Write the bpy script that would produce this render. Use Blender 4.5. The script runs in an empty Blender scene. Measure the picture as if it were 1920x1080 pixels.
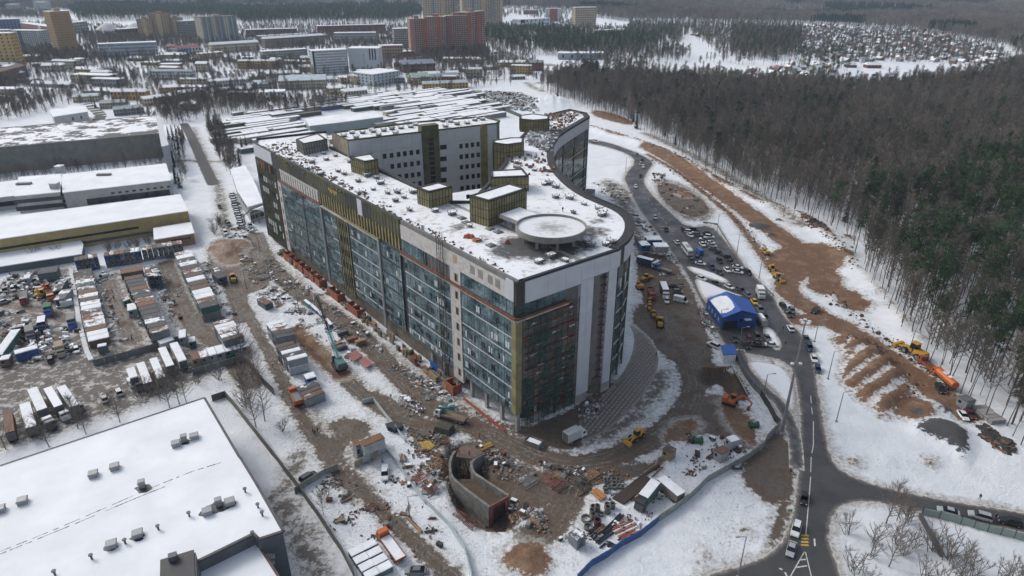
import bpy,bmesh,math,random
import numpy as np
from mathutils import Vector,Matrix
from mathutils import geometry as mgeo
R = math.radians
rnd = random.Random(7)
SC = bpy.context.scene
COL = SC.collection
# ------------------------------------------------------------------ camera
FPX,PITCH,HC = 1240.0,R(25.4),110.0
SP,CP = math.sin(PITCH),math.cos(PITCH)
cam = bpy.data.cameras.new('camera'); camo = bpy.data.objects.new('camera',cam); COL.objects.link(camo)
cam.sensor_width = 36.0; cam.lens = 36.0 * FPX / 1920.0; cam.clip_start = 1.0; cam.clip_end = 20000.0
camo.location = (0,0,HC); camo.rotation_euler = (math.pi / 2 - PITCH,0,0)
SC.camera = camo
# ------------------------------------------------------------------ world, sun, exposure
SUN_EL,SUN_AZ = R(38),R(-60)
W = bpy.data.worlds.new('World'); SC.world = W; W.use_nodes = True
nt = W.node_tree; nt.nodes.clear()
sky = nt.nodes.new('ShaderNodeTexSky'); sky.sky_type = 'NISHITA'; sky.sun_disc = False
sky.sun_elevation = SUN_EL; sky.sun_rotation = SUN_AZ; sky.air_density = 1.0; sky.dust_density = 4.0; sky.ozone_density = 1.5
hs = nt.nodes.new('ShaderNodeHueSaturation'); hs.inputs['Saturation'].default_value = 0.55
bg = nt.nodes.new('ShaderNodeBackground'); bg.inputs['Strength'].default_value = 0.15
wo = nt.nodes.new('ShaderNodeOutputWorld')
nt.links.new(sky.outputs[0],hs.inputs['Color']); nt.links.new(hs.outputs[0],bg.inputs['Color']); nt.links.new(bg.outputs[0],wo.inputs['Surface'])
sl = bpy.data.lights.new('sun','SUN'); sl.energy = 0.9; sl.angle = R(18); sl.color = (1.0,0.97,0.93)
so = bpy.data.objects.new('sun',sl); COL.objects.link(so)
so.rotation_euler = (math.pi / 2 - SUN_EL,0,math.pi - SUN_AZ)
so.location = (0,0,400)
SC.view_settings.view_transform = 'Standard'; SC.view_settings.look = 'None'
SC.view_settings.gamma = 1.0; SC.view_settings.use_curve_mapping = False
SC.view_settings.exposure = 0.2
SC.cycles.use_denoising = True
SC.cycles.max_bounces = 5; SC.cycles.diffuse_bounces = 3; SC.cycles.glossy_bounces = 3
SC.cycles.transparent_max_bounces = 6; SC.cycles.volume_bounces = 0
SC.cycles.sample_clamp_indirect = 4.0

# ------------------------------------------------------------------ picture point -> place on the ground (or at height z)
def G(px,py,z=0.0):
    x = (px - 960) / FPX; y = (540 - py) / FPX
    d2 = -SP + y * CP; t = (z - HC) / d2
    return Vector((x * t,(CP + y * SP) * t,z))
def GX(P,z=0.0):
    return [G(p[0],p[1],z) for p in P]
def PR(X,Y,Z):
    dz = Z - HC; d = Y * CP - dz * SP; u = Y * SP + dz * CP
    if d < 1: return (-9999,9999)
    return (960 + FPX * X / d,540 - FPX * u / d)
def HT(pb,yt):
    v = G(*pb); lo,hi = 0.0,105.0
    for _ in range(40):
        m = (lo + hi) / 2
        if PR(v.x,v.y,m)[1] > yt: lo = m
        else: hi = m
    return m

# ------------------------------------------------------------------ materials
MATS = {}
def _new(name):
    m = bpy.data.materials.new(name); m.use_nodes = True
    n = m.node_tree; n.nodes.clear()
    o = n.nodes.new('ShaderNodeOutputMaterial'); b = n.nodes.new('ShaderNodeBsdfPrincipled')
    n.links.new(b.outputs[0],o.inputs['Surface'])
    return m,n,b
def ND(n,t,**kw):
    x = n.nodes.new(t)
    for k,v in kw.items(): setattr(x,k,v)
    return x
def noise(n,scale,detail=4,rough=.6,vec=None):
    x = n.nodes.new('ShaderNodeTexNoise'); x.inputs['Scale'].default_value = scale
    x.inputs['Detail'].default_value = detail; x.inputs['Roughness'].default_value = rough
    if vec is None:
        g = n.nodes.get('POS') or n.nodes.new('ShaderNodeNewGeometry'); g.name = 'POS'; vec = g.outputs['Position']
    n.links.new(vec,x.inputs['Vector'])
    return x.outputs['Fac']
def maprange(n,src,a,b,c=0.,d=1.):
    x = n.nodes.new('ShaderNodeMapRange'); x.inputs[1].default_value = a; x.inputs[2].default_value = b
    x.inputs[3].default_value = c; x.inputs[4].default_value = d; n.links.new(src,x.inputs[0]); return x.outputs[0]
def mixc(n,f,a,b):
    x = n.nodes.new('ShaderNodeMix'); x.data_type = 'RGBA'
    if isinstance(f,float): x.inputs[0].default_value = f
    else: n.links.new(f,x.inputs[0])
    for i,v in ((6,a),(7,b)):
        if isinstance(v,tuple): x.inputs[i].default_value = (*v[:3],1)
        else: n.links.new(v,x.inputs[i])
    return x.outputs[2]
def math_(n,op,a,b=None,c=None):
    x = n.nodes.new('ShaderNodeMath'); x.operation = op
    for i,v in enumerate((a,b,c)):
        if v is None: continue
        if isinstance(v,(int,float)): x.inputs[i].default_value = v
        else: n.links.new(v,x.inputs[i])
    return x.outputs[0]
def attr(n,name):
    x = n.nodes.new('ShaderNodeAttribute'); x.attribute_name = name; return x.outputs['Fac']
def mat(name,rgb,rough=.8,var=.25,scale=.6,metal=0.,bump=0.,rand=0.,spec=None):
    """plain surface: colour with a little wear from noise; rand = lightness differing from thing to thing"""
    if name in MATS: return MATS[name]
    m,n,b = _new(name)
    f = noise(n,scale,5)
    f = maprange(n,f,.3,.7,1 - var,1 + var * .6)
    if rand:
        oi = n.nodes.new('ShaderNodeObjectInfo')
        f = math_(n,'MULTIPLY',f,maprange(n,oi.outputs['Random'],0,1,1 - rand,1 + rand))
    hv = n.nodes.new('ShaderNodeHueSaturation'); hv.inputs['Color'].default_value = (*rgb,1)
    n.links.new(f,hv.inputs['Value']); n.links.new(hv.outputs[0],b.inputs['Base Color'])
    b.inputs['Roughness'].default_value = rough; b.inputs['Metallic'].default_value = metal
    if spec is not None: b.inputs['Specular IOR Level'].default_value = spec
    if bump:
        bp = n.nodes.new('ShaderNodeBump'); bp.inputs['Strength'].default_value = bump; bp.inputs['Distance'].default_value = .2
        n.links.new(noise(n,scale * 4,4),bp.inputs['Height']); n.links.new(bp.outputs[0],b.inputs['Normal'])
    MATS[name] = m; return m
SNOWC = (.80,.835,.87)
def matsnow(name,rgb,cover=.5,scale=.5,rust=0.,rough=.8,soft=.06):
    """surface with snow lying on whatever faces up (uneven, differs from thing to thing)"""
    if name in MATS: return MATS[name]
    m,n,b = _new(name)
    oi = n.nodes.new('ShaderNodeObjectInfo')
    g = ND(n,'ShaderNodeNewGeometry'); g.name = 'POS'
    sx = n.nodes.new('ShaderNodeSeparateXYZ'); n.links.new(g.outputs['Normal'],sx.inputs[0])
    up = maprange(n,sx.outputs[2],.45,.75)
    f = noise(n,scale,6,.65)
    r = maprange(n,oi.outputs['Random'],0,1,-.22,.22)
    thr = math_(n,'ADD',math_(n,'SUBTRACT',f,1 - cover),r)
    s = math_(n,'MULTIPLY',maprange(n,thr,-soft,soft),up)
    w = maprange(n,noise(n,scale * 3,5),.3,.7,.7,1.15)
    hv = n.nodes.new('ShaderNodeHueSaturation'); n.links.new(w,hv.inputs['Value'])
    if rust:
        c = mixc(n,maprange(n,math_(n,'ADD',noise(n,scale * 1.5,5,.7),math_(n,'MULTIPLY',r,1.2)),.5 - rust * .2,.6),rgb,(.21,.10,.055))
        n.links.new(c,hv.inputs['Color'])
    else: hv.inputs['Color'].default_value = (*rgb,1)
    n.links.new(mixc(n,s,hv.outputs[0],SNOWC),b.inputs['Base Color'])
    b.inputs['Roughness'].default_value = rough
    MATS[name] = m; return m

# ------------------------------------------------------------------ mesh builder
class MB:
    def __init__(s): s.v = []; s.f = []; s.m = []
    def quad(s,a,b,c,d,mi=0):
        i = len(s.v); s.v += [tuple(a),tuple(b),tuple(c),tuple(d)]; s.f.append((i,i + 1,i + 2,i + 3)); s.m.append(mi)
    def tri(s,a,b,c,mi=0):
        i = len(s.v); s.v += [tuple(a),tuple(b),tuple(c)]; s.f.append((i,i + 1,i + 2)); s.m.append(mi)
    def box(s,c,d,rz=0.,mi=0,top=None,rx=0.,ry=0.):
        """c centre, d full size; top = (sx, sy) scale of the upper face"""
        tx,ty = top or (1,1); M = Matrix.Rotation(rz,3,'Z')
        if rx or ry: M = M @ Matrix.Rotation(ry,3,'Y') @ Matrix.Rotation(rx,3,'X')
        i = len(s.v); c = Vector(c)
        for z,ax,ay in ((-.5,1,1),(.5,tx,ty)):
            for x,y in ((-.5,-.5),(.5,-.5),(.5,.5),(-.5,.5)):
                s.v.append(tuple(c + M @ Vector((x * d[0] * ax,y * d[1] * ay,z * d[2]))))
        for q in ((3,2,1,0),(4,5,6,7),(0,1,5,4),(1,2,6,5),(2,3,7,6),(3,0,4,7)):
            s.f.append(tuple(i + k for k in q)); s.m.append(mi)
    def prism(s,P,z0,z1,mi=0,mtop=None,bottom=False):
        P = [(p[0],p[1]) for p in P]
        a = sum(P[i][0] * P[(i + 1) % len(P)][1] - P[(i + 1) % len(P)][0] * P[i][1] for i in range(len(P)))
        if a < 0: P = P[::-1]
        i = len(s.v); k = len(P)
        s.v += [(x,y,z0) for x,y in P] + [(x,y,z1) for x,y in P]
        s.f.append(tuple(range(i + k,i + 2 * k))); s.m.append(mi if mtop is None else mtop)
        if bottom: s.f.append(tuple(range(i + k - 1,i - 1,-1))); s.m.append(mi)
        for j in range(k):
            jj = (j + 1) % k; s.f.append((i + j,i + jj,i + k + jj,i + k + j)); s.m.append(mi)
    def tube(s,a,b,r0,r1=None,n=6,mi=0,caps=True):
        r1 = r0 if r1 is None else r1; a = Vector(a); b = Vector(b); d = (b - a)
        if d.length < 1e-6: return
        d.normalize(); u = d.orthogonal().normalized(); w = d.cross(u); i = len(s.v)
        for p,r in ((a,r0),(b,r1)):
            for k in range(n):
                t = 2 * math.pi * k / n; s.v.append(tuple(p + (u * math.cos(t) + w * math.sin(t)) * r))
        for k in range(n):
            kk = (k + 1) % n; s.f.append((i + k,i + kk,i + n + kk,i + n + k)); s.m.append(mi)
        if caps and n > 3:
            s.f.append(tuple(range(i + n - 1,i - 1,-1))); s.m.append(mi); s.f.append(tuple(range(i + n,i + 2 * n))); s.m.append(mi)
    def loft(s,secs,mi=0,cap=True):
        """secs = list of rings (same number of points)"""
        i = len(s.v); n = len(secs[0])
        for r in secs: s.v += [tuple(p) for p in r]
        for a in range(len(secs) - 1):
            for k in range(n):
                kk = (k + 1) % n
                s.f.append((i + a * n + k,i + a * n + kk,i + (a + 1) * n + kk,i + (a + 1) * n + k)); s.m.append(mi)
        if cap:
            s.f.append(tuple(range(i + n - 1,i - 1,-1))); s.m.append(mi)
            e = i + (len(secs) - 1) * n; s.f.append(tuple(range(e,e + n))); s.m.append(mi)
    def mesh(s,name,mats,smooth=False):
        me = bpy.data.meshes.new(name); me.from_pydata(s.v,[],s.f)
        for m in (mats if isinstance(mats,(list,tuple)) else [mats]): me.materials.append(m)
        if any(s.m): me.polygons.foreach_set('material_index',s.m)
        if smooth: me.polygons.foreach_set('use_smooth',[True] * len(me.polygons))
        me.update(); return me
    def build(s,name,mats,parent=None,smooth=False):
        return link(name,s.mesh(name,mats,smooth),parent)
def link(name,me,parent=None):
    o = bpy.data.objects.new(name,me); COL.objects.link(o)
    if parent is not None: o.parent = parent
    return o
LABELS = set()
def tag(o,label=None,cat=None,group=None,kind=None):
    if label: o['label'] = label
    if cat: o['category'] = cat
    if group: o['group'] = group
    if kind: o['kind'] = kind
    return o
def thing(name,label,cat,loc=(0,0,0),rz=0.,group=None):
    o = bpy.data.objects.new(name,None); COL.objects.link(o); o.empty_display_size = .5
    o.location = loc; o.rotation_euler = (0,0,rz); return tag(o,label,cat,group)
KIDS = {}
def copy_thing(src,loc,rz,label,group=None,scale=None,recol=None):
    """copy a thing with its parts and sub-parts"""
    if src.name not in KIDS: KIDS[src.name] = [(c,list(c.children)) for c in src.children]
    r = src.copy(); COL.objects.link(r); r.location = loc; r.rotation_euler = (0,0,rz); r['label'] = label
    if group: r['group'] = group
    if scale is not None: r.scale = scale if not isinstance(scale,float) else (scale,) * 3
    for ch,gs in KIDS[src.name]:
        c = ch.copy(); COL.objects.link(c); c.parent = r
        if recol and ch.get('paint'):
            for si in range(len(c.material_slots)):
                if si in recol: c.material_slots[si].link = 'OBJECT'; c.material_slots[si].material = recol[si]
        for g in gs:
            d = g.copy(); COL.objects.link(d); d.parent = c
    return r
def head(p,q):
    a,b = G(*p),G(*q); return math.atan2(b.y - a.y,b.x - a.x)
ORD = 'first second third fourth fifth sixth seventh eighth ninth tenth eleventh twelfth thirteenth fourteenth fifteenth sixteenth seventeenth eighteenth nineteenth twentieth'.split()
def onth(i):
    if i < 20: return ORD[i]
    t = (i + 1) // 10; u = (i + 1) % 10
    return {2: 'twenty',3: 'thirty',4: 'forty',5: 'fifty',6: 'sixty',7: 'seventy',8: 'eighty',9: 'ninety'}[t] + ('-' + ORD[u - 1] if u else 'th') if u else {2: 'twentieth',3: 'thirtieth',4: 'fortieth',5: 'fiftieth',6: 'sixtieth',7: 'seventieth',8: 'eightieth',9: 'ninetieth'}[t]
# numpy value noise
_T = np.random.RandomState(3).rand(256,256)
def vnoise(x,y):
    xi = np.floor(x).astype(int); yi = np.floor(y).astype(int); fx = x - xi; fy = y - yi
    fx = fx * fx * (3 - 2 * fx); fy = fy * fy * (3 - 2 * fy)
    a = _T[xi & 255,yi & 255]; b = _T[(xi + 1) & 255,yi & 255]; c = _T[xi & 255,(yi + 1) & 255]; d = _T[(xi + 1) & 255,(yi + 1) & 255]
    return (a * (1 - fx) + b * fx) * (1 - fy) + (c * (1 - fx) + d * fx) * fy
def fbm(x,y,o=4):
    s = 0; a = .5
    for k in range(o): s = s + a * vnoise(x * 2 ** k + 17 * k,y * 2 ** k + 5 * k); a *= .5
    return s
def terrain(x,y):
    """far hills; flat near the camera"""
    x = np.asarray(x,float); y = np.asarray(y,float)
    k = np.clip((y - 1500) / 900,0,1); k = k * k * (3 - 2 * k)
    k2 = np.clip((x + 200) / 500,.15,1)
    return k * k2 * (fbm(x / 420,y / 520,3) - .38) * 75
def inpoly(x,y,P):
    x = np.asarray(x,float); y = np.asarray(y,float); c = np.zeros(x.shape,bool); n = len(P)
    for i in range(n):
        x1,y1 = P[i][0],P[i][1]; x2,y2 = P[(i + 1) % n][0],P[(i + 1) % n][1]
        if y1 == y2: continue
        c ^= ((y1 > y) != (y2 > y)) & (x < (x2 - x1) * (y - y1) / (y2 - y1) + x1)
    return c
def dseg(x,y,P,closed=False):
    d = np.full(x.shape,1e9); n = len(P)
    for i in range(n if closed else n - 1):
        ax,ay = P[i][0],P[i][1]; bx,by = P[(i + 1) % n][0],P[(i + 1) % n][1]
        L = (bx - ax) ** 2 + (by - ay) ** 2 + 1e-9
        t = np.clip(((x - ax) * (bx - ax) + (y - ay) * (by - ay)) / L,0,1)
        d = np.minimum(d,(x - ax - t * (bx - ax)) ** 2 + (y - ay - t * (by - ay)) ** 2)
    return np.sqrt(d)
def sdpoly(x,y,P):
    """signed distance, positive inside"""
    d = dseg(x,y,P,True); return np.where(inpoly(x,y,P),d,-d)
def smooth(P,k=2,closed=False):
    P = [Vector(p[:2]) for p in P]
    for _ in range(k):
        Q = []; n = len(P)
        if not closed: Q.append(P[0])
        for i in range(n if closed else n - 1):
            a,b = P[i],P[(i + 1) % n]; Q += [a * .75 + b * .25,a * .25 + b * .75]
        if not closed: Q.append(P[-1])
        P = Q
    return P
# ================================================================== THE GROUND
SITE = {}   # masks: name -> list of ('poly', pts) or ('line', pts, half width)
def poly(kind,*pts): SITE.setdefault(kind,[]).append(('poly',smooth(GX(pts),1,True)))
def line(kind,w,*pts): SITE.setdefault(kind,[]).append(('line',smooth(GX(pts),2),w))
# wet brown tracks of the building site
line('mud',4.0,(478,440),(498,485),(519,511),(548,538),(577,562),(612,583),(647,604),(676,630),(702,657),(727,682),(752,707),(775,732),(797,757),(835,780),(885,797),(950,832),(1010,860),(1080,872),(1150,860),(1220,825),(1275,785),(1303,735),(1293,690),(1270,640),(1245,600))
line('mud',3.0,(600,655),(625,690),(660,722),(702,756),(745,784),(800,798),(850,800))
line('mud',2.4,(700,740),(740,765),(790,775))
line('mud',2.3,(430,500),(448,545),(465,590),(485,625),(505,660),(520,695),(540,735),(560,775),(585,812),(620,870),(660,910),(710,950),(760,1000),(810,1050),(850,1085))
line('mud',1.5,(590,800),(640,860),(690,925))
line('mud',3.0,(400,500),(425,520),(440,560),(455,600))
poly('mud',(1190,470),(1262,480),(1310,560),(1335,650),(1345,700),(1330,745),(1270,690),(1245,665),(1228,640),(1210,580),(1195,530))
poly('mud',(1320,735),(1380,745),(1400,775),(1430,835),(1400,850),(1360,820),(1320,815),(1250,830),(1300,770))
poly('mud',(395,445),(470,450),(500,480),(520,530),(450,560),(415,520),(385,490))
poly('mud',(845,830),(910,850),(1010,880),(1090,905),(1080,940),(1010,955),(960,960),(890,930),(840,880))
poly('mud',(1010,880),(1200,870),(1260,850),(1230,890),(1130,905),(1080,930))
poly('mud',(850,752),(900,785),(965,815),(1010,838),(1075,848),(1098,835),(1082,800),(1120,760),(1165,712),(1140,716),(1060,772),(980,802),(940,790))
poly('mud',(1178,602),(1215,630),(1240,665),(1262,690),(1240,600),(1200,560))
poly('mud',(740,785),(850,800),(850,850),(790,835))
line('mud',4,(1085,900),(1060,950),(1030,990),(1000,1010))
poly('mud',(1400,840),(1470,800),(1482,860),(1478,930),(1455,960),(1420,930),(1385,905))
poly('mud',(1465,820),(1495,830),(1490,930),(1470,1010),(1430,1045),(1450,980),(1455,930))
# reddish bare soil
line('soil',6.5,(1215,276),(1262,300),(1325,345),(1385,385),(1440,425),(1500,470),(1548,510),(1545,540))
line('soil',2.0,(1215,290),(1270,320),(1330,370),(1375,405),(1415,460),(1450,510))
line('soil',5.0,(1530,500),(1480,520),(1470,545),(1520,580),(1570,610),(1625,640),(1680,680),(1730,715),(1775,750),(1810,775))
line('soil',5.0,(1500,600),(1560,598),(1620,640))
poly('soil',(1440,470),(1530,450),(1590,480),(1575,510),(1480,520),(1430,500))
poly('soil',(1560,535),(1610,545),(1632,572),(1620,588),(1570,575))
poly('slush',(1225,330),(1290,345),(1330,375),(1350,405),(1300,420),(1250,395),(1225,360))
poly('mud',(1232,338),(1285,350),(1325,378),(1335,400),(1300,410),(1255,390),(1232,362))
poly('soil',(1690,735),(1740,750),(1760,790),(1700,790),(1665,770))
poly('soil',(1250,795),(1300,780),(1320,800),(1280,825),(1240,835))
poly('soil',(1340,745),(1390,760),(1420,800),(1430,840),(1390,830),(1360,790))
poly('soil',(395,450),(440,448),(465,480),(440,500),(400,490))
poly('soil',(550,620),(620,665),(640,710),(620,705),(560,650))
poly('mud',(820,850),(850,830),(900,820),(940,860),(1000,920),(985,960),(920,990),(860,960),(830,900))
poly('soil',(800,850),(835,840),(850,900),(820,910))
poly('soil',(940,1025),(985,1012),(1035,1040),(1030,1075),(990,1085),(945,1060))
poly('soil',(1110,205),(1150,212),(1190,228),(1185,236),(1140,226),(1108,215))
# grey slush: the yards on the left, road shoulders
poly('slush',(-60,560),(60,500),(165,500),(150,640),(350,640),(420,700),(300,750),(180,790),(60,830),(-60,870))
poly('slush',(170,520),(240,500),(300,640),(210,680),(180,640))
poly('slush',(290,490),(360,480),(440,640),(400,680),(300,600))
line('slush',5.0,(-60,790),(0,770),(100,735),(200,705),(290,690),(350,675))
line('slush',4.0,(330,480),(350,540),(385,600),(420,640),(450,700))
line('mud',3.2,(205,530),(215,560),(232,600),(250,640))
line('mud',3.8,(310,495),(325,540),(350,590),(380,625),(420,650),(445,680),(470,720))
line('mud',2.5,(-40,560),(30,575),(90,580),(120,600))
line('slush',2.0,(500,480),(560,530),(640,590),(720,650),(800,710),(850,740),(900,775))
line('slush',3.0,(880,840),(960,870),(1040,905))
line('slush',4,(1210,250),(1300,290),(1400,350),(1500,420))
poly('slush',(1120,330),(1180,350),(1200,400),(1185,420),(1150,380))
poly('slush',(600,890),(680,880),(720,940),(660,960))
poly('mud',(640,780),(700,790),(690,830),(640,830),(610,800))
poly('mud',(600,820),(650,815),(660,845),(610,850))
line('slush',3.5,(520,935),(560,1000),(590,1060),(600,1120))
line('slush',2.5,(565,850),(540,910))
line('slush',3.0,(360,240),(385,300),(410,350),(420,400),(425,440))
line('slush',3.5,(300,305),(350,300),(400,305),(430,300))
line('slush',2.5,(560,760),(620,820),(680,870))
line('slush',1.4,(1440,670),(1500,760),(1520,850))
poly('slush',(1395,690),(1440,690),(1490,700),(1500,720),(1470,690),(1410,690))
poly('slush',(1180,380),(1205,440),(1250,480),(1200,490),(1170,440))
poly('slush',(1100,740),(1200,690),(1260,690),(1255,740),(1200,800),(1120,840),(1080,845))
line('slush',6,(-40,128),(200,124),(420,132),(600,138))
line('slush',8,(905,62),(930,90),(960,105),(1010,118),(1080,130),(1180,150))
line('slush',4,(1010,135),(950,150),(880,150),(800,160),(700,175))
line('slush',4,(1040,160),(980,150),(1000,165),(1020,172))
poly('slush',(870,170),(990,172),(1010,200),(930,208))
line('slush',3,(1180,150),(1350,150),(1480,132),(1560,110))
line('slush',3,(165,75),(180,100),(200,125))
line('asph',5,(165,195),(190,215),(185,225))
line('asph',3.4,(345,232),(362,262),(378,300),(400,345))
line('asph',5,(820,55),(870,68),(905,90),(935,102),(990,118),(1060,128))
MARK = ['mud','soil','slush','asph']
def graded(lo,hi,a,b,step,grow=1.11,mx=90):
    v = list(np.arange(a,b,step)); s = step; x = a; L = []
    while x > lo: s = min(s * grow,mx); x -= s; L.append(x)
    s = step; x = v[-1]; U = []
    while x < hi: s = min(s * grow,mx); x += s; U.append(x)
    return np.array(L[::-1] + v + U)
gx = graded(-5200,5200,-290,260,1.3,1.09); gy = graded(-60,7600,92,470,1.3,1.07)
XX,YY = np.meshgrid(gx,gy,indexing='ij')
x = XX.ravel(); y = YY.ravel()
MASK = {}
LAT = np.full(x.shape,30.0)
for k in MARK:
    best = np.full(x.shape,-30.0)
    for it in SITE.get(k,[]):
        P = it[1]; bx0 = min(p.x for p in P) - 34; bx1 = max(p.x for p in P) + 34; by0 = min(p.y for p in P) - 34; by1 = max(p.y for p in P) + 34
        sel = (x > bx0) & (x < bx1) & (y > by0) & (y < by1)
        if not sel.any(): continue
        if it[0] == 'poly': d = sdpoly(x[sel],y[sel],P)
        else:
            dd = dseg(x[sel],y[sel],P); d = it[2] - dd; LAT[sel] = np.minimum(LAT[sel],dd)
        best[sel] = np.maximum(best[sel],d)
    MASK[k] = best
# main roads are sheets of their own; the ground stays flat under them
ROADS = {
 'far': [(1098,260),(1141,267),(1178,280),(1205,291),(1228,305),(1216,320),(1207,338),(1213,352),(1230,372),(1262,402),(1290,427),(1333,421),(1362,452),(1403,509),(1453,556),(1464,584),(1490,612),(1518,643),(1531,693),(1534,727),(1541,765),(1549,815),(1558,853),(1572,878),(1613,900),(1680,919),(1780,939),(1925,961),(2150,1000),(2150,1040),(1925,1001),(1763,969),(1700,953),(1647,943),(1603,941),(1573,952),(1559,973),(1557,1020),(1570,1056),(1590,1110),(1620,1180),(1200,1180),(1270,1105),(1330,1074),(1400,1056),(1445,1036),(1470,1008),(1483,975),(1491,930),(1498,860),(1500,790),(1495,740),(1487,695),(1466,676),(1430,668),(1392,662),(1362,655),(1345,625),(1318,575),(1300,540),(1285,512),(1262,478),(1240,447),(1206,405),(1189,376),(1175,348),(1168,331),(1192,303),(1178,289),(1141,276),(1100,268)],
}
LOOP = [(1385,655),(1400,690),(1425,725),(1460,752),(1482,790),(1492,830),(1494,880)]
RD = {k: smooth(GX(v),1,True) for k,v in ROADS.items()}
LOOPP = smooth(GX(LOOP),2)
droad = sdpoly(x,y,RD['far'])
dloop = 2.0 - dseg(x,y,LOOPP)
flat = np.maximum(droad,dloop)
PVP = [(1082,800),(1100,775),(1128,745),(1165,705),(1186,665),(1190,630),(1178,605),(1215,630),(1236,665),(1232,700),(1205,745),(1160,790),(1120,818),(1098,822)]
PIT = [(838,842),(846,900),(860,955),(920,992),(962,985),(962,945),(905,880),(880,830)]
FOUND = [(1315,692),(1372,690),(1402,742),(1378,748),(1352,710),(1322,722)]
z = terrain(x,y)
hard = np.maximum.reduce([MASK['mud'],MASK['soil'] ,MASK['asph'],flat])
away = np.clip((-hard) / 3,0,1)
near = np.clip((700 - y) / 300,0,1)
z = z + away * near * ((fbm(x / 7,y / 7,4) - .47) * .9)
z = z + near * np.clip(1 - np.abs(hard + .9) / 1.3,0,1) * (.45 * fbm(x / 3,y / 3,2)) * (flat < -.1)      # pushed-up snow along the tracks
z = z - near * np.clip((MASK['mud'] - .3) / 2,0,1) * .10 * fbm(x / 2.2,y / 2.2,3)
MOUNDS = [((990,1046),6,1.5,'soil'),((432,466),12,4.0,'soil'),((1330,425),7,1.4,None),((1645,690),0,0,None),((1030,195),38,9,None),
          ((1600,866),3,1.0,'soil'),((1745,868),2.6,1.0,'soil'),((1400,1000),2.4,1.3,'mud'),((1665,865),3,.8,None),((1320,1042),2.4,.8,'slush'),((1610,568),6,1.2,'soil'),
          ((1425,425),6,1.8,'gravel'),((1445,440),3,1.2,'gravel'),((1590,445),4,1.2,'soil'),((1520,418),3.5,1.2,'soil'),((1285,365),7,1.5,'soil'),
          ((665,800),4,.9,'mud'),((1740,778),3.5,1.2,'soil'),((1460,412),3,.6,'gravel'),((820,880),4,1.5,'soil'),((1255,410),6,1.5,None),((1190,430),5,1,None)]
gravel = np.full(x.shape,-30.0)
for (p,r,h,kd) in MOUNDS:
    if not r: continue
    c = G(*p); d = np.hypot(x - c.x,(y - c.y))
    d = d * (1 + .35 * (fbm(x / 5 + 9,y / 5,3) - .47)); z = z + h * np.clip(1 - d / r,0,1) ** 1.3 * (1 + .5 * (fbm(x / 2,y / 2,2) - .4))
    if kd in MASK: MASK[kd] = np.maximum(MASK[kd],r * (.75 if r > 3.5 else .5) - d)
    if kd == 'gravel': gravel = np.maximum(gravel,r * .8 - d)
# long bank above the brown road
BANK = smooth(GX([(1105,240),(1180,262),(1260,290),(1340,335),(1420,380),(1500,405),(1560,440),(1600,500),(1660,560),(1720,640)]),2)
db = dseg(x,y,BANK); z = z + 2.2 * np.clip(1 - db / 9,0,1) ** 1.2 * (.5 + fbm(x / 6,y / 6,3))
bs = (2.2 - db) * 1.0 + 8 * (fbm(x / 11,y / 11,3) - .62)
MASK['soil'] = np.maximum(MASK['soil'],np.where(db < 9,bs,-30))
# striped soil heap and the dark gravel heap (their own sheets of earth are in the ground mesh)
HEAP = smooth(GX([(1562,625),(1600,622),(1650,645),(1700,695),(1712,740),(1690,770),(1660,790),(1630,765),(1600,745),(1575,715),(1572,690),(1585,665),(1560,640)]),1,True)
dh = sdpoly(x,y,HEAP); a0 = G(1580,700); a1 = G(1650,655); ax_ = (a1 - a0).normalized()
vv = (-(x - a0.x) * ax_.y + (y - a0.y) * ax_.x)
fur = np.sin(vv * 2 * math.pi / 5.4 + 4.5 * fbm(x / 11,y / 11,3)) + .9 * (fbm(x / 2.6,y / 2.6,3) - .45)
z = z + np.clip(dh / 5,0,1) * (2.0 + .55 * fur)
MASK['soil'] = np.maximum(MASK['soil'],np.where(dh > -2,np.minimum(dh * .8,(fur + .78) * 1.6),-30))
GR = smooth(GX([(1715,800),(1730,790),(1765,788),(1800,800),(1822,820),(1812,850),(1805,870),(1795,845),(1770,835),(1745,820),(1712,815)]),1,True)
dg = sdpoly(x,y,GR); z = z + np.clip((dg + 2) / 5,0,1) * 2.4; gravel = np.maximum(gravel,dg)
GR2 = smooth(GX([(1700,775),(1730,752),(1760,756),(1785,775),(1775,785),(1740,780),(1705,785)]),1,True)
dg2 = sdpoly(x,y,GR2); z = z + np.clip((dg2 + 2) / 5,0,1) * 1.8
gravel = np.maximum(gravel,np.minimum(dg2,6 * (fbm(x / 5,y / 9,3) - .5)))
# excavated pit round the concrete walls, and the timbered trench
for PP,dep in ((PIT,4.2),(FOUND,3.4)):
    Q = smooth(GX(PP),1,True); dp = sdpoly(x,y,Q); z = z - dep * np.clip((dp + 1.2) / 2.4,0,1)
    MASK['mud'] = np.maximum(MASK['mud'],dp + 1.6)
dt = dseg(x,y,smooth(GX([(555,618),(600,665),(640,702)]),1)); z = z - 1.4 * np.clip((2.2 - dt) / 2,0,1)
MASK['soil'] = np.maximum(MASK['soil'],3.2 - dt)
dpv = sdpoly(x,y,smooth(GX(PVP),1,True)); flat = np.where(flat > dpv,flat,-30.) if False else flat
z = np.where(dpv > -1.6,-.02,z)
z = np.where(flat > -1.0,np.minimum(z,-.02) * 0 - .02,z)
nx,ny = len(gx),len(gy)
idx = np.arange(nx * ny).reshape(nx,ny)
quads = np.stack([idx[:-1,:-1],idx[1:,:-1],idx[1:,1:],idx[:-1,1:]],-1).reshape(-1,4)
me = bpy.data.meshes.new('ground')
me.vertices.add(nx * ny); me.vertices.foreach_set('co',np.stack([x,y,z],-1).astype(np.float32).ravel())
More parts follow.
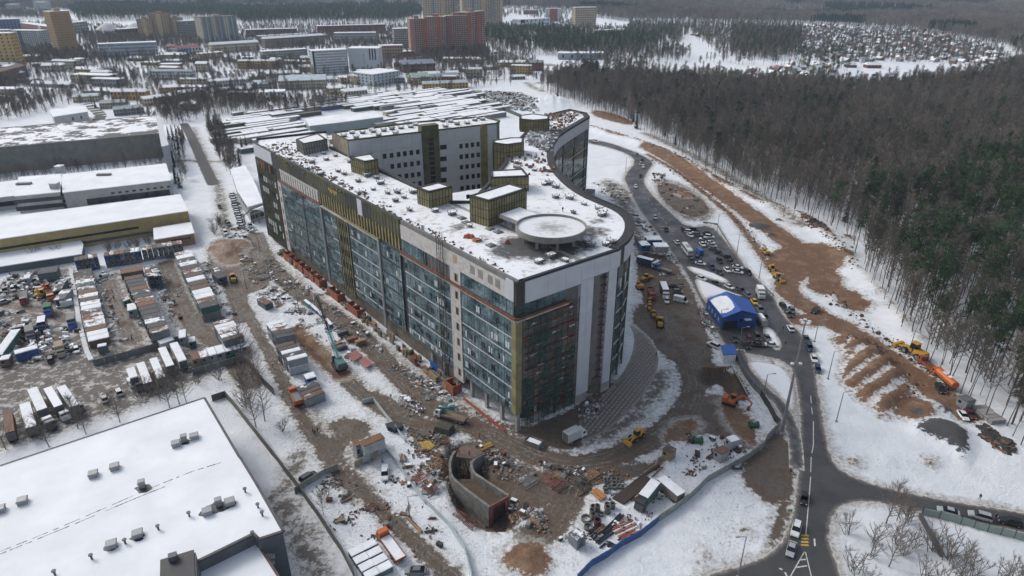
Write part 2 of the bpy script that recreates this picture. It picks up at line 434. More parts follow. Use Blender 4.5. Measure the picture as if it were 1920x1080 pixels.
me.loops.add(quads.size); me.loops.foreach_set('vertex_index',quads.ravel().astype(np.int32))
me.polygons.add(len(quads)); me.polygons.foreach_set('loop_start',np.arange(0,quads.size,4,dtype=np.int32)); me.polygons.foreach_set('loop_total',np.full(len(quads),4,np.int32))
me.update(calc_edges=True)
me.polygons.foreach_set('use_smooth',np.ones(len(quads),bool))
MASK['gravel'] = gravel; MASK['road'] = flat; MASK['lat'] = LAT
for k,v in MASK.items():
    at = me.attributes.new('m_' + k,'FLOAT','POINT'); at.data.foreach_set('value',v.astype(np.float32))
ZG = (gx,gy,z.reshape(nx,ny))
def gz(px_,py_):
    i = int(np.clip(np.searchsorted(gx,px_) - 1,0,nx - 2)); j = int(np.clip(np.searchsorted(gy,py_) - 1,0,ny - 2))
    tx = (px_ - gx[i]) / (gx[i + 1] - gx[i]); ty = (py_ - gy[j]) / (gy[j + 1] - gy[j]); Z = ZG[2]
    return float(Z[i,j] * (1 - tx) * (1 - ty) + Z[i + 1,j] * tx * (1 - ty) + Z[i,j + 1] * (1 - tx) * ty + Z[i + 1,j + 1] * tx * ty)
def mk(px_,py_,nm='mud'):
    i = int(np.clip(np.searchsorted(gx,px_) - 1,0,nx - 2)); j = int(np.clip(np.searchsorted(gy,py_) - 1,0,ny - 2)); return float(MASK[nm].reshape(nx,ny)[i,j])
def GG(px,py):
    v = G(px,py); v.z = gz(v.x,v.y); return v
m,n,b = _new('ground_snow_and_mud')
n1 = noise(n,.9,6,.7); n2 = noise(n,.16,5,.6); n3 = noise(n,4.0,4,.7); n4 = noise(n,.035,3,.5)
n7 = noise(n,.42,7,.8)
def edge(name,amp,off,soft):
    v = attr(n,name)
    v = math_(n,'ADD',v,math_(n,'MULTIPLY',math_(n,'SUBTRACT',n7,.5),amp * 1.1))
    v = math_(n,'ADD',v,math_(n,'MULTIPLY',math_(n,'SUBTRACT',n1,.5),amp))
    v = math_(n,'ADD',v,math_(n,'MULTIPLY',math_(n,'SUBTRACT',n2,.5),amp * .8))
    return maprange(n,v,off - soft,off + soft)
snow = mixc(n,maprange(n,n2,.3,.7),(.83,.865,.90),(.72,.765,.81))
n6 = noise(n,.33,7,.78)
snow = mixc(n,maprange(n,n6,.60,.70,0,.6),snow,(.50,.475,.43))
site = maprange(n,math_(n,'ADD',attr(n,'m_mud'),math_(n,'MULTIPLY',n2,14)),-9,1)
snow = mixc(n,math_(n,'MULTIPLY',math_(n,'MULTIPLY',site,math_(n,'MULTIPLY',maprange(n,noise(n,1.7,6,.8),.52,.60),maprange(n,n7,.44,.56))),.85),snow,(.25,.22,.19))
snow = mixc(n,maprange(n,math_(n,'ADD',n1,math_(n,'MULTIPLY',n4,.6)),.98,1.12),snow,(.33,.31,.27))
dirty = mixc(n,maprange(n,n1,.4,.62),(.60,.59,.56),(.26,.235,.20))
n5 = noise(n,.30,6,.75)
slush = mixc(n,maprange(n,n5,.50,.58),mixc(n,maprange(n,n3,.3,.7),(.115,.10,.085),(.19,.172,.15)),mixc(n,n1,(.40,.385,.36),(.66,.67,.68)))
mud = mixc(n,maprange(n,n1,.35,.7),(.082,.056,.037),(.150,.108,.077))
mud = mixc(n,maprange(n,n2,.45,.62),mud,(.105,.086,.069))
lat = attr(n,'m_lat'); lw = math_(n,'ADD',lat,math_(n,'MULTIPLY',n5,2.2)); rut = math_(n,'SINE',math_(n,'MULTIPLY',lw,5.2)); rnear = math_(n,'MULTIPLY',maprange(n,lw,5.2,3.2),maprange(n,n2,.38,.56)); rutm = math_(n,'MULTIPLY',maprange(n,rut,-.2,.9),rnear)
mud = mixc(n,math_(n,'MULTIPLY',rutm,.55),mud,(.070,.052,.038))
mud = mixc(n,maprange(n,math_(n,'MULTIPLY',math_(n,'MULTIPLY',maprange(n,rut,-.3,-.95),rnear),maprange(n,n1,.46,.58)),0,1,0,.55),mud,(.38,.35,.31))
mud = mixc(n,maprange(n,n3,.66,.78,0,.6),mud,(.5,.48,.45))
soil = mixc(n,maprange(n,n1,.35,.7),(.125,.062,.032),(.225,.128,.070))
soil = mixc(n,maprange(n,n2,.5,.68),soil,(.27,.175,.108))
soil = mixc(n,math_(n,'MULTIPLY',rutm,.45),soil,(.10,.055,.036))
soil = mixc(n,maprange(n,n5,.56,.66,0,.55),soil,(.33,.25,.18))
asph = mixc(n,maprange(n,n1,.3,.7),(.06,.06,.062),(.10,.098,.095))
grav = mixc(n,maprange(n,n3,.3,.7),(.045,.045,.047),(.10,.10,.10))
c = snow
c = mixc(n,math_(n,'MULTIPLY',edge('m_slush',5.5,-1.2,2.0),.55),c,dirty)
c = mixc(n,edge('m_slush',9.0,1.2,1.2),c,slush)
c = mixc(n,math_(n,'MULTIPLY',edge('m_mud',5.5,-1.0,1.2),.6),c,dirty)
c = mixc(n,math_(n,'MULTIPLY',edge('m_road',3.5,-1.4,1.2),.85),c,dirty)
c = mixc(n,edge('m_mud',4.0,.3,.35),c,mud)
c = mixc(n,math_(n,'MULTIPLY',edge('m_soil',6.5,-1.2,1.0),.7),c,dirty)
c = mixc(n,edge('m_soil',5.2,.4,.3),c,soil)
c = mixc(n,edge('m_gravel',5.5,.4,.3),c,grav)
c = mixc(n,edge('m_asph',1.5,.1,.4),c,asph)
n.links.new(c,b.inputs['Base Color'])
wet = edge('m_mud',4.0,.8,1.0)
n.links.new(maprange(n,math_(n,'MULTIPLY',wet,maprange(n,n2,.35,.6)),0,1,.85,.25),b.inputs['Roughness'])
bp = n.nodes.new('ShaderNodeBump'); bp.inputs['Strength'].default_value = .8; bp.inputs['Distance'].default_value = .7
n.links.new(math_(n,'ADD',math_(n,'ADD',n1,math_(n,'MULTIPLY',n6,.8)),math_(n,'MULTIPLY',n3,.4)),bp.inputs['Height']); n.links.new(bp.outputs[0],b.inputs['Normal'])
me.materials.append(m)
tag(link('ground',me),'snow covered ground with muddy brown building site tracks',None,None,'structure')

# ------------------------------------------------------------------ roads
def sheet(name,P,z,m,step=2.5,attrname='edge',extra=None):
    """flat sheet filling the outline P (world), with the distance to its edge stored on it"""
    P = [Vector(p[:2]) for p in P]; ring = []
    for i in range(len(P)):
        a,b_ = P[i],P[(i + 1) % len(P)]; k = max(1,int((b_ - a).length / step))
        ring += [a.lerp(b_,j / k) for j in range(k)]
    xs = [p.x for p in P]; ys = [p.y for p in P]
    g1 = np.arange(min(xs),max(xs),step); g2 = np.arange(min(ys),max(ys),step)
    X,Y = np.meshgrid(g1,g2); X = X.ravel(); Y = Y.ravel(); d = sdpoly(X,Y,P); k = d > step * .5
    vs = ring + [Vector((a,b_)) for a,b_ in zip(X[k],Y[k])]
    nr = len(ring); r = mgeo.delaunay_2d_cdt(vs,[(i,(i + 1) % nr) for i in range(nr)],[list(range(nr))],1,1e-4)
    V = np.array([(v.x,v.y) for v in r[0]])
    me = bpy.data.meshes.new(name); me.from_pydata([(v[0],v[1],z) for v in V],[],[f if True else f for f in r[2]])
    e = np.abs(dseg(V[:,0],V[:,1],P,True)); at = me.attributes.new(attrname,'FLOAT','POINT'); at.data.foreach_set('value',e.astype(np.float32))
    me.materials.append(m); me.update(); return me
m,n,b = _new('wet_asphalt')
n1 = noise(n,.7,6,.7); n2 = noise(n,.1,4,.6); n3 = noise(n,7.,3,.6); e = attr(n,'edge')
base = mixc(n,maprange(n,n2,.35,.65),(.036,.037,.040),(.060,.059,.059))
base = mixc(n,maprange(n,n3,.4,.8,0,.35),base,(.085,.083,.08))
ev = math_(n,'ADD',e,math_(n,'MULTIPLY',math_(n,'SUBTRACT',n1,.5),2.6))
base = mixc(n,maprange(n,ev,1.3,.5),base,(.165,.145,.125))
base = mixc(n,maprange(n,ev,.45,.1),base,(.52,.50,.47))
n8 = noise(n,.33,6,.8); base = mixc(n,maprange(n,n8,.56,.68,0,.5),base,(.115,.112,.108)); base = mixc(n,maprange(n,n8,.44,.34,0,.5),base,(.022,.023,.025))
n.links.new(base,b.inputs['Base Color']); n.links.new(maprange(n,n2,.4,.6,.62,.30),b.inputs['Roughness'])
ASPH = m
tag(link('road',sheet('road',RD['far'],.02,ASPH)),'wet dark asphalt road winding from the far bend to the junction',None,None,'structure')
def ribbon(P,w,z,name,m,label,kind='structure',uvw=True):
    P = [Vector(p[:2]) for p in P]; L = []; Rr = []
    for i,p in enumerate(P):
        t = (P[min(i + 1,len(P) - 1)] - P[max(i - 1,0)]).normalized(); nn = Vector((-t.y,t.x)); L.append(p + nn * w / 2); Rr.append(p - nn * w / 2)
    return L + Rr[::-1]
tag(link('path',sheet('path',ribbon(LOOPP,3.6,0,'',None,''),.03,ASPH,1.5)),'narrow asphalt footpath curving beside the fence to the road',None,None,'structure')
WHITE = mat('road_paint',(.62,.62,.60),.7,.5,2.5); YEL = mat('yellow_paint',(.55,.36,.06),.7,.3,2)
def stripe(P,w,m,name='lane_line',z=.034):
    q = MB(); L = ribbon(P,w,z,'',None,''); k = len(L) // 2
    for i in range(k - 1): q.quad((*L[i],z),(*L[i + 1],z),(*L[-2 - i],z),(*L[-1 - i],z))
    o = q.build(name,m); return tag(o,None,None,None,'structure')
for seg in ([(1520,742),(1521,756)],[(1522,764),(1523,777)],[(1525,790),(1525,835),(1522,850)],[(1521,857),(1520,885)],[(1520,894),(1516,945),(1511,1003)],[(1508,1035),(1478,1088)],[(1510,1035),(1526,1100)]):
    stripe(GX(seg),.2,WHITE)
for seg in ([(1500,1050),(1511,1049)],[(1493,1064),(1513,1061)]): stripe(GX(seg),.3,WHITE)
for i in range(4):
    stripe(GX([(1502 + 0,1004 + i * 6),(1516,1004.5 + i * 6)]),.5,YEL,'crossing_mark')
stripe(GX([(1461,1066),(1467,1068)]),.35,WHITE,'arrow_mark'); stripe(GX([(1472,1073),(1475,1080)]),.35,WHITE,'arrow_mark'); stripe(GX([(1527,1010),(1528,1024)]),.35,WHITE,'arrow_mark')
for seg in ([(1236,424),(1268,430)],[(1238,430),(1264,434)]): stripe(GX(seg),1.1,mat('crossing_paint',(.42,.22,.15),.7,.4,1.5),'crossing_mark')
for i in range(7): stripe(GX([(1215 + i * 6.5,372 + i * 9),(1218 + i * 6.5,376 + i * 9)]),.18,WHITE)
# snow islands on the parking lot
SN = [[(1300,520),(1322,527),(1370,548),(1400,556),(1330,556),(1326,572),(1312,552)],
      [(1284,497),(1330,508),(1372,528),(1358,532),(1322,520),(1295,510)],
      [(1432,607),(1455,622),(1468,648),(1460,660),(1440,648),(1430,625)],
      [(1398,676),(1440,679),(1476,692),(1490,720),(1494,765),(1486,778),(1465,748),(1432,718),(1410,700)],
      [(1480,690),(1486,700),(1492,740),(1495,780),(1488,760),(1484,720)]]
sm,n,b = _new('ploughed_snow')
n1 = noise(n,.8,6,.7); e = attr(n,'edge'); ev = math_(n,'ADD',e,math_(n,'MULTIPLY',math_(n,'SUBTRACT',n1,.5),3.0))
n.links.new(mixc(n,maprange(n,ev,1.5,.2),(.78,.81,.84),(.40,.36,.31)),b.inputs['Base Color']); b.inputs['Roughness'].default_value = .9
def snowbank(P,h,name='snow_bank',label='ploughed dirty snow bank on the parking lot',m=sm):
    me = sheet(name,P,.03,m,1.3)
    e = np.zeros(len(me.vertices),np.float32); me.attributes['edge'].data.foreach_get('value',e)
    co = np.zeros(len(me.vertices) * 3,np.float32); me.vertices.foreach_get('co',co); co = co.reshape(-1,3)
    co[:,2] += np.clip(e / 1.6,0,1) * h * (.4 + 1.1 * fbm(co[:,0] / 2.5,co[:,1] / 2.5,3)); me.vertices.foreach_set('co',co.ravel()); me.update()
    me.polygons.foreach_set('use_smooth',[True] * len(me.polygons))
    return tag(link(name,me),label,None,None,'structure')
for i,P in enumerate(SN): snowbank(smooth(GX(P),1,True),.5)
# stone-grid paving round the round end of the building
PV = smooth(GX([(1082,800),(1100,775),(1128,745),(1165,705),(1186,665),(1190,630),(1178,605),(1215,630),(1236,665),(1232,700),(1205,745),(1160,790),(1120,818),(1098,822)]),1,True)
m,n,b = _new('concrete_grid_paving'); g = ND(n,'ShaderNodeNewGeometry'); g.name = 'POS'
n1 = noise(n,.7,5,.6); e = attr(n,'edge'); ev = math_(n,'ADD',e,math_(n,'MULTIPLY',math_(n,'SUBTRACT',n1,.5),3.0))
n.links.new(mixc(n,maprange(n,ev,.9,.3),mixc(n,maprange(n,n1,.3,.7),(.10,.085,.072),(.155,.135,.12)),(.24,.22,.20)),b.inputs['Base Color']); b.inputs['Roughness'].default_value = .5
tag(link('paving',sheet('paving',PV,.04,m)),'wet brown grid paving curving round the rounded end',None,None,'structure')
CONC = mat('concrete',(.30,.295,.285),.85,.3,.4); DCONC = mat('dark_concrete',(.16,.155,.15),.85,.35,.3)
PAVER = mat('paver',(.30,.285,.27),.7,.35,1.5)
pb = MB(); du = (G(1190,700) - G(1105,800)).normalized().xy; dv = Vector((-du.y,du.x)); o0 = G(1150,740).xy
rows = []
for i in range(-60,60):
    for j in range(-38,38):
        p = o0 + du * (j * 1.5 + (.5 if i % 2 else 0)) + dv * (i * 1.15); rows.append((p.x,p.y))
rows = np.array(rows); ok = sdpoly(rows[:,0],rows[:,1],PV) > 1.0
ang = math.atan2(du.y,du.x)
for p in rows[ok]: pb.box((p[0],p[1],.075),(1.05,.42,.07),ang)
tag(pb.build('paving_blocks',PAVER),'rows of pale concrete blocks set in the grid paving',None,None,'stuff')
# ================================================================== THE UNFINISHED BUILDING
WPAN = mat('white_cladding',(.50,.52,.56),.5,.10,.25); WHITEB = mat('white_blockwork',(.50,.485,.465),.85,.25,.8)
BLACK = mat('black_membrane',(.022,.024,.028),.7,.3,.8); SPAN = mat('white_spandrel',(.56,.60,.64),.45,.1,1)
INS = mat('golden_insulation',(.235,.205,.10),.8,.45,.35); INSG = mat('green_insulation',(.105,.11,.055),.85,.5,.3); BATT = mat('dark_batten',(.035,.035,.03),.7,.3,1)
INSD = mat('dark_insulation',(.055,.062,.05),.85,.4,.3)
FRAME = mat('grey_green_frame',(.10,.12,.115),.5,.3,1); RED = mat('red_ledge',(.145,.062,.045),.8,.4,.6); PALE = mat('pale_ledge',(.42,.37,.31),.8,.4,.6)
ORNG = mat('orange_plank',(.27,.085,.03),.8,.5,.8); WOOD = mat('raw_timber',(.30,.19,.10),.8,.4,.8); RUST = mat('rusty_steel',(.13,.055,.035),.8,.4,.8)
STEEL = mat('galvanised_steel',(.30,.31,.32),.45,.3,.8,.3); GREYW = mat('grey_render',(.23,.235,.22),.85,.3,.25)
def glassmat(name,rgb,rgb2,rough=.07):
    m,n,b = _new(name); oi = n.nodes.new('ShaderNodeObjectInfo')
    g = ND(n,'ShaderNodeNewGeometry'); g.name = 'POS'; mp = n.nodes.new('ShaderNodeMapping'); mp.inputs['Scale'].default_value = (1,1,1.6); n.links.new(g.outputs['Position'],mp.inputs[0])
    f = noise(n,.22,6,.75,mp.outputs[0]); f2 = noise(n,1.4,4,.7,mp.outputs[0])
    f = math_(n,'ADD',math_(n,'MULTIPLY',f,.75),math_(n,'MULTIPLY',f2,.35))
    f = math_(n,'ADD',f,maprange(n,oi.outputs['Random'],0,1,-.035,.035))
    c = mixc(n,maprange(n,f,.50,.68),rgb,rgb2); c = mixc(n,maprange(n,f,.50,.40),c,(.006,.010,.011))  # pale and dark patches imitate cloudy reflections, painted into the glass colour
    n.links.new(c,b.inputs['Base Color']); b.inputs['Roughness'].default_value = rough; b.inputs['IOR'].default_value = 1.52
    bp = n.nodes.new('ShaderNodeBump'); bp.inputs['Strength'].default_value = .12; bp.inputs['Distance'].default_value = .3
    n.links.new(noise(n,.5,3),bp.inputs['Height']); n.links.new(bp.outputs[0],b.inputs['Normal']); return m
GLASS = glassmat('teal_glass',(.042,.088,.105),(.24,.33,.37)); GLASSD = glassmat('dark_glass',(.022,.048,.052),(.09,.14,.15)); WINK = mat('dark_window_glass',(.018,.024,.03),.12,.4,.6)
HB = thing('unfinished_building','huge unfinished curved glass building with snowy flat roof and round helipad','building')
C0 = Vector((.99,141.95)); DA = Vector((-.6206,.7841)); NA = Vector((-.7841,-.6206)); DB = Vector((.7914,.6113)); NB = Vector((.6113,-.7914))
class Face:
    """facade frame: s along the wall, z up, o outwards"""
    def __init__(s,C,D,N): s.C,s.D,s.N = C,D,N; s.rz = math.atan2(D.y,D.x)
    def p(s,a,z,o=0.): q = s.C + s.D * a + s.N * o; return (q.x,q.y,z)
    def box(s,mb,a0,a1,z0,z1,o0,o1,mi=0):
        q = s.C + s.D * (a0 + a1) / 2 + s.N * (o0 + o1) / 2
        mb.box((q.x,q.y,(z0 + z1) / 2),(abs(a1 - a0),abs(o1 - o0),z1 - z0),s.rz,mi)
    def part(s,name,m,*a,parent=None,**k):
        mb = MB(); s.box(mb,*a); return mb.build(name,m,parent or HB)
FA = Face(C0,DA,NA); FB = Face(C0,DB,NB)
ZR = 43.3; LV = [3.6,8.4,13.4,18.4,23.3,28.2,33.2]
# core
BARP = [C0 - NA * .9 + DB * 0,C0 + DA * 181 - NA * .9]
far1 = G(482,262,43.5).xy; far2 = G(612,248,43.5).xy; far3 = G(622,277,43.5).xy
BI = C0 + DB * 22.4
bar = [C0 - NA * .8 + DA * .8,C0 + DA * 180.6 - NA * .8,far1,far2,far3,BI + DA * 118,BI + DA * 62,BI + DA * .8]
wing_out = smooth(GX([(1155,470),(1167,461),(1181,449),(1189,432),(1187,411),(1167,393),(1135,380),(1100,365),(1070,345),(1048,322),(1037,300),(1037,276),(1045,258),(1063,245),(1085,232),(1105,220)],43.5),1)
wing_back = GX([(1100,213),(1068,206),(1030,215)],43.5); wing_in = GX([(985,250),(953,283),(948,305),(925,335),(883,380)],43.5)
wing = [BI.copy() + DA * .8] + [C0 + DB * 33 + DA * .8] + [p.copy() for p in wing_out[1:]] + [p.xy for p in wing_back] + [p.xy for p in wing_in] + [BI + DA * 62]
def shrink(P,d):
    P = [Vector(p[:2]) for p in P]; a = sum(P[i].x * P[(i + 1) % len(P)].y - P[(i + 1) % len(P)].x * P[i].y for i in range(len(P))); sg = 1 if a > 0 else -1; Q = []
    for i in range(len(P)):
        t = (P[(i + 1) % len(P)] - P[i - 1]).normalized(); Q.append(P[i] + Vector((-t.y,t.x)) * d * sg)
    return Q
mb = MB(); mb.prism(bar,5.4,ZR,0); mb.prism([p for p in shrink(wing,.5)],3,ZR,0)
mb.build('wall_core',DCONC,HB)
# ground floor plinth set back behind columns near the corner
mb = MB(); mb.prism([C0 - NA * 7 + DB * 7,C0 - NA * 7 + DA * 28,C0 - NA * 1.2 + DA * 28,C0 - NA * 1.2 + DA * 180,BI + DA * 180,BI + DB * 8,C0 + DB * 20 - NB * 6],-.5,5.4)
mb.build('ground_floor_wall',mat('ground_floor_wall',(.14,.12,.095),.85,.5,.5),HB)
colm = MB(); colm.box((0,0,2.7),(.9,.9,5.6)); cm = colm.mesh('column',CONC)
for s_ in [.5,7,14,21,28,35,42]:
    o = link('column',cm,HB); o.location = FA.p(s_,0,-.9); o.rotation_euler = (0,0,FA.rz)
for s_ in [7,13,19]:
    o = link('column',cm,HB); o.location = FB.p(s_,0,-.9); o.rotation_euler = (0,0,FB.rz)
# snowy roof sheets with bare wet patches
m,n,b = _new('roof_snow'); n1 = noise(n,.55,6,.7); n2 = noise(n,.12,4,.6); e = attr(n,'edge'); ml = attr(n,'melt')
w1 = math_(n,'ADD',ml,math_(n,'MULTIPLY',math_(n,'SUBTRACT',n1,.5),1.5))
bare = mixc(n,n1,(.03,.032,.036),(.12,.12,.12))
c = mixc(n,maprange(n,n2,.3,.7),(.82,.85,.88),(.74,.77,.80))
c = mixc(n,maprange(n,math_(n,'ADD',n1,math_(n,'MULTIPLY',n2,.5)),.80,.95),c,(.40,.365,.32))
c = mixc(n,maprange(n,w1,.3,.8),c,bare)
c = mixc(n,maprange(n,math_(n,'ADD',e,math_(n,'MULTIPLY',math_(n,'SUBTRACT',n1,.5),2.)),.9,.5),c,(.30,.28,.25))
n.links.new(c,b.inputs['Base Color']); b.inputs['Roughness'].default_value = .75; RSNOW = m
MELT = [((990,462),7,1.2),((960,470),6,.9),((1030,468),8,1.1),((1080,460),5,.8),((1105,435),5,.8),((862,425),3,.7),((905,445),2.5,.5),((1010,480),5,.7),((1135,432),2,.7),((832,388),4,.5),((667,326),4,.45),((960,455),4,.8),((1120,415),3,.6),((1050,480),3,.6),((1040,268),6,.3)]
def roofsheet(name,P,z=ZR + .06,melt=MELT,m=RSNOW,parent=HB,step=1.6):
    me = sheet(name,P,z,m,step); co = np.zeros(len(me.vertices) * 3,np.float32); me.vertices.foreach_get('co',co); co = co.reshape(-1,3); M_ = np.zeros(len(co))
    for (p,r,h) in melt:
        c_ = G(p[0],p[1],z); M_ = np.maximum(M_,h * np.clip(1.6 - np.hypot(co[:,0] - c_.x,co[:,1] - c_.y) / r,0,1))
    at = me.attributes.new('melt','FLOAT','POINT'); at.data.foreach_set('value',M_.astype(np.float32)); return link(name,me,parent)
roofsheet('roof',bar); roofsheet('roof',wing)
# parapets
mb = MB()
FA.box(mb,-.2,55,43.0,44.3,-.85,-.1)
FA.part('parapet',mat('grey_parapet',(.17,.17,.165),.85,.3,.5),0,55,43.0,44.35,-.95,-.12)
FA.part('parapet',BATT,55,154,44.3,44.5,-.95,.02)
FB.part('parapet',BLACK,-.2,34,43.0,44.0,-1.0,-.12)
FA.part('parapet',BATT,158,181,44.2,44.4,-1,.05)
def strip_along(name,P,z0,z1,w,m,off=0.,parent=HB,split=0):
    """a wall following the line P, built one length per piece"""
    P = [Vector(p[:2]) for p in P]; NN = []
    for i in range(len(P)):
        t = (P[min(i + 1,len(P) - 1)] - P[max(i - 1,0)]).normalized(); NN.append(Vector((t.y,-t.x)))
    rng = [(i,i + 1) for i in range(len(P) - 1)]
    out = MB(); objs = []
    for a,c_ in rng:
        q = out if not split else MB(); g_ = .03 if split else 0
        p0,p1 = P[a].lerp(P[c_],g_ / max(.1,(P[c_] - P[a]).length)),P[c_].lerp(P[a],g_ / max(.1,(P[c_] - P[a]).length))
        o0,o1 = p0 + NN[a] * (off + w),p1 + NN[c_] * (off + w); i0,i1 = p0 + NN[a] * off,p1 + NN[c_] * off
        q.prism([i0,i1,o1,o0],z0,z1,0,None,True)
        if split: objs.append(q.build(name,m,parent))
    if not split: return out.build(name,m,parent)
    return objs
full = [C0 + DB * 34.2] + wing_out[1:]
strip_along('roof_gutter',full[1:] + [p.xy for p in wing_back],ZR,ZR + .45,2.4,BLACK,-2.6)
strip_along('parapet',full + [p.xy for p in wing_back],ZR - .3,ZR + .75,.5,BLACK,-.25)
NI = BI + DA * 61
strip_along('parapet',[BI + DA * 62,far3],ZR - .3,ZR + .9,1.5,BLACK,-1.2)
strip_along('parapet',[p.xy for p in wing_in] + [BI + DA * 62],ZR - .3,ZR + .9,1.2,BLACK,-1.0)
strip_along('parapet',[far2,far1,C0 + DA * 180.6 - NA * .8],ZR - .3,ZR + .9,.6,BLACK,-.3)
# ---- face A: curtain wall, one pane panel per bay and storey (nearest bays are parts of their own)
panes = []
def bays(f,a0,a1,z0,z1,m,w=2.9,o=0.,keep=True,tilt=.012,name='glass_panel'):
    n_ = max(1,round((a1 - a0) / w)); w = (a1 - a0) / n_
    for i in range(n_):
        mb = panes_far if not keep else MB()
        s0,s1 = a0 + i * w + .07,a0 + (i + 1) * w - .07; t1,t2 = rnd.gauss(0,tilt),rnd.gauss(0,tilt)
        p = [f.p(s0,z0 + .05,o + t1),f.p(s1,z0 + .05,o + t2),f.p(s1,z1 - .05,o - t1),f.p(s0,z1 - .05,o - t2)]
        q = [f.p(s0,z0 + .05,o - .2),f.p(s1,z0 + .05,o - .2),f.p(s1,z1 - .05,o - .2),f.p(s0,z1 - .05,o - .2)]
        if keep:
            i0 = len(mb.v); mb.v += p + q; mb.f += [(i0,i0 + 3,i0 + 2,i0 + 1),(i0,i0 + 1,i0 + 5,i0 + 4),(i0 + 1,i0 + 2,i0 + 6,i0 + 5),(i0 + 2,i0 + 3,i0 + 7,i0 + 6),(i0 + 3,i0,i0 + 4,i0 + 7)]; mb.m += [0] * 5
            o_ = mb.build(name,m,HB)
        else: mb.quad(p[0],p[3],p[2],p[1])
panes_far = MB()
LA = [5.6,8.4,13.4,18.4,23.3,28.2,33.3]
for (a0,a1) in ((1.8,23.6),(29.2,54.0)):
    for k in range(6): bays(FA,a0,a1,LA[k] + .32,LA[k + 1] - .25,GLASS)
for (a0,a1) in ((56.5,69.2),(70.2,91.5)):
    for k in range(6): bays(FA,a0,a1,LA[k] + .3,LA[k + 1] - .2,GLASS,3.2)
for (a0,a1) in ((101.5,113.5),(114.6,131),(132,153.5)):
    for k in range(6): bays(FA,a0,a1,LA[k] - (.9 if k == 0 else 0) + .3,LA[k + 1] - .2,GLASSD if rnd.random() < .4 else GLASS,3.4,keep=False)
tag(panes_far.build('glass_panels',GLASS,HB),None,None,None,'stuff')
bays(FA,1.0,23.5,34.6,38.4,GLASS); bays(FA,42.6,55,34.6,38.4,GLASS)
# dark recess behind upper storey gap
rec = MB(); FA.box(rec,28.8,42.2,34.5,38.6,-1.6,-1.0); rec.build('recess_wall',WHITEB,HB)
for i in range(8): FA.part('mullion',STEEL,29.4 + i * 1.8,29.6 + i * 1.8,34.4,38.5,-.3,-.1)
# white floor bands
for (a0,a1,kk) in ((1.6,23.9,range(1,6)),(29.0,54.2,range(1,6)),(70.2,91.6,range(1,6)),(101.6,106,range(2,6)),(149,153,(2,5))):
    for k in kk: FA.part('floor_band',SPAN,a0,a1,LA[k] - .13,LA[k] + .13,-.1,.06)
mm = MB()
def grid(f,a0,a1,zs,w,mi=0,o=.03,r=.05):
    n_ = max(1,round((a1 - a0) / w)); w = (a1 - a0) / n_
    for i in range(n_ + 1): f.box(mm,a0 + i * w - r,a0 + i * w + r,zs[0],zs[-1],o - .12,o + .02,mi)
    for z in zs: f.box(mm,a0,a1,z - r,z + r,o - .10,o,mi)
for (a0,a1) in ((1.8,23.6),(29.2,54.0),(56.5,69.2),(70.2,91.5)): grid(FA,a0,a1,LA,1.45); grid(FA,a0,a1,[(LA[i] + LA[i + 1]) / 2 - .9 for i in range(6)],60)
for (a0,a1) in ((101.5,113.5),(114.6,131),(132,153.5)): grid(FA,a0,a1,LA,1.7)
grid(FA,1.0,23.5,[34.6,38.4],1.5); grid(FA,42.6,55,[34.6,38.4],1.5)
tag(mm.build('mullions',FRAME,HB),None,None,None,'stuff')
# tilted-open casements and sheets behind the glass
FR2 = mat('open_sash',(.62,.66,.68),.4,.2,1)
for i in range(150):
    a0,a1 = rnd.choice(((2.5,22.5),(30,53),(30,53),(57,68),(71,90),(103,150))); a = a0 + rnd.random() * (a1 - a0); k = rnd.randrange(6); z = LA[k] + 1.3
    r_ = rnd.random(); FA.part('casement',WINK if r_ < .6 else (FR2 if r_ < .85 else INS),a,a + .55,z,z + 1.75,.0,.075)
    if rnd.random() < .6: FA.part('casement',WINK if r_ < .6 else FR2,a + .85,a + 1.4,z,z + 1.75,.0,.075)
# brick column with stair windows
FA.part('white_wall',WHITEB,24.0,28.9,3.2,33.3,-.6,.12); FA.part('white_wall',WHITEB,23.6,42.5,38.6,43.0,-.6,.1)
FA.part('white_wall',WHITEB,3.9,23.6,38.6,43.0,-.6,.1); FA.part('white_wall',WHITEB,42.5,55,38.6,43.0,-.6,.1); FA.part('white_wall',WHITEB,23.7,28.8,34.4,38.6,-.6,.1)
BR = mat('board_in_window',(.20,.11,.07),.85,.4,1)
for z in (5.2,10.3,15.2,20.1,25.0,29.9,35.2):
    FA.part('stair_window',BR,25.0,26.5,z - .2,z + 2.2,.05,.15); FA.part('stair_window',WINK,25.5,26.1,z + .1,z + 1.9,.16,.19)
FA.part('stair_window',mat('tan_board',(.42,.28,.16),.8,.3,1),25.2,26.9,40.2,42.6,.05,.14)
for a in (6.2,9.3,13.5,17.0): FA.part('shuttered_window',mat('grey_shutter',(.24,.225,.22),.6,.3,2),a,a + 1.9,40.0,42.3,.05,.16)
# ledge
FA.part('ledge',RED,0,55.5,33.75,34.35,-.3,.6); FA.part('ledge',PALE,-.1,55.5,33.3,33.72,-.3,.5)
FA.part('ledge',PALE,69.5,114,33.3,33.75,-.3,.55); FA.part('ledge',INS,69.5,96,33.78,34.2,-.3,.5); FA.part('ledge',RED,114,156,33.4,34.1,-.3,.6)
for a in (69.7,114.0):
    mb = MB(); mb.tube(FA.p(a,2.5,.3),FA.p(a,33.6,.3),.42,.42,8); mb.build('rain_column',mat('pale_column',(.42,.42,.40),.6,.2,1),HB)
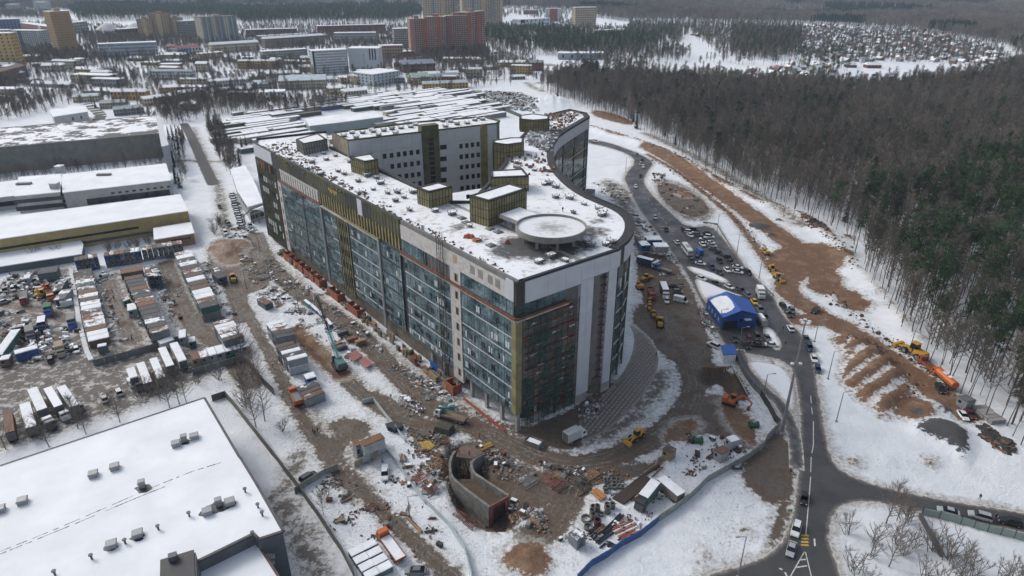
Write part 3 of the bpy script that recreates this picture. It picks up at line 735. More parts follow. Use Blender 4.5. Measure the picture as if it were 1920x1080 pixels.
# band of insulation above, with horizontal battens; storey of pilasters below
for a0,a1,m_ in ((55.2,73,INSG),(73,92,INSD),(92,125,INSG),(125,141,INSD),(141,153.5,INSG)): FA.part('insulation_band',m_,a0,a1,39.1,44.3,-.5,.15)
FA.part('white_panel',WPAN,79.5,82.7,38.8,44.2,.18,.3)
yb = mat('yellow_boards',(.42,.30,.04),.8,.4,1)
for i in range(5): FA.part('yellow_board',yb,104 - i * 1.5,105.2 - i * 1.5,41.6 - (i % 2) * .6,42.5,.16,.24)
bt = MB()
for i in range(11): FA.box(bt,55.2,153.5,39.3 + i * .46,39.36 + i * .46,.1,.2)
for i in range(50): FA.box(bt,55.6 + i * 2,55.72 + i * 2,39.1,44.3,.16,.24)
for (a0,a1,z0,z1) in ((158,181,2.2,38.4),(92.2,101.2,4,33)):
    k = int((a1 - a0) / 1.5)
    for i in range(k + 1): FA.box(bt,a0 + i * (a1 - a0) / k - .06,a0 + i * (a1 - a0) / k + .06,z0,z1,.1,.28)
tag(bt.build('battens',BATT,HB),None,None,None,'stuff')
FA.part('upper_wall',INSD,55.2,153.5,34.3,39.1,-1.2,-.7)
for i in range(29): FA.part('pilaster',INS,56.2 + i * 2.05,57.0 + i * 2.05,34.3,39.08,-.7,.12)
for i in range(16):
    FA.part('white_pier',WHITEB,116 + i * 2.35,117.5 + i * 2.35,34.3,39.3,-.6,.1)
FA.part('white_pier',WHITEB,115.5,153.5,38.2,39.1,-.6,.05)
# gold strip and the gold-green end bay with its windows
FA.part('insulated_bay',INS,92.2,101.2,4,33.2,-.5,.08); FA.part('insulated_bay',INSG,158,181,2.2,38.6,-.5,.08)
FA.part('white_wall',WHITEB,154.0,157.6,2.5,33.5,-.5,.1); FA.part('white_panel',WPAN,160,181,39,44.2,-.3,.3); FA.part('dark_strip',BATT,153.6,160,33.6,44.2,-.5,.05)
for k in range(6):
    for i in range(8): FA.part('window',WINK if rnd.random() < .6 else FR2,159.6 + i * 2.65,161.2 + i * 2.65,LA[k] + .9,LA[k] + 3.2,.05,.2)
    for i in range(3): FA.part('window',WINK,93.3 + i * 2.8,94.5 + i * 2.8,LA[k] + 1,LA[k] + 3.4,.05,.18)
for i in range(9): FA.part('window',mat('orange_cover',(.35,.12,.05),.8,.3,1) if i in (2,5,6) else WINK,159.5 + i * 2.3,160.9 + i * 2.3,34.8,38,.05,.2)
for k in range(6): FA.part('window',BR,155.1,156.4,LA[k] + 1,LA[k] + 3,.05,.15)
# ---- face B
FB.part('white_panel',WPAN,2.6,9.9,37.8,43.4,-.5,.3); FB.part('white_panel',WPAN,9.96,15.5,37.8,43.4,-.5,.3); FB.part('white_panel',WPAN,15.56,21.1,37.8,43.4,-.5,.3); FB.part('white_panel',WPAN,21.16,25.5,38.5,43.4,-.5,.3); FB.part('white_panel',WPAN,25.56,31.2,38.6,43.4,-.5,.3); FB.part('white_panel',WPAN,31.26,34.4,38.5,43.4,-.5,.3)
FA.part('white_panel',WPAN,.7,3.8,38.6,43.9,-.5,.25)
FB.part('corner_batten',BATT,.3,2.5,37.6,44,-.9,.1); FA.part('corner_batten',BATT,-.2,.65,37.8,44,-.9,.1)
for k in range(7):
    z0,z1 = 3 + k * 5.07,3 + (k + 1) * 5.07 - .04; FB.part('white_strip',WPAN,21.1,23.3,z0,z1,-.8,.34); FB.part('white_strip',WPAN,23.36,25.6,z0,z1,-.8,.34); FB.part('white_strip',WPAN,31.2,34.3,z0,z1,-.8,.34)
FB.part('plinth',CONC,21.0,25.4,-.5,3,-1,.3); FB.part('plinth',CONC,31.0,34.4,-.5,3,-1,.3)
# corner bay glazing on top storey, ledge
bays(FB,.2,16.5,34.5,37.6,GLASSD,2.2,-.4); FB.part('ledge',PALE,-.1,16.8,33.35,33.75,-.3,.6); FB.part('ledge',RED,0,16.8,33.78,34.3,-.3,.5)
FB.part('gold_corner',INS,-.05,1.9,5.6,33.3,-.5,.02); FA.part('gold_corner',INS,.05,1.75,5.6,33.3,-.5,.06)
TIMB = mat('raw_timber',(0,0,0))
# open floors behind scaffolding: slabs, insulated back wall, planks, posts, torn green netting
FB.part('back_wall',mat('back_wall',(.07,.075,.06),.8,.5,.4),1.9,21,3,34.0,-1.4,-1.2)
for k in range(13):
    z = 3.4 + k * 2.4
    if z > 33: break
    FB.part('scaffold_deck',ORNG if k % 2 == 0 else TIMB,2.2 + rnd.random() * 2,20.8 - rnd.random() * 3,z,z + .16,-.9,-.05)
for a0 in np.arange(2.2,18.6,2.05):
    for k in range(6):
        if rnd.random() < .6: FB.part('insulation_panel',rnd.choice([INS,INS,TIMB,ORNG,INSG]),a0,a0 + 1.85,LA[k] + .4,LA[k + 1] - .5,-1.18,-1.05)
        elif rnd.random() < .6: FB.part('glass_panel',GLASSD,a0,a0 + 1.9,LA[k] + .4,LA[k + 1] - .3,-1.18,-1.02)
sc_ = MB()
for i in range(11):
    a = 2 + i * 1.9; FB.box(sc_,a - .06,a + .06,0,34,.0,.12); FB.box(sc_,a - .06,a + .06,0,34,-.95,-.85)
for k in range(17): FB.box(sc_,2,21,2 * k + 1,2 * k + 1.08,.02,.1)
for k in range(14):
    a = 2.5 + (k * 5.3) % 16; z = 2 + k * 2.2; sc_.tube(FB.p(a,z,.1),FB.p(a + 2,z + 2.2,.1),.05,n=4)
tag(sc_.build('scaffold_poles',BATT,HB),None,None,None,'stuff')
m,n,b = _new('green_netting'); b.inputs['Base Color'].default_value = (.03,.072,.062,1); b.inputs['Roughness'].default_value = .8
tr = n.nodes.new('ShaderNodeBsdfTransparent'); mx = n.nodes.new('ShaderNodeMixShader'); n1 = noise(n,.35,5,.75)
n.links.new(maprange(n,n1,.44,.62,.04,.68),mx.inputs[0]); n.links.new(tr.outputs[0],mx.inputs[1]); n.links.new(b.outputs[0],mx.inputs[2])
o_ = [q for q in n.nodes if q.type == 'OUTPUT_MATERIAL'][0]; n.links.new(mx.outputs[0],o_.inputs['Surface']); NET = m
for (a0,a1,z0,z1) in ((2.2,6,1,15),(7.5,11.5,1,33),(13,15.2,1,32),(4,8,18,33),(16.5,20,.5,20),(11.6,13,1,12)):
    FB.part('netting',NET,a0,a1,z0,z1,.16,.18)
for i in range(90):
    a = 2.4 + rnd.random() * 17; z = 4 + rnd.random() * 28; FB.part('loose_board',rnd.choice([ORNG,SPAN,WOOD,ORNG,RUST]),a,a + .5 + rnd.random() * 2.4,z,z + .1 + rnd.random() * .22,.02,.14)
# folded balconies between the white strips: slabs drawn back to a V
for k in range(15):
    z = 2.6 + k * 2.43
    q = MB()
    for (s0,s1) in ((25.7,28.4),(28.4,31.1)):
        dep = lambda s_: -.05 - 2.0 * (1 - abs(s_ - 28.4) / 2.7)
        P = [FB.p(s0,0,dep(s0) - 1.0)[:2],FB.p(s1,0,dep(s1) - 1.0)[:2],FB.p(s1,0,dep(s1) + .1)[:2],FB.p(s0,0,dep(s0) + .1)[:2]]; q.prism(P,z,z + .34,0,None,True)
    q.build('balcony_slab',RUST if k % 3 else BR,HB)
q = MB(); q.prism([FB.p(25.6,0,-1.3)[:2],FB.p(28.4,0,-3.9)[:2],FB.p(31.2,0,-1.3)[:2],FB.p(31.2,0,-4.6)[:2],FB.p(25.6,0,-4.6)[:2]],0,38.6); q.build('balcony_wall',mat('lilac_grey_wall',(.34,.31,.36),.8,.4,.6),HB)
rl = MB()
for k in range(15):
    z = 2.6 + k * 2.43
    for (s0,s1) in ((25.7,28.4),(28.4,31.1)):
        d0 = -.2 - 2.6 * (1 - abs(s0 - 28.4) / 2.7); d1 = -.2 - 2.6 * (1 - abs(s1 - 28.4) / 2.7)
        rl.tube(FB.p(s0,z + 1.2,d0 + .5),FB.p(s1,z + 1.2,d1 + .5),.11,n=4); rl.tube(FB.p(s0,z + .7,d0),FB.p(s1,z + .7,d1),.04,n=4)
for s_ in (26.5,27.5,29.3,30.3): d0 = -.2 - 2.6 * (1 - abs(s_ - 28.4) / 2.7); rl.tube(FB.p(s_,2,d0),FB.p(s_,38,d0),.06,n=4)
tag(rl.build('balcony_rails',mat('pink_scaffold',(.20,.15,.16),.7,.4,1),HB),None,None,None,'stuff')
q = MB();
for k in range(14): q.tube(FB.p(16.8 + (k % 2) * 3.6,2.5 + k * 2.3,.05),FB.p(20.4 - (k % 2) * 3.6,4.8 + k * 2.3,.05),.09,n=4)
tag(q.build('stair_rails',RUST,HB),None,None,None,'stuff')
# ---- the curved flank
CV = full; LC = [2,7.4,12.6,17.8,23,28.2,33.2,37.6]
for i in range(len(CV) - 1):
    a,c_ = CV[i],CV[i + 1]; L = (c_ - a).length; D = (c_ - a) / L; N = Vector((D.y,-D.x)); f = Face(a,D,N)
    kpan = max(1,round(L / 3.2))
    for j in range(kpan):
        s0,s1 = L * j / kpan + .06,L * (j + 1) / kpan - .06
        dark = any(abs(i - t) < 1 for t in (2,17))
        if dark: f.part('insulation_panel',INSG if j % 2 else INSD,s0,s1,38,43.4,-.3,.15)
        else: f.part('white_panel',WPAN,s0,s1,38.1,43.4,-.3,.2)
    for k in range(6): bays(f,0,L,LC[k] + .1,LC[k + 1] - .1,GLASSD,3.6,-.45)
    bays(f,0,L,33.4,37.6,GLASSD,3.6,-.9)
    for k in range(1,6): f.part('floor_band',SPAN,.03,L - .03,LC[k] - .12,LC[k] + .12,-.6,-.28)
q = MB()
for i in range(0,len(CV) - 1,2):
    a = CV[i]; D = (CV[i + 1] - a).normalized(); f = Face(a,D,Vector((D.y,-D.x))); f.box(q,-.25,.25,0,37.8,-.6,-.1)
tag(q.build('curved_pilasters',INSG,HB),None,None,None,'stuff')
# far end wall of the wing
f = Face(Vector(CV[-1]),(wing_back[0].xy - CV[-1]).normalized(),Vector((1,.2)));
strip_along('end_wall',[CV[-1]] + [p.xy for p in wing_back] + [wing_in[0].xy],4,43.4,.3,WPAN,-.2)
# courtyard walls
strip_along('court_wall',[BI + DA * 62,far3],30,42.9,.2,DCONC,0)
strip_along('court_wall',[p.xy for p in wing_in],20,42.9,.3,INS,-.3)
# ---- the taller middle block
TP = GX([(652,263),(913,233),(931,231),(938,226),(906,218),(783,228),(622,248)],50.5)
q = MB(); q.prism(shrink([p.xy for p in TP],.4),22,50.0); q.build('tower_block',DCONC,HB)
roofsheet('tower_roof',shrink([p.xy for p in TP],.5),50.1,[((700,240),4,.5),((690,250),3,.4),((830,235),3,.4)])
strip_along('parapet',[p.xy for p in TP] + [TP[0].xy],49.8,50.7,.5,INSG,-.5)
TD = (TP[1].xy - TP[0].xy); TLn = TD.length; TD.normalize(); FT = Face(TP[0].xy,TD,Vector((TD.y,-TD.x)))
def tS(px,z): # s on the tower face for a picture column at height z
    best = 0
    lo,hi = -5,75
    for _ in range(40):
        m_ = (lo + hi) / 2; p_ = FT.p(m_,z)
        if PR(*p_)[0] < px: lo = m_
        else: hi = m_
    return lo
s1,s2,s3,s4 = tS(790,50),tS(822,50),tS(900,50),TLn
def wallpanels(f,a0,a1,zs,w):
    k = max(1,round((a1 - a0) / w)); w = (a1 - a0) / k
    for i in range(k):
        for j in range(len(zs) - 1): f.part('wall_panel',WPAN,a0 + i * w + .03,a0 + (i + 1) * w - .03,zs[j] + .03,zs[j + 1] - .03,-.35,.12 + rnd.random() * .02)
ZT = [22,27.5,33.3,39.1,44.9,50.1]
wallpanels(FT,.2,s1,ZT,4.2); wallpanels(FT,s2,s3,ZT,4.2)
FT.part('insulated_bay',INSG,s1,s2,22,52.9,-3.5,.5); FT.part('insulated_bay',INS,s3,s4,22,50.6,-.3,.2)
FT.part('stair_glazing',WINK,(s1 + s2) / 2 - 1.0,(s1 + s2) / 2 + 1.3,22,47.5,.45,.6)
q = MB()
for i in range(12): FT.box(q,(s1 + s2) / 2 - 1.1,(s1 + s2) / 2 + 1.4,23 + i * 2.1,23.15 + i * 2.1,.55,.68)
tag(q.build('stair_transoms',STEEL,HB),None,None,None,'stuff')
f2 = Face(TP[1].xy,(TP[2].xy - TP[1].xy).normalized(),Vector((.5,-.86))); wallpanels(f2,.1,(TP[2] - TP[1]).length,ZT,3)
f3 = Face(TP[6].xy,(TP[0].xy - TP[6].xy).normalized(),Vector((-.8,-.6))); f3.part('insulated_bay',mat('grey_gold_end',(.20,.18,.13),.85,.5,.4),0,(TP[0] - TP[6]).length,40,50.2,-.3,.1)
def twin(px,py):
    # window on the tower face at a picture point
    x_ = (px - 960) / FPX; y_ = (540 - py) / FPX; r = Vector((x_,CP + y_ * SP,-SP + y_ * CP)); C_ = FT.C; n_ = FT.N
    t = (C_.x * n_.x + C_.y * n_.y) / (r.x * n_.x + r.y * n_.y); q_ = r * t; s_ = (q_.xy - C_).dot(FT.D); z_ = HC + q_.z
    FT.part('window',WINK,s_ - .8,s_ + .8,z_ - 1.0,z_ + 1.0,.1,.19);
for (y0,dy,xs) in ((291,-.13,(721,734,747,759,771,783)),(312,-.13,(735.5,748,760,772,784)),(333,-.13,(738,749,762,773.5,785)),(350,-.12,(775,787))):
    for x_ in xs: twin(x_,y0 + (x_ - 735) * dy)
for (y0,xs) in ((274,(864,875,885.5,896)),(294,(864.5,875,886,896.5)),(313.5,(865,875.5,886.5,897)),(333,(865.5,876,887,897)),(353,(866,877,887.5,897.5)),(370,(877,))):
    for x_ in xs: twin(x_,y0 - (x_ - 864) * .12)
for y0 in (276,298,318,338):
    twin(828,y0); twin(834,y0 - .5)
q = MB()
for s0_ in (31.2,32.4):
    for o0_ in (.5,1.7): FA.box(q,s0_ - .06,s0_ + .06,0,47.5,o0_ - .06,o0_ + .06)
for k in range(32):
    z0 = k * 1.48; q.tube(FA.p(31.2,z0,.5),FA.p(32.4,z0 + 1.48,.5),.04,n=3); q.tube(FA.p(31.2,z0,1.7),FA.p(32.4,z0 + 1.48,1.7),.04,n=3); FA.box(q,31.2,32.4,z0,z0 + .07,.5,.6); FA.box(q,31.2,32.4,z0,z0 + .07,1.6,1.7)
tag(q.build('hoist_mast',BATT),'thin lattice builders hoist mast fixed to the long glass facade','hoist')
# ---- gold boxes on the roof
def roofbox(Q,z,m_,base=ZR,w=1.3,inner=True,snow=True):
    P = [p.xy for p in GX(Q,z)]; q = MB(); q.prism(P,base,z,0); o_ = q.build('roof_box',m_,HB)
    t_ = MB(); k_ = len(P)
    for i in range(k_):
        a,c_ = P[i],P[(i + 1) % k_]; L = (c_ - a).length; D = (c_ - a) / L; ctr = sum(P,Vector((0,0))) / k_; N = Vector((D.y,-D.x))
        if N.dot(a - ctr) < 0: N = -N
        f = Face(a,D,N); nn = max(1,round(L / w))
        for j in range(nn + 1): f.box(t_,L * j / nn - .07,L * j / nn + .07,base,z,.0,.12)
        for zz in np.arange(base + 2.4,z,2.6): f.box(t_,0,L,zz,zz + .14,.0,.12)
        f.box(t_,-.1,L + .1,z,z + .35,-.7,.05)
    t_.build('box_battens',BATT,o_)
    if snow:
        rs = MB(); rs.prism(shrink(P,1.1),z,z + .12); rs.build('box_snow',mat('box_snow',(.78,.81,.84),.9,.12,.5),o_)
roofbox([(555,262),(596,251),(613,262),(568,271)],47.8,GREYW)
roofbox([(657,296),(696,289),(708,300),(683,304)],48.7,INS)
roofbox([(782,353),(822,343),(847,351),(804,361)],48.5,INS)
roofbox([(881,368),(953,345),(987,355),(916,378)],51.2,INS,w=1.05)
roofbox([(920,321),(980,318),(991,331),(921,334)],48.5,INS)
roofbox([(924,264),(958,259),(982,259),(982,268),(950,272),(926,269)],48.5,INS,30)
roofbox([(974,217),(1000,214),(1030,218),(1029,224),(1000,226),(975,224)],49,INS)
for (x_,y_,w_) in ((917,400,6),(918,389,5)):
    pass
FT_ = Face(G(881,368,51.2).xy,(G(916,378,51.2).xy - G(881,368,51.2).xy).normalized(),Vector((-.7,-.7)))
# ---- helipad
HP = G(1033,426.5,47.2); hr = 9.45
q = MB(); ring = [(HP.x + hr * math.cos(t),HP.y + hr * math.sin(t)) for t in np.linspace(0,2 * math.pi,49)[:-1]]
q.prism(ring,46.0,47.2,0,None,True); pad = q.build('helipad',mat('pale_concrete_rim',(.215,.215,.20),.7,.25,.6),HB)
q = MB()
for i in range(48):
    a,c_ = ring[i],ring[(i + 1) % 48]; q.prism([a,c_,(HP.x + (c_[0] - HP.x) * 1.035,HP.y + (c_[1] - HP.y) * 1.035),(HP.x + (a[0] - HP.x) * 1.035,HP.y + (a[1] - HP.y) * 1.035)],46.3,47.85,0,None,True)
q.build('pad_rim',mat('pale_concrete_rim',(0,0,0)),pad)
m,n,b = _new('pad_snow'); n1 = noise(n,.5,7,.75); e = attr(n,'edge');
ev = math_(n,'ADD',e,math_(n,'MULTIPLY',math_(n,'SUBTRACT',n1,.5),16.0))
n.links.new(mixc(n,maprange(n,ev,3.6,8.5,0,.75),(.70,.73,.75),(.22,.225,.21)),b.inputs['Base Color']); b.inputs['Roughness'].default_value = .85
link('pad_snow',sheet('pad_snow',[(HP.x + (p[0] - HP.x) * .995,HP.y + (p[1] - HP.y) * .995) for p in ring],47.23,m,.7),pad)
for t in np.linspace(0,2 * math.pi,9)[:-1]:
    o_ = MB(); o_.box((HP.x + 7.2 * math.cos(t + .2),HP.y + 7.2 * math.sin(t + .2),44.7),(.8,.8,2.7)); o_.build('pad_column',CONC,pad)
q = MB(); W1 = GX([(935,402),(975,388),(1015,404),(978,418)],47.2); q.prism([p.xy for p in W1],46.2,47.2,0,None,True); wk = q.build('walkway',CONC,HB)
q = MB(); q.prism(shrink([p.xy for p in W1],.5),47.2,47.3); q.build('walkway_snow',mat('box_snow',(0,0,0)),wk)
for p_ in ((948,406),(962,413)): c_ = G(p_[0],p_[1],46.2); q = MB(); q.box((c_.x,c_.y + 1,44.8),(.7,.7,2.8)); q.build('walkway_column',CONC,wk)
# ---- roof vents, hatches
SNT = matsnow('snowy_vent',(.13,.13,.125),.62,1.6); VB = MB()
VB.box((0,0,.25),(2.0,1.4,.5)); VB.box((0,0,1.0),(2.5,1.8,.16))
for sx in (-.9,.9):
    for sy in (-.6,.6): VB.box((sx,sy,.7),(.12,.12,.6)); VB.box((sx * 1.15,sy * 1.1,1.25),(.16,.16,.55))
vm = VB.mesh('roof_vent',SNT); HBm = MB(); HBm.box((0,0,.15),(2.2,2.2,.3)); HBm.box((0,0,.4),(1.9,1.9,.2),top=(.7,.7)); hm = HBm.mesh('roof_hatch',mat('grey_hatch',(.16,.165,.16),.6,.3,1))
VENTS = [(512,288),(543,299),(560,312),(597,282),(607,289),(629,293),(612,300),(634,322),(645,327),(600,328),(672,341),(689,331),(706,335),(714,345),(745,362),(775,362),(727,363),(757,371),(790,370),(768,395),(816,397),(742,378),(700,356),(848,403),(880,425),(897,452),(1042,371),(1068,373),(1095,384),(1123,393),(1130,400),(1146,456),(1136,460),(1020,465),(1033,482),(1010,493),(1060,490),(1075,400),(1128,405),(1100,455),(1107,462),(820,382),(655,305),(672,315),(585,305),(575,318),(640,345),(680,362),(1020,347),(1002,320),(1005,302),(1030,346),(1042,352),(968,306),(970,316)]
for (x_,y_) in VENTS:
    c_ = G(x_,y_,ZR + .1); o_ = link('roof_vent',vm,HB); o_.location = (c_.x,c_.y,ZR + .08); o_.rotation_euler = (0,0,FA.rz + rnd.choice((0,math.pi / 2)) + rnd.gauss(0,.05)); k_ = rnd.uniform(.7,1.15); o_.scale = (k_,k_,k_)
for (x_,y_) in ((919,430),(934,436),(920,461),(866,410),(874,418),(1032,478),(1012,488)):
    c_ = G(x_,y_,ZR); o_ = link('roof_hatch',hm,HB); o_.location = (c_.x,c_.y,ZR + .07); o_.rotation_euler = (0,0,FA.rz)
for (x_,y_) in [(645,256),(660,250),(680,250),(700,248),(720,246),(735,243),(752,241),(770,239),(779,235),(835,238),(845,229),(857,234),(876,232),(890,226),(905,225),(668,259),(710,254),(742,252),(830,228),(762,232),(697,245),(895,222)]:
    c_ = G(x_,y_,50.2); o_ = link('roof_vent',vm,HB); o_.location = (c_.x,c_.y,50.12); o_.rotation_euler = (0,0,FT.rz)
# small clutter lying on the roof
cl = MB(); pal = [RUST,BR,DCONC,WOOD,BATT,mat('grey_scrap',(.22,.22,.22),.7,.4,1),mat('dull_brick',(.24,.125,.09),.85,.3,1),mat('pale_sheet',(.5,.53,.55),.6,.2,1)]
def clutter(P,n_,z,sz=(.3,1.2),mats=range(8),h=(.1,.6),mb=cl):
    P = [Vector(p[:2]) for p in P]; xs = [p.x for p in P]; ys = [p.y for p in P]; k = 0; g_ = 0
    while k < n_ and g_ < n_ * 30:
        g_ += 1; X,Y = rnd.uniform(min(xs),max(xs)),rnd.uniform(min(ys),max(ys))
        if not inpoly(np.array([X]),np.array([Y]),P)[0]: continue
        zz = z if z is not None else gz(X,Y); hh = rnd.uniform(*h); mb.box((X,Y,zz + hh / 2),(rnd.uniform(*sz),rnd.uniform(*sz) * .6,hh),rnd.uniform(0,3.1),rnd.choice(list(mats)),rx=rnd.gauss(0,.15),ry=rnd.gauss(0,.15)); k += 1
clutter([C0 + DA * 60 - NA * 1.5,C0 + DA * 178 - NA * 1.5,C0 + DA * 178 - NA * 9,C0 + DA * 60 - NA * 5],170,ZR + .05)
clutter([p.xy for p in GX([(520,300),(560,300),(690,370),(640,365)],ZR)],60,ZR + .05)
clutter([p.xy for p in GX([(480,272),(560,262),(600,300),(520,290)],ZR)],80,ZR + .05)
clutter([C0 + DA * 5 - NA * 2,C0 + DA * 60 - NA * 2,C0 + DA * 60 - NA * 4.5,C0 + DA * 5 - NA * 3.5],60,ZR + .05,(.2,.8))
clutter([p.xy for p in GX([(990,240),(1050,245),(1035,290),(985,270)],ZR)],220,ZR + .05,(.5,2.2),(2,7,7,5),(.2,1.2))
clutter([p.xy for p in GX([(1020,215),(1090,212),(1075,230),(1030,260)],ZR)],170,ZR + .05,(.4,1.8),(0,6,6,7,3),(.2,1.1))
clutter([p.xy for p in GX([(955,290),(1035,290),(1045,330),(950,330)],ZR)],60,ZR + .05,(.4,1.8),(0,6,6,2),(.2,1.1))
tag(cl.build('roof_clutter',pal,HB),None,None,None,'stuff')
# ================================================================== HALLS AND BUILDINGS ON THE LEFT
ROOFS = mat('roof_snow_plain',(.80,.83,.865),.9,.11,.10,bump=.25); GREYP = mat('grey_panel_wall',(.20,.205,.185),.85,.25,.25); BEIGE = mat('yellow_render',(.40,.315,.14),.85,.2,.4); TAN = mat('tan_brick',(.30,.19,.115),.85,.25,.6)
LGREY = mat('light_grey_wall',(.36,.375,.385),.7,.2,.3); DGREY = mat('dark_grey_wall',(.10,.11,.12),.6,.25,.4); WIN = WINK
def wallface(P,i,z0=0):
    a,b_ = P[i],P[(i + 1) % len(P)]; L = (b_ - a).length; D = (b_ - a) / L; c_ = sum(P,Vector((0,0))) / len(P); N = Vector((D.y,-D.x))
    if N.dot(a - c_) < 0: N = -N
    return Face(a,D,N),L
def hall(name,label,cat,Q,z,wall,roofm=None,wins=(),over=.35,parap=None,joint=None):
    """building from the outline of its roof; wins = (edge, n, width, z0, z1, material, as separate parts, from, to)"""
    P = [p.xy for p in GX(Q,z)]; t = thing(name,label,cat,(P[0].x,P[0].y,0)); t.location = (0,0,0)
    q = MB(); q.prism(P,-.6,z - .25); q.build('wall',wall,t)
    q = MB(); q.prism(shrink(P,-over),z - .25,z + .12); q.build('roof',roofm or ROOFS,t)
    if parap:
        for i in range(len(P)):
            f,L = wallface(P,i); f2_ = MB(); f.box(f2_,-.1,L + .1,z - .3,z + parap[1],-.4 if not over else -.2,over + .12); f2_.build('parapet',parap[0],t)
    for (e,n_,w,z0,z1,m_,sep,*ft) in wins:
        f,L = wallface(P,e); a0,a1 = (ft[0] * L,ft[1] * L) if ft else (0,L); st = MB()
        for i in range(n_):
            c_ = a0 + (a1 - a0) * (i + .5) / n_
            if sep: f.part('window',m_,c_ - w / 2,c_ + w / 2,z0,z1,.03,.09,parent=t)
            else: f.box(st,c_ - w / 2,c_ + w / 2,z0,z1,.03,.09)
        if not sep: tag(st.build('windows',m_,t),None,None,None,'stuff')
    if joint:
        for (e,w,m_) in joint:
            f,L = wallface(P,e); st = MB(); n_ = int(L / w)
            for i in range(1,n_): f.box(st,L * i / n_ - .06,L * i / n_ + .06,0,z - .3,0,.04)
            tag(st.build('wall_joints',m_,t),None,None,None,'stuff')
    return t,P
m_,n,b = _new('thawing_roof'); n1 = noise(n,.09,6,.68); n2 = noise(n,.5,4,.6)
n.links.new(mixc(n,maprange(n,math_(n,'ADD',n1,math_(n,'MULTIPLY',n2,.12)),.53,.575),mixc(n,n2,(.045,.047,.05),(.10,.10,.10)),(.78,.81,.845)),b.inputs['Base Color']); b.inputs['Roughness'].default_value = .8; THAW = m_
t,P = hall('grey_hall','very long grey concrete hall with a patchy thawing flat roof behind bare trees','hall',[(-260,262),(292,217),(301,250),(-330,306)],15.5,GREYP,THAW,parap=(mat('hall_rim',(.24,.24,.23),.8,.2,.5),.35),joint=[(2,6,DCONC)])
hall('roof_shed','low white penthouse strip along the gable end of the grey hall','building annex',[(292,217),(299,218),(316,272),(303,275)],15.8,LGREY,mat('pale_sheet',(0,0,0)),over=.1)
t,P = hall('white_workshop','long white workshop with snowy roof and small square chimneys','workshop',[(116,327),(311,307),(320,338),(118,361)],9,LGREY,wins=[(2,7,7,1.0,4.2,WIN,True,.05,.8),(2,9,1.6,5.2,6.2,WIN,True,.0,.6)])
for (x_,y_) in ((112,316),(103,348)):
    c_ = G(x_,y_,10.5); q = MB(); q.box((c_.x,c_.y,9.5),(3.6,3.6,5)); k = q.build('chimney',LGREY,t); q = MB(); q.box((c_.x,c_.y,12.1),(3.9,3.9,.3)); q.build('chimney_cap',ROOFS,k)
for (x_,y_) in ((195,328),(45,345)): c_ = G(x_,y_,9.3); q = MB(); q.box((c_.x,c_.y,9.6),(7,2.6,1),R(7)); q.build('roof_hatch',mat('grey_hatch',(0,0,0)),t)
hall('white_workshop','shorter white workshop wing with two rows of dark ribbon windows','workshop',[(36,332),(116,326),(112,360),(28,368)],9,LGREY,wins=[(2,3,9,1.2,3.4,WIN,True),(2,3,9,5,7,WIN,True)])
hall('white_workshop','low snowy roof workshop cut by the left picture edge','workshop',[(-200,362),(36,338),(34,366),(-200,392)],7,LGREY,wins=[(2,14,4,2,4.5,WIN,True,0,.5)])
hall('yellow_hall','long yellow hall with smooth snow roof and a dark ribbon window','hall',[(-300,447),(338,365),(352,395),(-300,492)],9.5,BEIGE,wins=[(2,40,2.7,4.6,5.6,WIN,True,.18,.6),(2,32,3.4,1.4,2.6,mat('dull_glazing',(.16,.19,.21),.3,.3,.7),True,.14,.42)],over=.6)
hall('low_annex','low annex with thick rounded snow on its roof below the yellow hall','annex',[(-200,492),(148,447),(155,458),(153,476),(-200,530)],3.2,DGREY,over=.3)
hall('brown_house','small tan brick building with snowy roof and three slit windows','house',[(289,428),(357,417),(363,437),(290,449)],5.2,TAN,wins=[(2,4,2.1,3.0,3.7,WIN,True,.1,.6)],over=.5)
hall('white_office','narrow white two storey office beside the far end of the glass building','office',[(433,317),(459,310),(478,345),(492,380),(466,388),(446,357)],8,LGREY,wins=[(3,3,2.2,4.6,6.6,WIN,True),(3,3,2.2,1.4,3.4,WIN,True),(4,5,2.5,4.6,6.6,WIN,True),(5,5,2.5,4.6,6.6,WIN,True)])
hall('white_tower_house','small white blocky building with two narrow windows in the upper left','house',[(93,205),(128,203),(130,198),(160,199),(164,209),(100,219)],9,mat('pale_wall',(.44,.44,.42),.8,.15,.4),wins=[(4,2,1.2,4,6.4,WIN,True,.1,.6)])
# arched canopy between them
q = MB(); A_ = G(455,404,5); B_ = G(497,398,5)
for i in range(8):
    a,c_ = A_.lerp(B_,i / 8),A_.lerp(B_,(i + 1) / 8); za,zc = 5 + 2.2 * math.sin(math.pi * i / 8),5 + 2.2 * math.sin(math.pi * (i + 1) / 8)
    q.quad((a.x,a.y,za),(c_.x,c_.y,zc),(c_.x + 5,c_.y + 10,zc),(a.x + 5,a.y + 10,za))
    q.quad((a.x,a.y,za),(c_.x,c_.y,zc),(c_.x,c_.y,zc - .6),(a.x,a.y,za - .6),1)
t = thing('arched_canopy','small arched canopy with snow in front of the white office','canopy'); q.build('canopy_roof',[ROOFS,INS],t)
for i in (0,3,5,8):
    a = A_.lerp(B_,i / 8); zt = 4.4 + 2.2 * math.sin(math.pi * i / 8)
    for k in (0,1): q = MB(); q.box((a.x + .3 + 4.4 * k,a.y + .4 + 9 * k,zt / 2 - .2),(.4,.4,zt + .4)); q.build('post',DCONC,t)
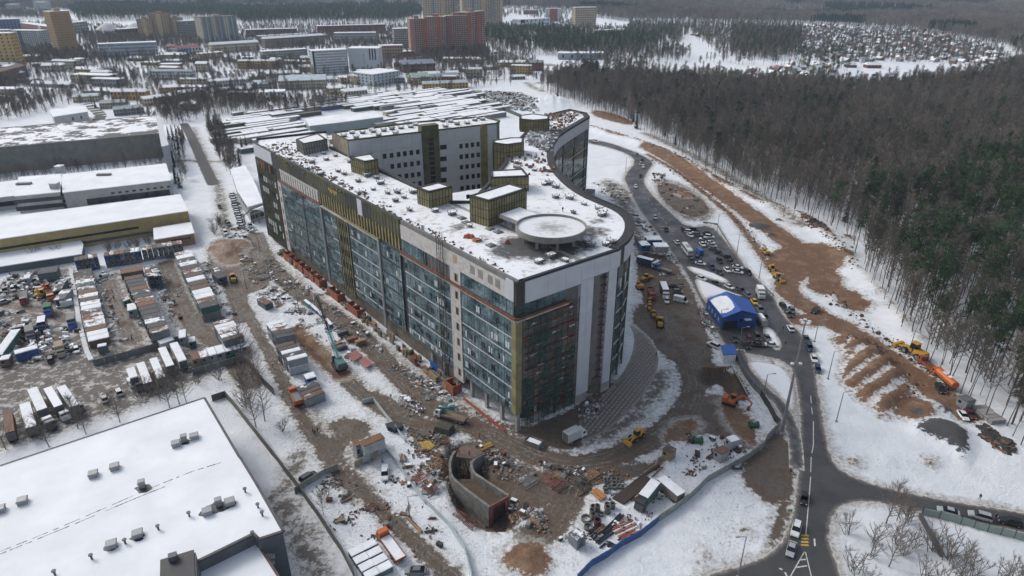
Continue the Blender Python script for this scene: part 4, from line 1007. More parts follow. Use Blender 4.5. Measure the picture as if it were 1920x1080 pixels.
# ---- big warehouse bottom left
WZ = 12.0
t,P = hall('big_warehouse','huge warehouse with smooth snowy roof, skylights and two long roof cracks','warehouse',[(-420,1015),(383,747),(447,856),(452,862),(483,913),(530,996),(484,1011),(474,1001),(362,1056),(358,1048),(310,1068),(330,1130),(-100,1500)],WZ,DGREY,over=.25,parap=(mat('dark_rim',(.06,.06,.065),.6,.2,1),.18))
sk = MB(); sk.box((0,0,.45),(1.7,1.7,.9)); sk.box((0,0,.98),(2.0,2.0,.3),top=(.85,.85)); skm = sk.mesh('skylight',mat('grey_skylight',(.28,.30,.31),.45,.2,3))
for k in range(6): pass
for (x_,y_) in ((330,833),(364,819),(175,890),(215,876),(42,940),(0,956),(389,960),(431,942),(258,1002),(209,1022),(345,824),(266,910),(410,944)):
    c_ = G(x_,y_,WZ + .5); o_ = link('skylight',skm,t); o_.location = (c_.x,c_.y,WZ + .1); o_.rotation_euler = (0,0,R(27)); s_ = .72 if (x_,y_) in ((345,824),(266,910),(410,944)) else 1.0; o_.scale = (s_,s_,1.5 if s_ < 1 else 1)
pud = mat('wet_roof_patch',(.03,.033,.036),.4,.4,1); pm = MB()
def blob(mb,c_,r,z,mi=0,sq=1.,n_=14,ang=0,jit=.25):
    k = len(mb.v); mb.v += [(c_.x + r * (1 + rnd.uniform(-jit,jit)) * (math.cos(t_) * math.cos(ang) - sq * math.sin(t_) * math.sin(ang)),c_.y + r * (1 + rnd.uniform(-jit,jit)) * (math.cos(t_) * math.sin(ang) + sq * math.sin(t_) * math.cos(ang)),z) for t_ in np.linspace(0,2 * math.pi,n_ + 1)[:-1]]
    mb.f.append(tuple(range(k,k + n_))); mb.m.append(mi)
for (x_,y_,r) in ((347,829,1.3),(270,916,1.7),(410,949,2.3),(397,957,1.5),(386,962,1.4),(427,945,1.6),(258,1007,1.4),(207,1027,1.2)): blob(pm,G(x_,y_,WZ + .15),r,WZ + .14 + .004 * rnd.random(),0,.7)
tag(pm.build('wet_patches',pud,t),None,None,None,'stuff')
vp = MB(); vp.tube((0,0,0),(0,0,.7),.12,n=6); vp.tube((0,0,.7),(0,0,.85),.25,n=8); vpm = vp.mesh('vent_pipe',DGREY)
for (x_,y_) in ((355,967),(297,992),(235,1018),(172,1047),(103,1077),(484,951),(492,966),(460,922),(474,1004)): c_ = G(x_,y_,WZ + .3); o_ = link('vent_pipe',vpm,t); o_.location = (c_.x,c_.y,WZ + .1); o_.scale = (1.6,1.6,1.4)
for pts in ([(0,1034),(100,994),(200,951),(300,908),(360,884),(415,867)],[(0,1039),(60,1015),(160,974),(250,936),(310,912)]):
    PP = GX(pts,WZ + .13); q = MB()
    for i in range(len(PP) - 1):
        a,c_ = PP[i],PP[i + 1]; k_ = 10
        for j in range(k_):
            if rnd.random() < .22: continue
            u,v = a.lerp(c_,j / k_),a.lerp(c_,(j + .93) / k_); w_ = rnd.uniform(.05,.16); dd = (v - u).normalized(); nn = Vector((-dd.y,dd.x,0)) * w_
            q.quad(u - nn,v - nn,v + nn,u + nn)
    tag(q.build('roof_seam',pud,t),None,None,None,'stuff')
f,L = wallface(P,5)
for i in range(4): f.part('air_conditioner',LGREY,L * (.5 + i * .11),L * (.5 + i * .11) + 1,6.4 + i * .25,7.3 + i * .25,.05,.5,parent=t)
for i in range(3): f.part('air_conditioner',LGREY,L * (.55 + i * .13),L * (.55 + i * .13) + 1,4.9 + i * .25,5.8 + i * .25,.05,.5,parent=t)
hall('low_warehouse','lower snow roofed warehouse wing inside the corner of the huge warehouse','warehouse',[(366,1056),(472,1004),(540,1110),(560,1200),(380,1200)],9,DGREY,parap=(mat('brown_rim',(.10,.06,.05),.7,.2,1),.2),over=.15)
c_ = G(340,1075,13); q = MB(); q.box((c_.x,c_.y,11.5),(5.2,6.5,4.6),R(25)); t = thing('plant_room','dark roof plant box standing between the two warehouse roofs','plant room'); q.build('wall',DGREY,t)
q = MB(); q.box((c_.x - .6,c_.y + .2,13.9),(5.6,6.9,.2),R(25)); q.build('roof',mat('dark_felt',(.035,.037,.04),.6,.3,1),t); q = MB(); q.box((c_.x - 2.2,c_.y + 2.2,14.6),(1.4,1.2,1.2),R(25)); q.build('chimney',DGREY,t)

# ================================================================== THE TOWN BEHIND
def town(name,label,x0,y0,x1,y1,yt,depth,wall,floors,cols,band=None,roof=None,cat='building',trim=None,strips=(),sidecols=5,winw=.5,winm=None,roofh=0,pitched=False,group=None):
    a,b_ = G(x0,y0).xy,G(x1,y1).xy; h = HT((x0,y0),yt); D = (b_ - a).normalized(); N = Vector((D.y,-D.x))
    if N.y > 0: N = -N
    P = [a,b_,b_ - N * depth,a - N * depth]; t = thing(name,label,cat,group=group)
    q = MB(); q.prism(P,-1,h); q.build('wall',wall,t)
    q = MB()
    if pitched:
        r0,r1 = (P[0] + P[3]) / 2,(P[1] + P[2]) / 2; rh = pitched
        e = .5
        q.quad((*P[0],h),(*P[1],h),(*r1,h + rh),(*r0,h + rh)); q.quad((*P[2],h),(*P[3],h),(*r0,h + rh),(*r1,h + rh)); q.tri((*P[0],h),(*r0,h + rh),(*P[3],h)); q.tri((*P[1],h),(*P[2],h),(*r1,h + rh))
    else: q.prism(shrink(P,-.4),h,h + .5)
    q.build('roof',roof or ROOFS,t)
    wm = MB(); fh = h / floors
    for e,nc in ((0,cols),(1,sidecols),(3,sidecols)):
        if nc == 0: continue
        f,L = wallface(P,e)
        for k in range(floors):
            for i in range(nc):
                if rnd.random() < .03: continue
                c_ = L * (i + .5) / nc; w = L / nc * winw; f.box(wm,c_ - w / 2,c_ + w / 2,fh * k + fh * .3,fh * k + fh * .78,.02,.1)
    tag(wm.build('windows',winm or WIN,t),None,None,None,'stuff')
    if band:
        bm_ = MB()
        for e in (0,1,3):
            f,L = wallface(P,e)
            for k in range(1,floors + 1): f.box(bm_,0,L,fh * k - fh * .12,fh * k,.1,.4)
        tag(bm_.build('floor_bands',band,t),None,None,None,'stuff')
    f,L = wallface(P,0)
    for (u0,u1,m_,o_) in strips: f.part('balcony_strip',m_,u0 * L,u1 * L,fh * .5,h,.1,o_,parent=t)
    if roofh:
        q = MB(); c_ = sum(P,Vector((0,0))) / 4; q.box((c_.x,c_.y,h + roofh / 2),(min(12,L * .3),depth * .4,roofh),math.atan2(D.y,D.x)); q.build('roof_hut',wall,t)
    return t,P,h
TANT = mat('tan_tower_wall',(.36,.235,.115),.8,.15,.1); YELW = mat('yellow_wall',(.42,.29,.10),.8,.15,.1); WHW = mat('white_wall',(.40,.42,.43),.8,.15,.1); REDB = mat('red_brick',(.20,.075,.05),.85,.25,.15); PINK = mat('pink_brick_wall',(.34,.20,.155),.85,.15,.08); PINKR = mat('red_brick_strip',(.30,.105,.065),.85,.2,.1)
BEI = mat('beige_wall',(.35,.32,.25),.85,.15,.1); GRY = mat('grey_block_wall',(.22,.225,.22),.85,.2,.1); TANA = mat('tan_apartment_wall',(.38,.28,.17),.85,.15,.1); BROWN = mat('brown_wall',(.13,.09,.07),.85,.2,.2); BLUEW = mat('blue_wall',(.08,.12,.22),.7,.2,.2); SLATE = mat('blue_grey_roof',(.22,.27,.31),.6,.2,.2)
GLZ = mat('balcony_glazing',(.13,.17,.20),.3,.3,.3); CREAM = mat('cream_wall',(.42,.37,.27),.8,.15,.2); MAG = mat('magenta_roof',(.25,.075,.09),.7,.25,.3); PB = mat('pale_blue_roof',(.50,.58,.62),.7,.2,.2)
town('tan_tower','tall narrow tan tower block with dark bands and terracotta base',115,104,151,101,22,22,TANT,17,1,mat('dark_line',(.12,.08,.05),.8,.2,1),winw=.8,winm=mat('tan_glazing',(.31,.20,.10),.6,.2,.3),cat='tower block',roofh=4,sidecols=2)
town('yellow_apartment_block','yellow apartment block with dark balconies at the left picture edge',-60,128,36,127,63,16,YELW,10,9,cat='apartment block',winw=.3)
town('white_apartment_block','grey white panel block with a dark stair strip behind the yellow block',25,92,82,93,57,18,WHW,9,14,cat='apartment block',strips=((.3,.42,WIN,.25),),band=GRY)
town('white_apartment_block','low grey white block at the left edge left of the panel block',-60,95,24,93,58,18,WHW,9,14,cat='apartment block',band=GRY)
town('red_brick_block','dark red brick block beside the tan tower',46,72,103,82,43,16,REDB,9,12,cat='apartment block',strips=((.6,.68,WHW,.3),))
town('unfinished_block','blue and yellow wrapped unfinished block in the far left',-10,62,43,60,37,16,BLUEW,6,8,cat='building site',strips=((0,.2,YELW,.4),))
town('grey_office','plain grey low block right of the tan tower',137,64,168,60,43,15,GRY,4,6,cat='office block')
for i,(x0,x1,yb,h_) in enumerate(((163,214,66,16),(217,268,64,15))):
    c_ = (G(x0,yb) + G(x1,yb)) / 2; r = (G(x1,yb) - G(x0,yb)).length / 2 + 4; q = MB(); k_ = 20
    for j in range(k_):
        a0,a1 = 2 * math.pi * j / k_,2 * math.pi * (j + 1) / k_
        for (r0,z0,r1,z1) in ((1,0,.72,.42),(.72,.42,.35,.8),(.35,.8,0,1)):
            q.quad((c_.x + r * r0 * math.cos(a0),c_.y + r + r * r0 * math.sin(a0),z0 * h_ * 1.35),(c_.x + r * r0 * math.cos(a1),c_.y + r + r * r0 * math.sin(a1),z0 * h_ * 1.35),(c_.x + r * r1 * math.cos(a1),c_.y + r + r * r1 * math.sin(a1),z1 * h_ * 1.35),(c_.x + r * r1 * math.cos(a0),c_.y + r + r * r1 * math.sin(a0),z1 * h_ * 1.35))
    tag(q.build('salt_dome',mat('white_heap',(.62,.60,.60),.9,.12,.1)),['white cone shaped heap right of the tan tower','white cone shaped heap touching the ornate tan block'][i],'storage dome','pair of white storage domes')
town('brown_house','long low brown wing in front of the right white dome',226,74,266,71,55,14,BROWN,2,8,cat='building')
for i,(x0,x1,yb,yt) in enumerate(((263,290,73,36),(287,322,72,26),(320,346,71,34))):
    town('ornate_apartment_block',['left lower','middle highest','right lower'][i] + ' section of the ornate tan apartment block',x0,yb,x1,yb - .5,yt,18,TANA,[10,13,11][i],[6,8,6][i],cat='apartment block',group='stepped tan apartment block',strips=((.4,.6,mat('tan_light',(.42,.33,.2),.8,.1,.2),.5),),roofh=4,roof=BROWN,winw=.55)
town('bare_frame_block','dark unglazed concrete frame block between the tan and the beige blocks',347,72,371,70,40,16,GRY,10,5,cat='apartment block',winw=.75,winm=mat('black_opening',(.012,.012,.014),.9,.2,1))
town('high_apartment_block','tall beige block with blue grey glazed balcony strips and gabled roof line',384,82,450,77,33,22,mat('cream_panel',(.43,.41,.34),.8,.1,.1),14,14,cat='apartment block',strips=((.06,.14,GLZ,.6),(.2,.28,GLZ,.6),(.42,.5,GLZ,.6),(.54,.62,GLZ,.6),(.78,.85,GLZ,.6),(.9,.97,GLZ,.6)),winw=.4,roof=BROWN,roofh=3)
town('institute','long pale blue grey four storey building with snowy red edged roof',190,109,298,104,83,16,mat('pale_blue_wall',(.33,.37,.40),.8,.15,.2),4,26,cat='office block',winw=.4)
town('striped_hall','small hall with magenta roof and blue white striped front',312,97,330,97,87,14,WHW,2,4,cat='hall',roof=MAG,strips=((.1,.3,BLUEW,.3),(.5,.7,BLUEW,.3)),pitched=2.5)
town('striped_hall','larger magenta roofed hall with blue white striped front',334,107,379,103,91,18,WHW,2,8,cat='hall',roof=MAG,strips=((.05,.12,BLUEW,.3),(.2,.27,BLUEW,.3),(.35,.42,BLUEW,.3),(.5,.57,BLUEW,.3)),pitched=3)
town('school','long cream building with green edged snowy roof left of the white slab',399,101,488,95,84,14,CREAM,3,22,cat='school',winw=.4,pitched=3)
town('school','low cream one storey wing with a snowy roof',376,112,420,108,101,10,CREAM,2,10,cat='school',winw=.4)
town('brick_block','long tan building with green edged snowy roof behind bare trees',498,91,609,83,73,14,mat('dull_tan',(.24,.2,.15),.8,.2,.2),4,24,cat='apartment block',pitched=3)
town('brick_block','low grey building with lumpy snow roof',487,79,582,73,68,12,GRY,2,16,cat='building')
town('brick_block','long red brick four storey block with snow along its roof',463,69,558,66,56,14,REDB,4,24,cat='apartment block',group='red brick blocks')
town('brick_block','red brick block left of the pink high rise',597,66,724,62,49,14,REDB,4,30,cat='apartment block',group='red brick blocks')
town('brick_block','long grey beige panel block ending at the white slab',494,116,578,110,97,12,mat('grey_beige',(.31,.31,.28),.8,.15,.2),4,20,cat='apartment block')
town('white_slab_block','white institute slab with a dense grid of windows',590,141,655,137,96,18,mat('bright_wall',(.50,.53,.55),.7,.1,.1),9,18,cat='office block',strips=((0,.06,WIN,.15),),winw=.5)
town('white_slab_block','blank white end of the institute slab with thin dark stripes',656,133,713,133,91,24,mat('bright_wall',(0,0,0)),1,1,cat='office block',winw=.01,strips=((.68,.72,WIN,.15),(.77,.81,WIN,.15),(.86,.9,WIN,.15)),sidecols=0)
town('white_block','pale six storey block with snow roof behind the white slab',628,82,706,81,62,16,mat('pale_grey',(.36,.38,.38),.8,.15,.2),4,20,cat='apartment block')
town('grey_apartment_block','grey panel tower left of the pink high rise',741,91,771,90,54,16,GRY,9,8,cat='apartment block',band=mat('pale_grey',(0,0,0)))
town('orange_house','orange brick four storey house in front of the grey tower',711,110,756,109,86,14,mat('orange_brick',(.32,.19,.12),.85,.2,.2),4,9,cat='house')
town('low_brick_house','low red brick house left of the pink high rise',756,107,778,106,97,12,REDB,2,5,cat='house')
for i,(x0,y0,x1,y1,yt,L_) in enumerate(((772,106,800,105,36,'left'),(800,105,838,105,32,'middle left'),(838,104,878,103,30,'middle right'),(878,103,910,96,24,'right'))):
    town('pink_high_rise',L_ + ' section of the pink and brick red high rise',x0,y0,x1,y1,yt,20,PINK,20,[7,9,10,8][i],cat='high rise',group='sections of the pink high rise',band=mat('pale_pink',(.40,.31,.28),.8,.1,.2),strips=[((.0,.25,PINK,.5),(.85,1.,PINKR,.6)),((.0,.1,PINKR,.6),(.55,.75,PINKR,.6)),((.1,.25,PINKR,.3),),((.0,.2,PINKR,.8),(.5,.75,PINKR,.8))][i],roofh=4,roof=BEI,winw=.55)
for i,(x0,y0,x1,y1,yt) in enumerate(((795,52,834,52,-22),(832,50,872,50,-20),(868,56,908,55,-2),(906,55,942,48,-6))):
    town('pale_high_rise',['far left','second','third','right end'][i] + ' pale high rise with tan stripes behind the pink block',x0,y0,x1,y1,yt,22,[CREAM,mat('cream_panel',(0,0,0)),mat('cream_panel',(0,0,0)),TANA][i],22,9,cat='high rise',group='pale high rises',band=mat('light_band',(.46,.45,.42),.8,.1,.2),strips=((.0,.15,TANA,.6),(.45,.55,GLZ,.6),(.85,1,TANA,.6)),winw=.55)
town('low_white_house','white low podium in front of the pale high rises',815,30,850,30,8,20,mat('bright_wall',(0,0,0)),5,9,cat='building',strips=((.4,.6,BLUEW,.3),))
town('brown_depot','brown depot with a hipped blue grey roof',757,137,817,134,121,22,BROWN,2,10,cat='depot',roof=SLATE,pitched=4)
town('white_museum','white cube like building with dark glazed corner',976,57,1031,53,37,26,mat('bright_wall',(0,0,0)),3,7,cat='museum',winw=.3,strips=((.0,.14,WIN,.2),))
town('white_museum','plain white wing at the left of the white cube building',957,51,976,57,39,26,mat('bright_wall',(0,0,0)),1,1,cat='museum',winw=.01,sidecols=0)
town('tan_apartment_block','lone tan eight storey block among the trees right of the museum',1078,52,1117,51,14,16,mat('tan_panel',(.40,.30,.2),.8,.15,.1),9,9,cat='apartment block',band=mat('light_band',(0,0,0)))
town('red_block','small red and white block left behind the museum',982,30,1009,30,19,12,PINKR,4,6,cat='apartment block')
town('red_block','small red and white block right behind the museum',1023,42,1052,42,16,14,PINKR,7,6,cat='apartment block',strips=((0,.25,WHW,.5),(.75,1,WHW,.5)))
town('glass_lobby','low cream pavilion with a dark glass front on the slope',1119,73,1173,70,57,12,CREAM,1,7,cat='pavilion',winw=.9)
town('blue_shed','long pale blue sheet shed with snowy roof',1047,112,1133,112,100,20,mat('pale_blue_sheet',(.24,.30,.33),.6,.15,.2),1,5,cat='shed',winw=.2)
town('hipped_house','tan four storey house with large pale blue hipped snow roof',524,170,613,167,152,26,BEI,3,18,cat='house',roof=PB,winw=.4,pitched=4)
town('hipped_house','white house with pale blue roof left of the large hipped roof',472,167,508,166,158,18,WHW,2,8,cat='house',roof=PB,pitched=3)
town('white_factory','white factory block with a snowy flat roof and few small windows',700,163,750,155,140,32,mat('factory_wall',(.38,.42,.45),.8,.1,.2),4,7,cat='factory',winw=.3)
town('green_gabled_house','yellowish house with green gable roof',776,160,808,157,146,16,CREAM,3,7,cat='house',roof=mat('green_snow_roof',(.42,.52,.48),.7,.2,.3),pitched=4)
town('long_shed','long shed with grey blue metal roof right of the gabled house',808,155,862,151,144,16,CREAM,1,9,cat='shed',roof=SLATE,pitched=2)
for i,a in enumerate(((138,193,190,190,182,12),(188,205,238,202,194,14),(215,218,272,213,206,14),(272,200,335,192,186,12),(330,190,385,182,176,12),(392,165,460,160,153,10),(462,152,500,150,144,10),(300,178,332,176,165,12),(615,178,650,176,166,12),(648,188,690,184,172,14),(640,158,668,156,146,14),(668,160,698,156,143,16),(845,136,890,135,130,10),(905,132,935,131,126,10),(-40,170,28,150,140,16),(960,150,985,149,144,9))):
    town('low_house',['long low house with pale blue roof above the grey hall','small house with tan walls and grey roof','house with a blue grey hipped roof among sheds','long cream roofed shed below the wooded slope','blue roofed shed below the wooded slope','low white walled row with snow roof','low snowy house by the tree belt','cream pilastered building half hidden by trees','small low house by the market fence','cream house left of the white factory','cream house with dark openings by the white slab','cream terrace house touching the white factory','low shed in the thicket right of the depot','tiny shed beside the curving road','brown roofed house at the left picture edge','snowy shed near the round snow bank'][i],
         *a,[CREAM,BEI,GRY,CREAM,BEI,WHW,BEI,YELW,CREAM,BEI,CREAM,CREAM,GRY,BEI,BROWN,GRY][i],1 if a[1] - a[4] < 10 else 2,int((a[2] - a[0]) / 5),cat='house',roof=[PB,SLATE,SLATE,ROOFS,PB,ROOFS,ROOFS,ROOFS,ROOFS,ROOFS,ROOFS,ROOFS,ROOFS,ROOFS,BROWN,ROOFS][i],pitched=1.8,winw=.4)
# small houses, garages and blocks scattered through the town
TH = [p.xy for p in GX([(-60,108),(190,112),(400,112),(560,116),(590,142),(700,140),(760,118),(930,112),(1000,130),(1010,150),(900,160),(760,172),(560,186),(420,200),(300,214),(165,196),(60,198),(-60,200)])]
TX = [p.x for p in TH]; TY = [p.y for p in TH]; rh_ = random.Random(21); occ = [(c_.children[0].data.vertices[0].co.xy,1) for c_ in COL.objects if c_.type == 'EMPTY' and c_.get('category') in ('house','building','school','factory','office block','hall','depot','shed') and c_.children and len(c_.children[0].data.vertices)]; k = 0; g_ = 0
cls_ = [('cream',CREAM),('beige',BEI),('white',WHW),('grey',GRY),('brick',REDB),('ochre',YELW)]
while k < 64 and g_ < 4000:
    g_ += 1; a = Vector((rh_.uniform(min(TX),max(TX)),rh_.uniform(min(TY),max(TY))))
    if not inpoly(np.array([a.x]),np.array([a.y]),TH)[0] or any((a - o_[0]).length < 26 for o_ in occ): continue
    p0 = PR(a.x,a.y,0)
    if not (-40 < p0[0] < 1010): continue
    L = rh_.choice((14,18,24,34,48)); an = rh_.choice((0,0,.25,-.2)); b_ = a + Vector((math.cos(an),math.sin(an))) * L; p1 = PR(b_.x,b_.y,0); hh = rh_.choice((4,6,8,10)); yt = PR(a.x,a.y,hh)[1]; cn,cm_ = rh_.choice(cls_); occ.append((a,1)); occ.append((b_,1)); k += 1
    town('town_house','%s %s house with a snowy roof, %s of the scattered town houses' % ('long' if L > 30 else 'small',cn,onth(k)),p0[0],p0[1],p1[0],p1[1],yt,rh_.choice((9,11,14)),cm_,max(1,hh // 3),int(L / 3.2),cat='house',roof=rh_.choice((ROOFS,ROOFS,ROOFS,PB,SLATE)),pitched=rh_.choice((False,1.6,2.4)),winw=.4,group='houses scattered among the trees of the town')
# far skyline blocks along the top edge
sky_ = [(-30,24,12,-4,WHW),(14,30,24,8,SLATE),(64,96,16,0,GRY),(66,88,22,4,WHW),(100,185,14,-2,PINK),(140,184,20,11,CREAM),(186,212,12,-3,WHW),(216,240,12,0,PINK),(242,262,11,-6,TANT),(262,286,13,-3,WHW),(288,318,13,-8,WHW),(320,346,13,-6,GRY),(348,372,11,-4,TANA),(376,430,8,-8,PINK),(432,492,6,-6,WHW),(494,590,6,-8,TANA),(598,640,12,-10,GRY),(646,664,8,-10,GRY),(668,702,12,-8,WHW),(722,796,13,-12,CREAM),(945,965,4,-10,GRY),(1020,1038,6,-10,WHW),(1045,1062,6,-6,GRY)]
for i,(x0,x1,yb,yt,w_) in enumerate(sky_):
    town('far_apartment_block','hazy %s apartment block on the far skyline, %s from the left' % ({'white_wall': 'white','blue_grey_roof': 'slate','grey_block_wall': 'grey','pink_brick_wall': 'pink','cream_wall': 'cream','tan_tower_wall': 'ochre','tan_apartment_wall': 'tan'}[w_.name],onth(i)),x0,yb,x1,yb,yt,30,w_,9,max(5,int((x1 - x0) / 3)),cat='apartment block',group='apartment blocks on the far skyline',winw=.55,band=mat('light_band',(0,0,0)))
# ---- the market: long stalls in rows
u = (G(700,205) - G(430,243)).xy.normalized(); v = Vector((-u.y,u.x)); if_ = G(430,245).xy
MK = [p.xy for p in GX([(408,236),(470,213),(560,194),(640,184),(720,177),(800,173),(862,174),(900,188),(960,214),(1000,232),(985,262),(900,262),(700,270),(470,285),(440,262)])]
SOLD = matsnow('stall_sheet',(.15,.17,.17),.5,.3); q0 = 0
for r in range(-14,40):
    s_ = -80 + rnd.random() * 20; nst = 0; nin = 0
    while s_ < 460:
        L = rnd.uniform(14,46); c_ = if_ + u * (s_ + L / 2) + v * (r * 7.0 + rnd.gauss(0,.4)); w_ = rnd.choice((4.0,4.6,5.2,5.6)); h_ = rnd.uniform(2.8,4.2); s_ += L + rnd.choice((.4,.8,1.5,4)); nst += 1
        if not inpoly(np.array([c_.x]),np.array([c_.y]),MK)[0]: continue
        pp = PR(c_.x,c_.y,0)
        if 560 < pp[0] < 735 and 208 < pp[1] < 262: continue
        if inpoly(np.array([c_.x]),np.array([c_.y]),[p[:2] for p in bar])[0]: continue
        t = thing('market_stall','','market stall',(c_.x,c_.y,0),math.atan2(u.y,u.x),'snow roofed market stalls'); q = MB(); q.box((0,0,h_ / 2),(L,w_,h_)); q.build('wall',rnd.choice([GRY,BROWN,mat('green_stall',(.07,.11,.10),.8,.3,.5),BLUEW if rnd.random() < .15 else GRY,BEI]),t)
        q = MB(); q.prism([(-L / 2,-w_ / 2 - .5),(L / 2,-w_ / 2 - .5),(L / 2,w_ / 2 + .2),(-L / 2,w_ / 2 + .2)],h_,h_ + rnd.uniform(.15,.4)); q.build('roof',ROOFS if rnd.random() < .85 else SOLD,t)
        nin += 1; t['label'] = 'long snow roofed market stall, %s from the left in the %s market row' % (onth(nin - 1),onth(r + 14))
hall('market_hall','long grey blue hall with snowy roof standing in front of the market','hall',[(572,224),(600,219),(702,211),(718,219),(640,229),(580,236)],8,mat('blue_grey_sheet',(.25,.30,.31),.6,.1,.3),over=.2)
tq = 0
# fences
def fence(name,label,pts,h,m_,panel=3.0,world=False,th=.12,postm=None,off=0):
    P = pts if world else [GG(*p) for p in pts]; t = thing(name,label,'fence'); posts = MB(); k = 0
    for i in range(len(P) - 1):
        a,b_ = P[i],P[i + 1]; L = (b_ - a).length; n_ = max(1,round(L / panel)); D = (b_ - a).normalized()
        for j in range(n_):
            c_ = a.lerp(b_,(j + .5) / n_); z0 = gz(c_.x,c_.y) if not world else a.z
            q = MB(); q.box((0,0,0),(L / n_ - .06,th,h)); o_ = q.build('fence_panel',m_ if not isinstance(m_,list) else m_[k % len(m_)],t); o_.location = (c_.x,c_.y,z0 + h / 2 - .05 + rnd.gauss(0,.03)); o_.rotation_euler = (rnd.gauss(0,.015),0,math.atan2(D.y,D.x)); k += 1
            if postm:
                e = a.lerp(b_,j / n_); q = MB(); q.box((e.x,e.y,gz(e.x,e.y) + h / 2),(.14,.2,h + .25)); q.build('post',postm,t)
    return t
GFEN = mat('grey_sheet_fence',(.16,.18,.19),.5,.2,.8,.2); BFEN = mat('blue_sheet_fence',(.035,.09,.24),.5,.2,.8); CFEN = mat('concrete_fence',(.26,.27,.26),.85,.3,.8); PFEN = mat('pale_sheet_fence',(.40,.46,.48),.5,.15,1)
fence('sheet_fence','grey sheet fence along the near side of the container yard',[(176,687),(260,664),(340,640),(352,652)],2.4,GFEN)
fence('sheet_fence','grey sheet fence below the row of cabins',[(362,703),(410,690),(460,676)],2.3,GFEN)
fence('concrete_fence','dark concrete fence behind the parked trucks',[(0,513),(60,502),(130,492),(160,480)],2.6,DCONC)
fence('wooden_fence','dark wooden fence between the bare trees and the muddy track',[(462,680),(478,700),(495,722),(515,742)],2.4,BATT,2.2)
fence('concrete_wall','long dark grey wall running down beside the huge warehouse',[(398,752),(423,744),(445,770),(480,815),(520,865),(560,918),(600,975),(640,1035),(665,1085)],2.2,mat('mossy_wall',(.10,.10,.085),.9,.3,.5),4)
fence('pale_fence','pale grey sheet fence running down the middle of the snowy lot',[(680,757),(700,752),(730,790),(760,830)],1.5,PFEN,2.6)
fence('pale_fence','pale fence continuing past the white pickup to the red waste',[(724,845),(745,872),(770,910),(797,945)],1.5,PFEN,2.6)
fence('pale_fence','pale fence running on towards the bottom edge',[(800,946),(840,985),(870,1030),(885,1085)],1.5,PFEN,2.6)
fence('sheet_fence','short stained pale fence beside the two storey cabin',[(665,878),(695,860),(724,848)],1.9,[mat('stained_sheet',(.36,.33,.25),.7,.4,.5),PFEN],2.6)
fence('sheet_fence','short grey green fence near the dark buried wreck',[(553,926),(580,908),(610,890),(635,880)],1.9,CFEN,3)
fence('blue_fence','long blue sheet fence along the snowy slope',[(1082,1090),(1110,1062),(1140,1045),(1170,1022),(1200,1008),(1235,978)],1.9,BFEN,2.4)
fence('grey_fence','grey sheet fence continuing the blue fence uphill',[(1235,978),(1262,960),(1290,938),(1325,905),(1360,885),(1400,862),(1432,838),(1436,826),(1462,800)],2.0,CFEN,2.6)
fence('dark_fence','dark brown sheet fence dropping from the timber trench',[(1425,742),(1440,765),(1452,790),(1462,800)],2.2,BATT,2.6)
fence('mesh_fence','mesh fence between the foundation trench and the footpath',[(1376,665),(1390,695),(1405,720),(1425,742)],2.0,mat('mesh_grey',(.14,.145,.15),.5,.3,1),2.4,postm=STEEL,th=.05)
fence('green_fence','pale green sheet fence with dark frame posts by the lower right road',[(1728,965),(1760,972),(1800,983),(1850,998),(1900,1010),(1990,1030)],2.0,mat('pale_green_sheet',(.25,.31,.28),.5,.15,1),3,postm=BATT)
fence('dark_wall','straight dark low wall crossing the snow at lower right',[(1724,968),(1740,1000),(1758,1035),(1765,1045)],1.2,mat('grey_coping',(.11,.11,.11),.8,.2,1),4,th=.6)
fence('road_barrier','low dirty snow covered barrier along the parking lot edge',[(1318,420),(1345,424),(1360,448),(1380,480),(1400,508),(1425,532),(1450,555)],.8,mat('dirty_barrier',(.2,.19,.18),.8,.4,1),3)
fence('dark_fence','long dark green fence cutting across the market',[(858,177),(880,186),(910,197),(945,208),(975,220),(1000,236)],3,mat('green_stall',(0,0,0)),6)
fence('snowy_barrier','low snowy dividing wall right of the truck yard',[(133,505),(142,560),(150,610),(163,660),(172,678)],.6,mat('snowy_concrete',(.62,.64,.66),.85,.2,.5),4,th=1.4)
# ================================================================== VEHICLES
TYRE = mat('tyre_rubber',(.018,.018,.02),.85,.2,3); CARG = mat('car_glass',(.015,.02,.025),.12,.2,2); LAMP = mat('headlight_glass',(.55,.57,.58),.2,.1,5); TAIL = mat('tail_light',(.25,.015,.01),.3,.1,5)
def paint(name,rgb,r=.32): return mat('paint_' + name,rgb,r,.12,1.2)
PT = {'white': paint('white',(.66,.68,.69)),'black': paint('black',(.016,.017,.019)),'silver': paint('silver',(.34,.36,.38)),'grey': paint('grey',(.13,.14,.15)),'dark': paint('dark',(.045,.05,.055)),'navy': paint('navy',(.02,.035,.09)),'red': paint('red',(.22,.02,.02)),
      'yellow': paint('yellow',(.55,.36,.04)),'orange': paint('orange',(.50,.12,.02)),'blue': paint('blue',(.03,.10,.33)),'maroon': paint('maroon',(.10,.02,.025)),'green': paint('green',(.03,.13,.07)),'teal': paint('teal',(.03,.20,.20)),'beige': paint('beige',(.36,.32,.24)),'digger': paint('digger',(.48,.27,.03),.6),'hydr': paint('hydr',(.42,.10,.025),.6),'brickred': paint('brickred',(.27,.065,.03),.6)}
SNOWP = mat('box_snow',(0,0,0))
def wheel(x,y,r,w,t,hub=True):
    q = MB(); q.tube((x,y - w / 2,r),(x,y + w / 2,r),r,n=10); o_ = q.build('wheel',TYRE,t)
    if hub: q = MB(); s_ = 1 if y > 0 else -1; q.tube((x,y + s_ * w / 2,r),(x,y + s_ * (w / 2 + .03),r),r * .55,n=8); q.build('rim',STEEL,o_)
